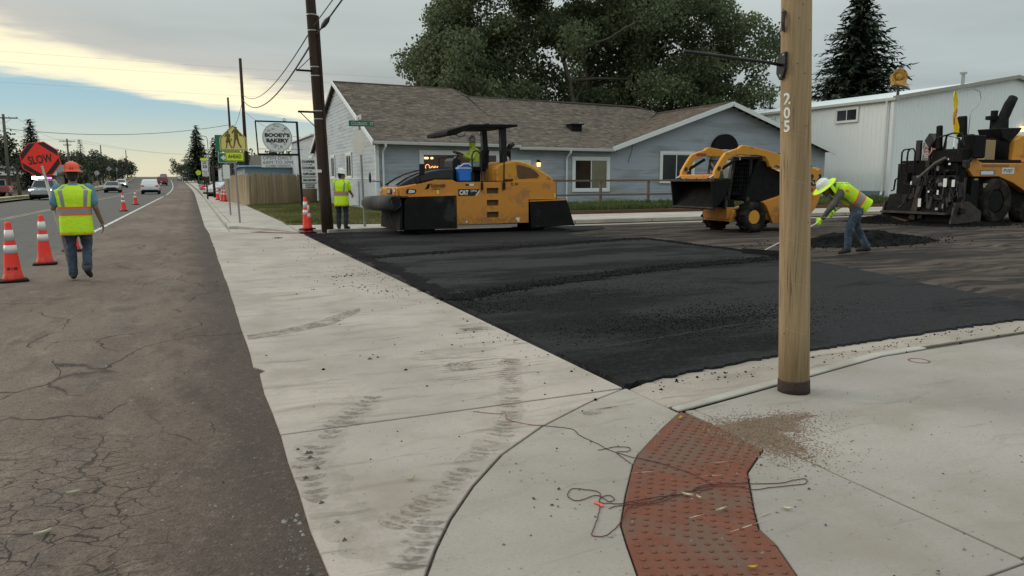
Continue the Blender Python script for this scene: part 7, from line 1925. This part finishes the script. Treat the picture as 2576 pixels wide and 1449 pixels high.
# the big cottonwood group behind the restaurant
def cottonwood():
    rn = random.Random(17)
    t = thing('cottonwood_tree', 'huge many-stemmed cottonwood with dark green crown behind the restaurant', 'tree', (31,53,0))
    tr = MB(); tips = []
    stems = [((29.5,53,0),(22.0,54,10)),((30.0,53,0),(25.5,51,12.5)),((30.5,53,0),(29.8,55,14)),((31.5,53,0),(33.3,52,13)),((32.0,53,0),(36.5,54,12)),((33.5,54,0),(33.8,54,15)),((34.2,54,0),(39.5,53,11)),((28.5,53,0),(19.5,53,8.8))]
    for a, b in stems:
        pts = limb(tr, a, b, rn.uniform(.34,.52), .12, rn, 7, .5)
        for k in range(7):
            p = pts[rn.randint(2, 7)]; q = p+V(rn.gauss(0,3.0), rn.gauss(0,2.5), rn.uniform(.5,4))
            limb(tr, p, q, .13, .04, rn, 4, .5); tips.append(q)
        tips.append(b)
    tr.build('trunk', M['bark'], t, smooth=True)
    clumps = []
    for q in tips: clumps.append((tuple(q), rn.uniform(1.3,2.3), rn.uniform(1.1,1.8)))
    for i in range(235):
        x = rn.uniform(16.4, 43.4); u = (x-30)/14.6
        top = 21*(1-abs(u)**2.6)**.5+1.0 if abs(u) < 1 else 4; low = 6.2+1.2*abs(u) if x > 20 else 7.0
        if top < low+.5: continue
        z = rn.uniform(low, top); y = 53+rn.gauss(0,3.0)
        # open sky windows where the photograph shows light through the stems
        if 27.3 < x < 30.6 and 8.0 < z < 12.6 and rn.random() < .9: continue
        if 36.0 < x < 40.5 and 8.0 < z < 12.8 and rn.random() < .62: continue
        if 25 < x < 34 and z < 8.2 and rn.random() < .40: continue
        clumps.append(((x, y, z), rn.uniform(1.0,2.1), rn.uniform(.8,1.5)))
    for (x, z, r) in ((17.0,10.2,1.3),(16.8,8.6,1.2),(17.4,12.4,1.4),(18.3,14.2,1.4),(16.7,11.4,1.0),(43.0,13.2,1.3),(43.4,11.0,1.2),(42.6,9.2,1.2),(42.9,15.2,1.4),(41.8,8.2,1.1),(43.6,12.2,1.0),(19.8,15.8,1.5),(41.6,17.2,1.5),(22,17.5,1.6)):
        clumps.append(((x, 53+rn.gauss(0,1.2), z), r, r*.85))
    leaf_cloud('crown', clumps, 290, .25, M['cotton'], t, 18, inner=.2)
cottonwood()

def conifer(label, x, y, z0, h, r, m_, seed, n=26, per=46, size=.5, gap=.0, group=None, droop=.28, name='spruce_tree'):
    rn = random.Random(seed); t = thing(name, label, 'tree', (x, y, z0), group)
    MB().tube([(x,y,z0-.2),(x+rn.gauss(0,.05),y,z0+h*.5),(x,y,z0+h*.98)], r*.07, 8, radii=[r*.085,r*.05,.02]).build('trunk', M['bark'], t, smooth=True)
    mb = MB(); tones = []
    for i in range(n):
        f = i/(n-1); zz = z0+h*(.10+.88*f); rr = r*(1-f)**.85*(.82+.3*rn.random())+.10
        nb = max(5, int(11*(1-f)+5))
        for k in range(nb):
            a = 2*pi*(k+rn.random()*.8)/nb; ln = rr*rn.uniform(.72,1.12); d = V(cos(a), sin(a), 0); dr = droop*rn.uniform(.7,1.3)
            ct = rn.gauss(.4,.16)
            m = max(3, int(per*ln/r*.35))
            for j in range(m):
                s_ = (j+rn.random())/m; p = V(x, y, zz)+d*ln*s_+V(0,0,-dr*ln*s_+.12*ln*s_**2)
                w_ = size*(1-.55*s_)*rn.uniform(.6,1.2); sdv = V(-d.y, d.x, 0)*rn.uniform(-1,1)+d*.6+V(0,0,rn.uniform(-.75,.25)); sdv.normalize()
                o = len(mb.v); nrm = sdv.cross(V(rn.gauss(0,.4),rn.gauss(0,.4),1)).normalized()*w_*.20
                q = p+sdv*w_
                mb.v += [tuple(p-nrm), tuple(p+nrm), tuple(q+nrm*.4), tuple(q-nrm*.4)]; mb.f.append((o,o+1,o+2,o+3)); tones.append(min(1,max(0,ct+rn.gauss(0,.15)+.25*(s_-.5))))
    ob = mb.build('crown', m_, t); ob.data.attributes.new('tone', 'FLOAT', 'FACE').data.foreach_set('value', tones)
    return t
conifer('tall dark spruce standing behind the white steel building', 68.6, 62, 0, 22.9, 10.4, M['spruce'], 31, 60, 170, 1.25)
conifer('spruce behind the SLOW paddle on the left side', -18.4, 112, gz(112), 9.4, 2.9, M['spruce'], 32, 30, 70, .7)
conifer('pale thin spruce right of the crossarm pole on the left', -17.6, 152, gz(152), 8.6, 2.1, mat_pale if False else M['farleaf'], 33, 24, 30, .5)
conifer('tall spruce far along the right pavement left of the speed sign', 1.9, 200, gz(200), 14.2, 5.0, M['spruce'], 34, 36, 70, 1.1)
conifer('second dark spruce behind the street lamp on the right', 3.6, 122, gz(122), 8.0, 2.4, M['spruce'], 35, 28, 60, .7)
conifer('third dark spruce hidden behind the route sign', 5.6, 128, gz(128), 7.0, 2.8, M['spruce'], 36, 26, 60, .7)

def broadleaf(label, x, y, h, r, seed, m_=None, size=.30, per=60, trunk=.2, name='broadleaf_tree', group=None, low=.25):
    z0 = gz(y); rn = random.Random(seed); t = thing(name, label, 'tree', (x, y, z0), group)
    tr = MB(); tips = []
    top = V(x+rn.gauss(0,.2), y, z0+h*.6); pts = limb(tr, (x,y,z0-.2), top, trunk, trunk*.5, rn, 5, .3)
    for k in range(7):
        p = pts[rn.randint(2,5)]; a = rn.random()*6.28; q = V(x+r*.7*cos(a), y+r*.7*sin(a), z0+h*rn.uniform(.45,.92)); limb(tr, p, q, trunk*.4, trunk*.12, rn, 4, .4); tips.append(q)
    tr.build('trunk', M['bark'], t, smooth=True)
    cl = [(tuple(q), r*rn.uniform(.3,.48), r*rn.uniform(.26,.4)) for q in tips]
    for k in range(16):
        a = rn.random()*6.28; q = r*.75*sqrt(rn.random()); zz = z0+h*(low+(.92-low)*rn.random()); cl.append(((x+q*cos(a), y+q*sin(a), zz), r*rn.uniform(.26,.45), r*rn.uniform(.22,.36)))
    leaf_cloud('crown', cl, per, size, m_ or M['farleaf'], t, seed+1)
    return t
M['darkleaf'] = m_leaf('dark_leaves', (0.016,0.028,0.012), (0.050,0.065,0.028), .12)
M['dullleaf'] = m_leaf('dull_leaves', (0.040,0.042,0.030), (0.095,0.085,0.066), .12)
for (lab, x, y, h, r, m_, s) in (
    ('dark broadleaf tree at the far left edge behind the paddle', -21.5, 100, 7.2, 3.6, 'darkleaf', 41), ('dark tree filling the gap left of the paddle spruce', -18.2, 101, 6.2, 2.4, 'darkleaf', 42),
    ('low dark tree below the left crossarm pole', -24.5, 108, 6.6, 3.4, 'darkleaf', 43),
    ('round dark green bush tree right of the orange hard hat', -16.4, 132, 3.9, 2.4, 'darkleaf', 44), ('dull leafy tree behind the orange hard hat', -23.0, 160, 7.0, 3.6, 'dullleaf', 45),
    ('dull tree left of the gabled house on the rise', -26.5, 150, 6.0, 3.0, 'dullleaf', 46), ('leafy tree right of the pale thin spruce', -18.6, 172, 6.4, 3.6, 'farleaf', 47),
    ('dark tree above the far diamond sign', -18.5, 188, 6.0, 3.6, 'darkleaf', 48), ('dull broad tree above the white sedan', -17.5, 206, 5.8, 4.0, 'dullleaf', 49),
    ('leafy tree on the left rise past the white sedan', -18.5, 226, 5.6, 4.2, 'farleaf', 50), ('dark tree second from the crest on the left', -18.6, 246, 5.0, 4.0, 'darkleaf', 51),
    ('last bushy tree before the crest on the left', -18.3, 264, 4.0, 3.0, 'farleaf', 52), ('tall dull tree behind the far left poles', -24.0, 215, 8.0, 4.2, 'dullleaf', 53),
    ('bushy tree at the crest on the right of the road', -3.0, 284, 6.6, 3.6, 'farleaf', 54), ('low dark bush at the crest left of the tall spruce', -.8, 262, 4.2, 3.0, 'darkleaf', 55),
    ('leafy tree beneath the round bakery sign', 6.2, 95, 5.2, 2.1, 'dullleaf', 56), ('leafy tree right of the bakery sign frame', 10.4, 98, 5.6, 2.4, 'dullleaf', 57), ('thin tree left of the bakery sign frame', 4.4, 92, 4.9, 1.5, 'farleaf', 58)):
    broadleaf(lab, x, y, h, r, s, M[m_], size=.42 if y > 140 else .34, per=46, low=.55 if s < 44 else .25)
# ------------------------------------------------------------------ vehicles on the main road
def car(name, label, cat, x, y, heading, paint, kind='sedan', lights=None, tint=None, bar=False):
    """local frame: +y is the nose"""
    W = {'sedan': 1.80, 'suv': 1.90, 'pickup': 2.0}[kind]; t = thing(name, label, cat, (x, y, gz(y)-.012), None, heading)
    # side outline (y, z): lower body and greenhouse
    if kind == 'sedan':
        body = [(-2.25,.35),(-2.28,.62),(-2.20,.92),(-1.55,1.00),(-.3,.98),(1.0,.96),(1.95,.84),(2.22,.66),(2.25,.35)]; roof = [(-1.75,.98),(-1.05,1.38),(-.1,1.45),(.45,1.40),(1.15,.95)]; wy = 1.38; r = .33
    elif kind == 'suv':
        body = [(-2.25,.40),(-2.30,.75),(-2.22,1.06),(-1.0,1.10),(.6,1.08),(1.25,1.06),(2.05,.96),(2.25,.75),(2.27,.40)]; roof = [(-2.15,1.06),(-1.85,1.60),(-1.2,1.70),(.0,1.70),(.5,1.62),(1.25,1.06)]; wy = 1.40; r = .37
    else:
        body = [(-2.75,.50),(-2.80,.85),(-2.76,1.12),(-.75,1.14),(.4,1.12),(1.2,1.14),(2.35,1.08),(2.62,.90),(2.64,.48)]; roof = [(-.75,1.12),(-.62,1.78),(-.1,1.86),(.6,1.82),(1.35,1.13)]; wy = 1.72; r = .42
    def shell(poly, w0, w1, z0, z1):
        mb = MB(); n = len(poly); k = []
        for sx in (-1, 1):
            for (a, z) in poly:
                f = min(1, max(0, (z-z0)/(z1-z0))); k.append((sx*(w0+(w1-w0)*f)/2, a, z))
        mb.add(k, [tuple(range(n)), tuple(range(2*n-1, n-1, -1))] + [(i, n+i, n+(i+1) % n, (i+1) % n) for i in range(n)]); return mb
    bo = shell(body, W, W*.95, .35, 1.1).build('body', paint, t, bevel=.07, seg=3, local=True)
    zt = max(p[1] for p in roof)
    shell(roof, W*.94, W*.76, roof[0][1], zt).build('cabin', paint, t, bevel=.06, seg=3, local=True)
    gl = M['glass']
    def quad(name_, pts, m_, par=t, th=.012):
        pts = [V(p) for p in pts]; plate(name_, pts, th, m_, par)
    oldpw = t.location.copy(); t.location = (0,0,0)
    def pane(a, b, wa, wb, f0, f1, sgn):   # window across the car between two outline points
        A, B = V(0,*a), V(0,*b); q0, q1 = A.lerp(B,f0), A.lerp(B,f1); nrm = V(0, (b[1]-a[1]), -(b[0]-a[0])).normalized()*sgn*.012
        quad('windscreen', [q0+nrm-V(wa/2,0,0), q0+nrm+V(wa/2,0,0), q1+nrm+V(wb/2,0,0), q1+nrm-V(wb/2,0,0)], gl, bo)
    pane(roof[-1], roof[-2], W*.80, W*.66, .12, .90, 1); pane(roof[0], roof[1], W*.78, W*.66, .15, .86, 1)
    for sx in (-1, 1):
        z0, z1 = roof[0][1]+.06, zt-.12; wl = lambda z: (W*.94+(W*.76-W*.94)*(z-roof[0][1])/(zt-roof[0][1]))/2+.008
        ya, yb = roof[0][0]+.35, roof[-1][0]-.25; yc, yd = roof[1][0]+.18, roof[-2][0]-.1
        for (p, q) in ((0,.47),(.53,1)):
            quad('side_window', [(sx*wl(z0), ya+(yb-ya)*p, z0),(sx*wl(z0), ya+(yb-ya)*q, z0),(sx*wl(z1), yc+(yd-yc)*q, z1),(sx*wl(z1), yc+(yd-yc)*p, z1)], gl, bo)
        for yy in (wy, -wy if kind != 'pickup' else -1.75): 
            wheel(t, (sx*(W/2-.10), yy, r), r, .22, r*.62, 'x', rimm=M['galv'], n=20)
        MB().obox((sx*(W/2+.10), roof[-1][0]-.15, roof[-1][1]+.08), (.20,.10,.14)).build('mirror', paint, t, bevel=.03, local=True)
        nose = body[-2]; hl = lights if lights else M['lens']
        MB().obox((sx*W*.36, nose[0]-.02, nose[1]+.02), (W*.20,.10,.13)).build('headlight', hl, t, bevel=.03, local=True)
        MB().obox((sx*W*.39, body[1][0]+.02, body[1][1]+.20), (W*.17,.10,.16)).build('tail_lamp', M['tail'], t, bevel=.02, local=True)
    MB().obox((0, body[-1][0]+.0, .58), (W*.62,.06,.22)).obox((0, body[-1][0]-.0, .40), (W*.9,.08,.14)).build('grille', M['black'], t, bevel=.02, local=True)
    MB().obox((0, body[0][0]-.0, .44), (W*.88,.10,.18)).build('rear_bumper', M['black'], t, bevel=.03, local=True)
    MB().obox((0, body[1][0]-.0, .80), (.32,.03,.15)).build('number_plate', M['signwhite'], t, local=True)
    MB().box(-W*.4, W*.4, -1.9, 1.9, .2, .42).build('underbody', M['blackm'], t, local=True)
    if kind == 'pickup':
        MB().box(-W*.43, W*.43, -2.68, -.82, 1.125, 1.15).build('bed', M['blackm'], t, local=True)
    if bar:
        MB().box(-.55,.55,-.1,.2,1.87,1.93).build('light_bar_base', M['black'], t, local=True)
        MB().box(.10,1.02,-.06,.16,1.88,2.16).build('white_flash', M['flashw'], t, local=True, bevel=.05); MB().box(-.50,-.16,-.06,.16,1.93,2.06).build('pink_flash', M['flashp'], t, local=True)
        MB().obox((0,2.72,.72), (1.5,.1,.45)).build('push_bar', M['chrome'], t, bevel=.03, local=True)
    t.location = oldpw
    return t
pw = lambda n, c: mat(n, c, .35, var=.05, coat=.5)
car('police_pickup', 'pickup with lit flashing roof bar facing us left of the flagger', 'pickup', -11.2, 72.8, pi, pw('dark_silver', (.10,.11,.12)), 'pickup', M['headlight'], bar=True).scale = (.93,.93,.90)
car('parked_car', 'red car cut off by the left edge of the picture', 'car', -18.6, 84, pi/2, pw('dull_red', (.22,.035,.03)), 'pickup')
car('silver_coupe', 'dark silver low car facing us on the left lane', 'car', -9.3+bx(112)*.3, 109, pi, pw('warm_grey', (.22,.20,.20)), 'sedan')
car('white_sedan', 'white sedan facing us with bright headlights on', 'car', -11.0+bx(150), 152, pi, pw('white_body', (.62,.63,.64)), 'sedan', M['headlight'])
car('white_suv', 'white sport utility car driving away in the right lane', 'car', -4.35, 96.5, 0, pw('white_body_b', (.70,.71,.70)), 'suv')
car('red_pickup', 'dark red pickup driving away ahead of the white car', 'pickup', -4.6+bx(170), 171, 0, pw('wine_red', (.16,.03,.035)), 'pickup')
car('dark_suv', 'dark vehicle just below the crest ahead of the red pickup', 'car', -4.4+bx(215), 215, 0, pw('black_body', (.05,.03,.035)), 'suv')
car('dark_van', 'farthest dark truck on the crest of the road', 'truck', -4.2+bx(240), 240, 0, pw('black_body_b', (.05,.03,.04)), 'suv')
car('parked_pickup', 'dark pickup parked behind the picket fence end', 'pickup', 4.0, 78, -1.2, pw('dark_green', (.025,.035,.03)), 'pickup')
car('parked_white_car', 'pale car parked beyond the low planter wall', 'car', 3.2, 72, -.9, pw('pale_body', (.50,.52,.55)), 'sedan')
car('parked_dark_car', 'dark car parked by the far right pavement', 'car', 3.4, 100, -1.4, pw('dark_body', (.05,.03,.03)), 'sedan')
pw_ = thing('planter_wall', 'low pale planter wall with red flowers past the picket fence', 'planter', (1.9,66,.12))
MB().box(1.85,3.3,63.0,63.25,.1,.72).box(3.05,3.3,56.5,63.0,.1,.72).build('wall', M['conc_far'], pw_)
rf_ = random.Random(8); fb = MB()
for i in range(260): crumbs(fb, rf_.uniform(1.9,3.3), rf_.uniform(63,63.4), .72+rf_.random()*.12, rf_.uniform(.05,.09), rf_)
tag(fb.build('red_flowers', M['flower'], pw_), kind='stuff')
# ------------------------------------------------------------------ small things on the ground
rs_ = random.Random(30)
def grit(name, label, cat, pts, m_):
    mb = MB(); tones = []
    for (x, y, z, s) in pts:
        k = len(mb.f); crumbs(mb, x, y, z, s, rs_); tones += [rs_.random()]*(len(mb.f)-k)
    ob = mb.build(name, m_); ob.data.attributes.new('tone', 'FLOAT', 'FACE').data.foreach_set('value', tones)
    return tag(ob, label, cat, kind='stuff')
pts = []
for i in range(7200):
    c = rs_.random()
    if c < .5: x, y = rs_.gauss(3.05,.20), rs_.gauss(3.33,.13)
    elif c < .8: x, y = rs_.gauss(2.96,.12), rs_.gauss(3.08,.16)
    elif c < .92: x, y = rs_.gauss(3.22,.22), rs_.gauss(3.42,.07)
    else: x, y = rs_.gauss(2.9,.3), rs_.gauss(3.2,.3)
    pts.append((x, y, .005 if inside((x, y), tp) else .001, rs_.choice((.0028,.004,.0055))))
grit('sand', 'brown sand spilled between the tactile plate and the tan pole', 'sand', pts, M['sand'])
pts = [(rs_.uniform(-2.2,.36), 2.5+rs_.random()**1.6*9, -.011, rs_.choice((.003,.0045,.006,.008))) for i in range(620)]
pts += [(.36-abs(rs_.gauss(0,.06)), rs_.uniform(2.5,3.3), -.012, rs_.choice((.005,.007,.010,.014))) for i in range(60)]
pts += [(rs_.uniform(.45,2.7), rs_.uniform(2.5,4.4), .001, rs_.choice((.004,.007))) for i in range(40)]
pts += [(rs_.uniform(1.2,5.5), rs_.uniform(1.6,3.7), .001, rs_.choice((.003,.005,.007))) for i in range(150)]
pts += [(rs_.uniform(1.4,2.8), rs_.uniform(1.7,3.7), .005, rs_.choice((.004,.007,.009))) for i in range(80)]
pts += [(rs_.uniform(.42,.55), rs_.uniform(2.7,4.2), .001, rs_.choice((.012,.018))) for i in range(7)]
grit('pebbles', 'scattered pebbles and chips on the road and concrete', 'pebbles', pts, M['pebble'])
def film_blob(mb, cx_, cy_, rx, ry, seed, z):
    mb.add([(cx_+rx*cos(a)*(1+.5*mnoise.noise(V(cos(a)*2, sin(a)*2, seed))), cy_+ry*sin(a)*(1+.5*mnoise.noise(V(cos(a)*2+4, sin(a)*2, seed))), z) for a in [k*2*pi/48 for k in range(48)]], [tuple(range(48))])
sf = MB(); film_blob(sf, 3.08, 3.36, .30, .16, 2.2, .0009); film_blob(sf, 2.99, 3.14, .13, .20, 5.1, .0012); film_blob(sf, 3.30, 3.42, .30, .07, 7.7, .0015)
tag(sf.build('sand_stain', M['sandfilm']), 'brown sand film on the walk beside the tactile plate', 'sand', kind='stuff')
# mason string in loops across the ramp
def curve(pts, k=8):
    P = [V(*p) for p in pts]; out = []
    for i in range(len(P)-1):
        a, b, c, d = P[max(i-1,0)], P[i], P[i+1], P[min(i+2,len(P)-1)]
        for j in range(k):
            t = j/k; out.append(.5*((2*b)+(c-a)*t+(2*a-5*b+4*c-d)*t*t+(3*b-a-3*c+d)*t**3))
    return out+[P[-1]]
st_ = thing('mason_string', 'thin dark red mason string lying in loops across the ramp', 'string', (2.0,3.0,.004))
def strand(pts, m_=None, z=.004, r=.0021):
    P = curve([(x, y, z) for x, y in pts], 7); rr = random.Random(len(pts))
    P = [p+V(rr.gauss(0,.0015), rr.gauss(0,.0015), 0) for p in P]
    P = [V(p.x, p.y, .0095) if inside((p.x, p.y), tp) else p for p in P]
    MB().tube(P, r, 5).build('strand', m_ or M['string'], st_)
strand([(1.598,4.357),(1.719,4.249),(1.771,4.23),(1.743,4.112),(1.819,3.98),(1.888,3.924)], mat('faded_red_string', (0.30,0.07,0.06), .8))
strand([(1.888,3.924),(2.025,3.794),(2.016,3.677),(2.047,3.493),(2.052,3.397),(2.125,3.225),(2.185,3.123),(2.246,2.981),(2.265,2.863),(2.269,2.781)])
strand([(1.994,3.418),(2.056,3.422),(2.117,3.421),(2.175,3.382),(2.135,3.334),(2.073,3.349),(2.06,3.25),(2.058,3.182)])
strand([(2.269,2.781),(2.178,2.776),(2.138,2.75),(2.219,2.736),(2.267,2.771),(2.381,2.742),(2.584,2.664),(2.693,2.662),(2.749,2.649),(2.693,2.604),(2.554,2.632),(2.413,2.655),(2.354,2.71),(2.246,2.757),(2.095,2.748),(1.901,2.709),(1.759,2.722),(1.65,2.62),(1.533,2.542),(1.472,2.56),(1.502,2.606),(1.61,2.74),(1.66,2.83)])
strand([(1.664,2.832),(1.717,2.923),(1.679,2.979),(1.614,3.018),(1.561,2.953),(1.579,2.889),(1.69,2.906),(1.709,2.822),(1.746,2.834),(1.745,2.882),(1.697,2.874),(1.664,2.832),(1.7,2.807),(1.764,2.774),(1.95,2.76),(2.1,2.73)])
strand([(1.672,2.76),(1.72,2.765),(1.80,2.74),(1.92,2.735),(2.05,2.77)])
strand([(1.640,2.835),(1.646,2.822),(1.655,2.805),(1.65,2.785)], M['stringpink'], .006, .006)

# muddy tyre prints on the pan: separate bars of a lug tread
def decal(mb, poly, z): mb.add([(x, y, z) for x, y in poly], [tuple(range(len(poly)))])
def track(label, pts, w, step, m_, z, seed, arc=.10):
    rn = random.Random(seed); mb = MB(); ls = sum(hypot(b[0]-a[0], b[1]-a[1]) for a, b in zip(pts, pts[1:])); n = int(ls/step)
    for i in range(n):
        t = (i+.5)/n; x, y = along(pts, t); x2, y2 = along(pts, min(1, t+.01)); dx, dy = x2-x, y2-y; l = hypot(dx, dy) or 1; dx, dy = dx/l, dy/l
        if rn.random() < .12: continue
        ln = w*rn.uniform(.55,1.0); th = step*rn.uniform(.55,.95); up_, lo_b = [], []
        for k in range(9):
            s = k/8*2-1; o = s*ln; b = arc*(1-s*s); e = th*(1-abs(s)**3)*rn.uniform(.75,1.2)
            up_.append((x-dy*o+dx*(b+e/2), y+dx*o+dy*(b+e/2))); lo_b.append((x-dy*o+dx*(b-e/2), y+dx*o+dy*(b-e/2)))
        decal(mb, up_+lo_b[::-1], z)
    return tag(mb.build('tyre_track', m_), label, 'tyre track', kind='stuff')
trk1 = [(2.40,5.6),(2.14,5.029),(2.013,4.673),(1.858,4.343),(1.727,4.086),(1.593,3.865),(1.459,3.728),(1.335,3.576),(1.214,3.44),(1.096,3.319),(0.975,3.193),(0.867,3.113),(0.70,3.0)]
def strip(mb, pts, w, seed):
    rn = random.Random(seed); P = jag(pts, .006, .05, seed); o = len(mb.v); k = len(P)
    for i, (x, y) in enumerate(P):
        x2, y2 = P[min(i+1,k-1)]; x1, y1 = P[max(i-1,0)]; L_ = hypot(x2-x1, y2-y1) or 1; nx, ny = -(y2-y1)/L_, (x2-x1)/L_; a, b = w*rn.uniform(.7,1.2), w*rn.uniform(.7,1.2)
        mb.v += [(x+nx*a, y+ny*a, .0011), (x-nx*b, y-ny*b, .0011)]
    for i in range(k-1): mb.f.append((o+2*i+2, o+2*i+3, o+2*i+1, o+2*i))
    return mb
tag(strip(MB(), [(2.40,5.6),(2.14,5.029),(2.013,4.673),(1.858,4.343),(1.727,4.086),(1.593,3.865),(1.459,3.728),(1.335,3.576),(1.214,3.44),(1.096,3.319),(0.975,3.193),(0.867,3.113),(0.70,3.0)], .10, 4).build('tyre_smudge', M['smudge']), 'smeared mud under the tyre print beside the ramp joint', 'mud smear', kind='stuff')
tag(strip(MB(), [(1.05,5.0),(0.911,4.693),(0.732,4.433),(0.608,4.189),(0.52,3.9),(.52,3.4),(.6,2.9),(.7,2.6)], .13, 5).build('tyre_smudge', M['smudge']), 'smeared mud along the left edge of the pan', 'mud smear', kind='stuff')
dl = MB()
for pts, w in (([(3.3,5.55),(5.0,5.85),(6.1,5.94),(7.4,5.70),(9.0,5.25)], .025), ([(5.9,8.95),(7.5,9.55),(9.6,9.9)], .012), ([(5.2,11.6),(7.5,12.4)], .02)):
    strip(dl, pts, w, 7)
dl.v = [(x, y, z+.0262) for x, y, z in dl.v]
tag(dl.build('dust_lines', M['dust']), 'thin dusty scuff lines on the fresh black asphalt', 'scuff lines', kind='stuff')
track('muddy lug tyre print curving along the joint of the ramp', trk1, .10, .062, M['mark'], .0016, 61, .02)
track('fainter tyre print near the left edge of the pan', [(1.1,5.0),(0.987,4.808),(0.911,4.693),(0.814,4.561),(0.732,4.433),(0.672,4.305),(0.608,4.189),(0.555,4.076),(0.48,3.9),(.46,3.4)], .11, .085, M['mark'], .0016, 62, .03)
track('faint tyre print across the lower left pan', [(0.9,3.0),(.78,2.8),(.66,2.6),(.58,2.4)], .10, .06, M['wet'], .0016, 63, .02)
def blot(label, cx_, cy_, rx, ry, seed, m_, streaks=0, name='stain'):
    rn = random.Random(seed); mb = MB(); n = 40
    decal(mb, [(cx_+rx*cos(a)*(1+.45*mnoise.noise(V(cos(a)*2.1, sin(a)*2.1, seed))+.12*rn.gauss(0,1)), cy_+ry*sin(a)*(1+.45*mnoise.noise(V(cos(a)*2.1+5, sin(a)*2.1, seed))+.12*rn.gauss(0,1))) for a in [k*2*pi/n for k in range(n)]], .0012)
    for i in range(streaks):
        x, y = cx_+rn.gauss(.1,rx*1.6), cy_+rn.gauss(0,ry*2.0); l, w = rn.uniform(.04,.30), rn.uniform(.004,.014)
        decal(mb, [(x-l,y-w*.3),(x-l*.4,y-w),(x+l*.5,y-w*.9),(x+l,y),(x+l*.3,y+w),(x-l*.5,y+w*.8)], .0014+.00002*i)
    return tag(mb.build(name, m_), label, 'stain', kind='stuff')
blot('brown damp stain with streaks in the middle of the pan', 1.92, 5.50, .13, .14, 5, M['mark'], 46)
blot('oily spot on the ramp near the fresh asphalt corner', 2.30, 4.02, .07, .05, 7, M['mark'], 3)
blot('streaky soil smears along the fresh asphalt edge', 2.45, 6.9, .03, .05, 9, M['mark'], 40)
mbw = MB(); decal(mbw, [(.41,7.28),(.8,7.42),(1.3,7.75),(1.7,8.35),(1.75,8.6),(1.55,8.45),(1.15,7.95),(.7,7.62),(.41,7.52)], .0013)
tag(mbw.build('stain', M['wet']), 'curved grey wet smear crossing the pan from the road', 'stain', kind='stuff')
# fallen leaves, petals and stones
def leaf(label, x, y, z, ln, w, a, m_, cup=.01):
    mb = MB(); n = 6
    mb.grid(lambda u, v: V(x, y, z)+V(cos(a),sin(a),0)*((u-.5)*ln)+V(-sin(a),cos(a),0)*((v-.5)*w*sin(pi*min(max(u,.04),.96)))+V(0,0,cup*((v-.5)**2*4+(u-.5)**2*2)+.002), n, 4)
    return tag(mb.build('fallen_leaf', m_, smooth=True), label, 'leaf')
leaf('yellow leaf at the lower end of the red tactile plate', 1.901, 2.071, .006, .040, .016, -.35, M['yellowleaf'])
leaf('small yellow leaf at the top corner of the tactile plate', 2.738, 3.676, .006, .05, .018, .7, M['yellowleaf'])
leaf('pale petal on the middle of the tactile plate', 2.075, 2.714, .008, .055, .016, 2.2, M['paleleaf'])
leaf('pale petal on the walk right of the tactile plate', 2.407, 2.42, .002, .045, .018, 2.3, M['paleleaf'])
leaf('long pale petal near the lower edge of the tactile plate', 2.119, 2.524, .008, .07, .010, .15, M['paleleaf'])
leaf('small pale petal near the string on the plate', 2.106, 2.669, .008, .03, .012, 1.7, M['paleleaf'])
leaf('pale bent twig lying on the pan', .93, 3.45, .002, .06, .012, .6, M['paleleaf'])
leaf('white scrap of litter on the cracked road', -.62, 3.98, -.010, .06, .012, .2, M['paleleaf'], .012)
leaf('second white scrap of litter on the cracked road', -.68, 3.55, -.010, .07, .016, .3, M['paleleaf'], .014)
sc2 = MB()
for (x, y, ln, a) in ((2.12,2.36,.28,.12),(2.28,2.42,.10,.2),(1.98,2.53,.12,.05),(2.35,2.87,.16,-.25),(2.05,3.05,.16,-.2),(2.5,3.0,.10,-.2)):
    d = V(cos(a), sin(a), 0); n_ = V(-d.y, d.x, 0); p = V(x, y, .0052)
    sc2.add([tuple(p-d*ln/2), tuple(p+n_*-.004), tuple(p+d*ln/2), tuple(p+n_*.004)], [(0,1,2,3)])
tag(sc2.build('scrape', mat('pale_scrape', (0.42,0.30,0.21), .9), tact), kind='stuff')
stone = MB(); 
for (x, y, s) in ((1.401,2.996,.013),(.46,4.12,.014),(.445,3.69,.016),(.47,3.36,.016),(1.30,6.06,.02),(1.50,5.06,.014),(2.03,3.56,.010),(.50,2.95,.014),(.33,2.62,.03),(.30,2.72,.024),(.31,2.50,.028)):
    crumbs(stone, x, y, .003 if x > .4 else -.01, s, rs_)
tag(stone.build('loose_stones', mat('brown_stone', (.10,.08,.065), .9, var=.4, scale=30)), 'few larger stones lying along the pan', 'stones', kind='stuff')
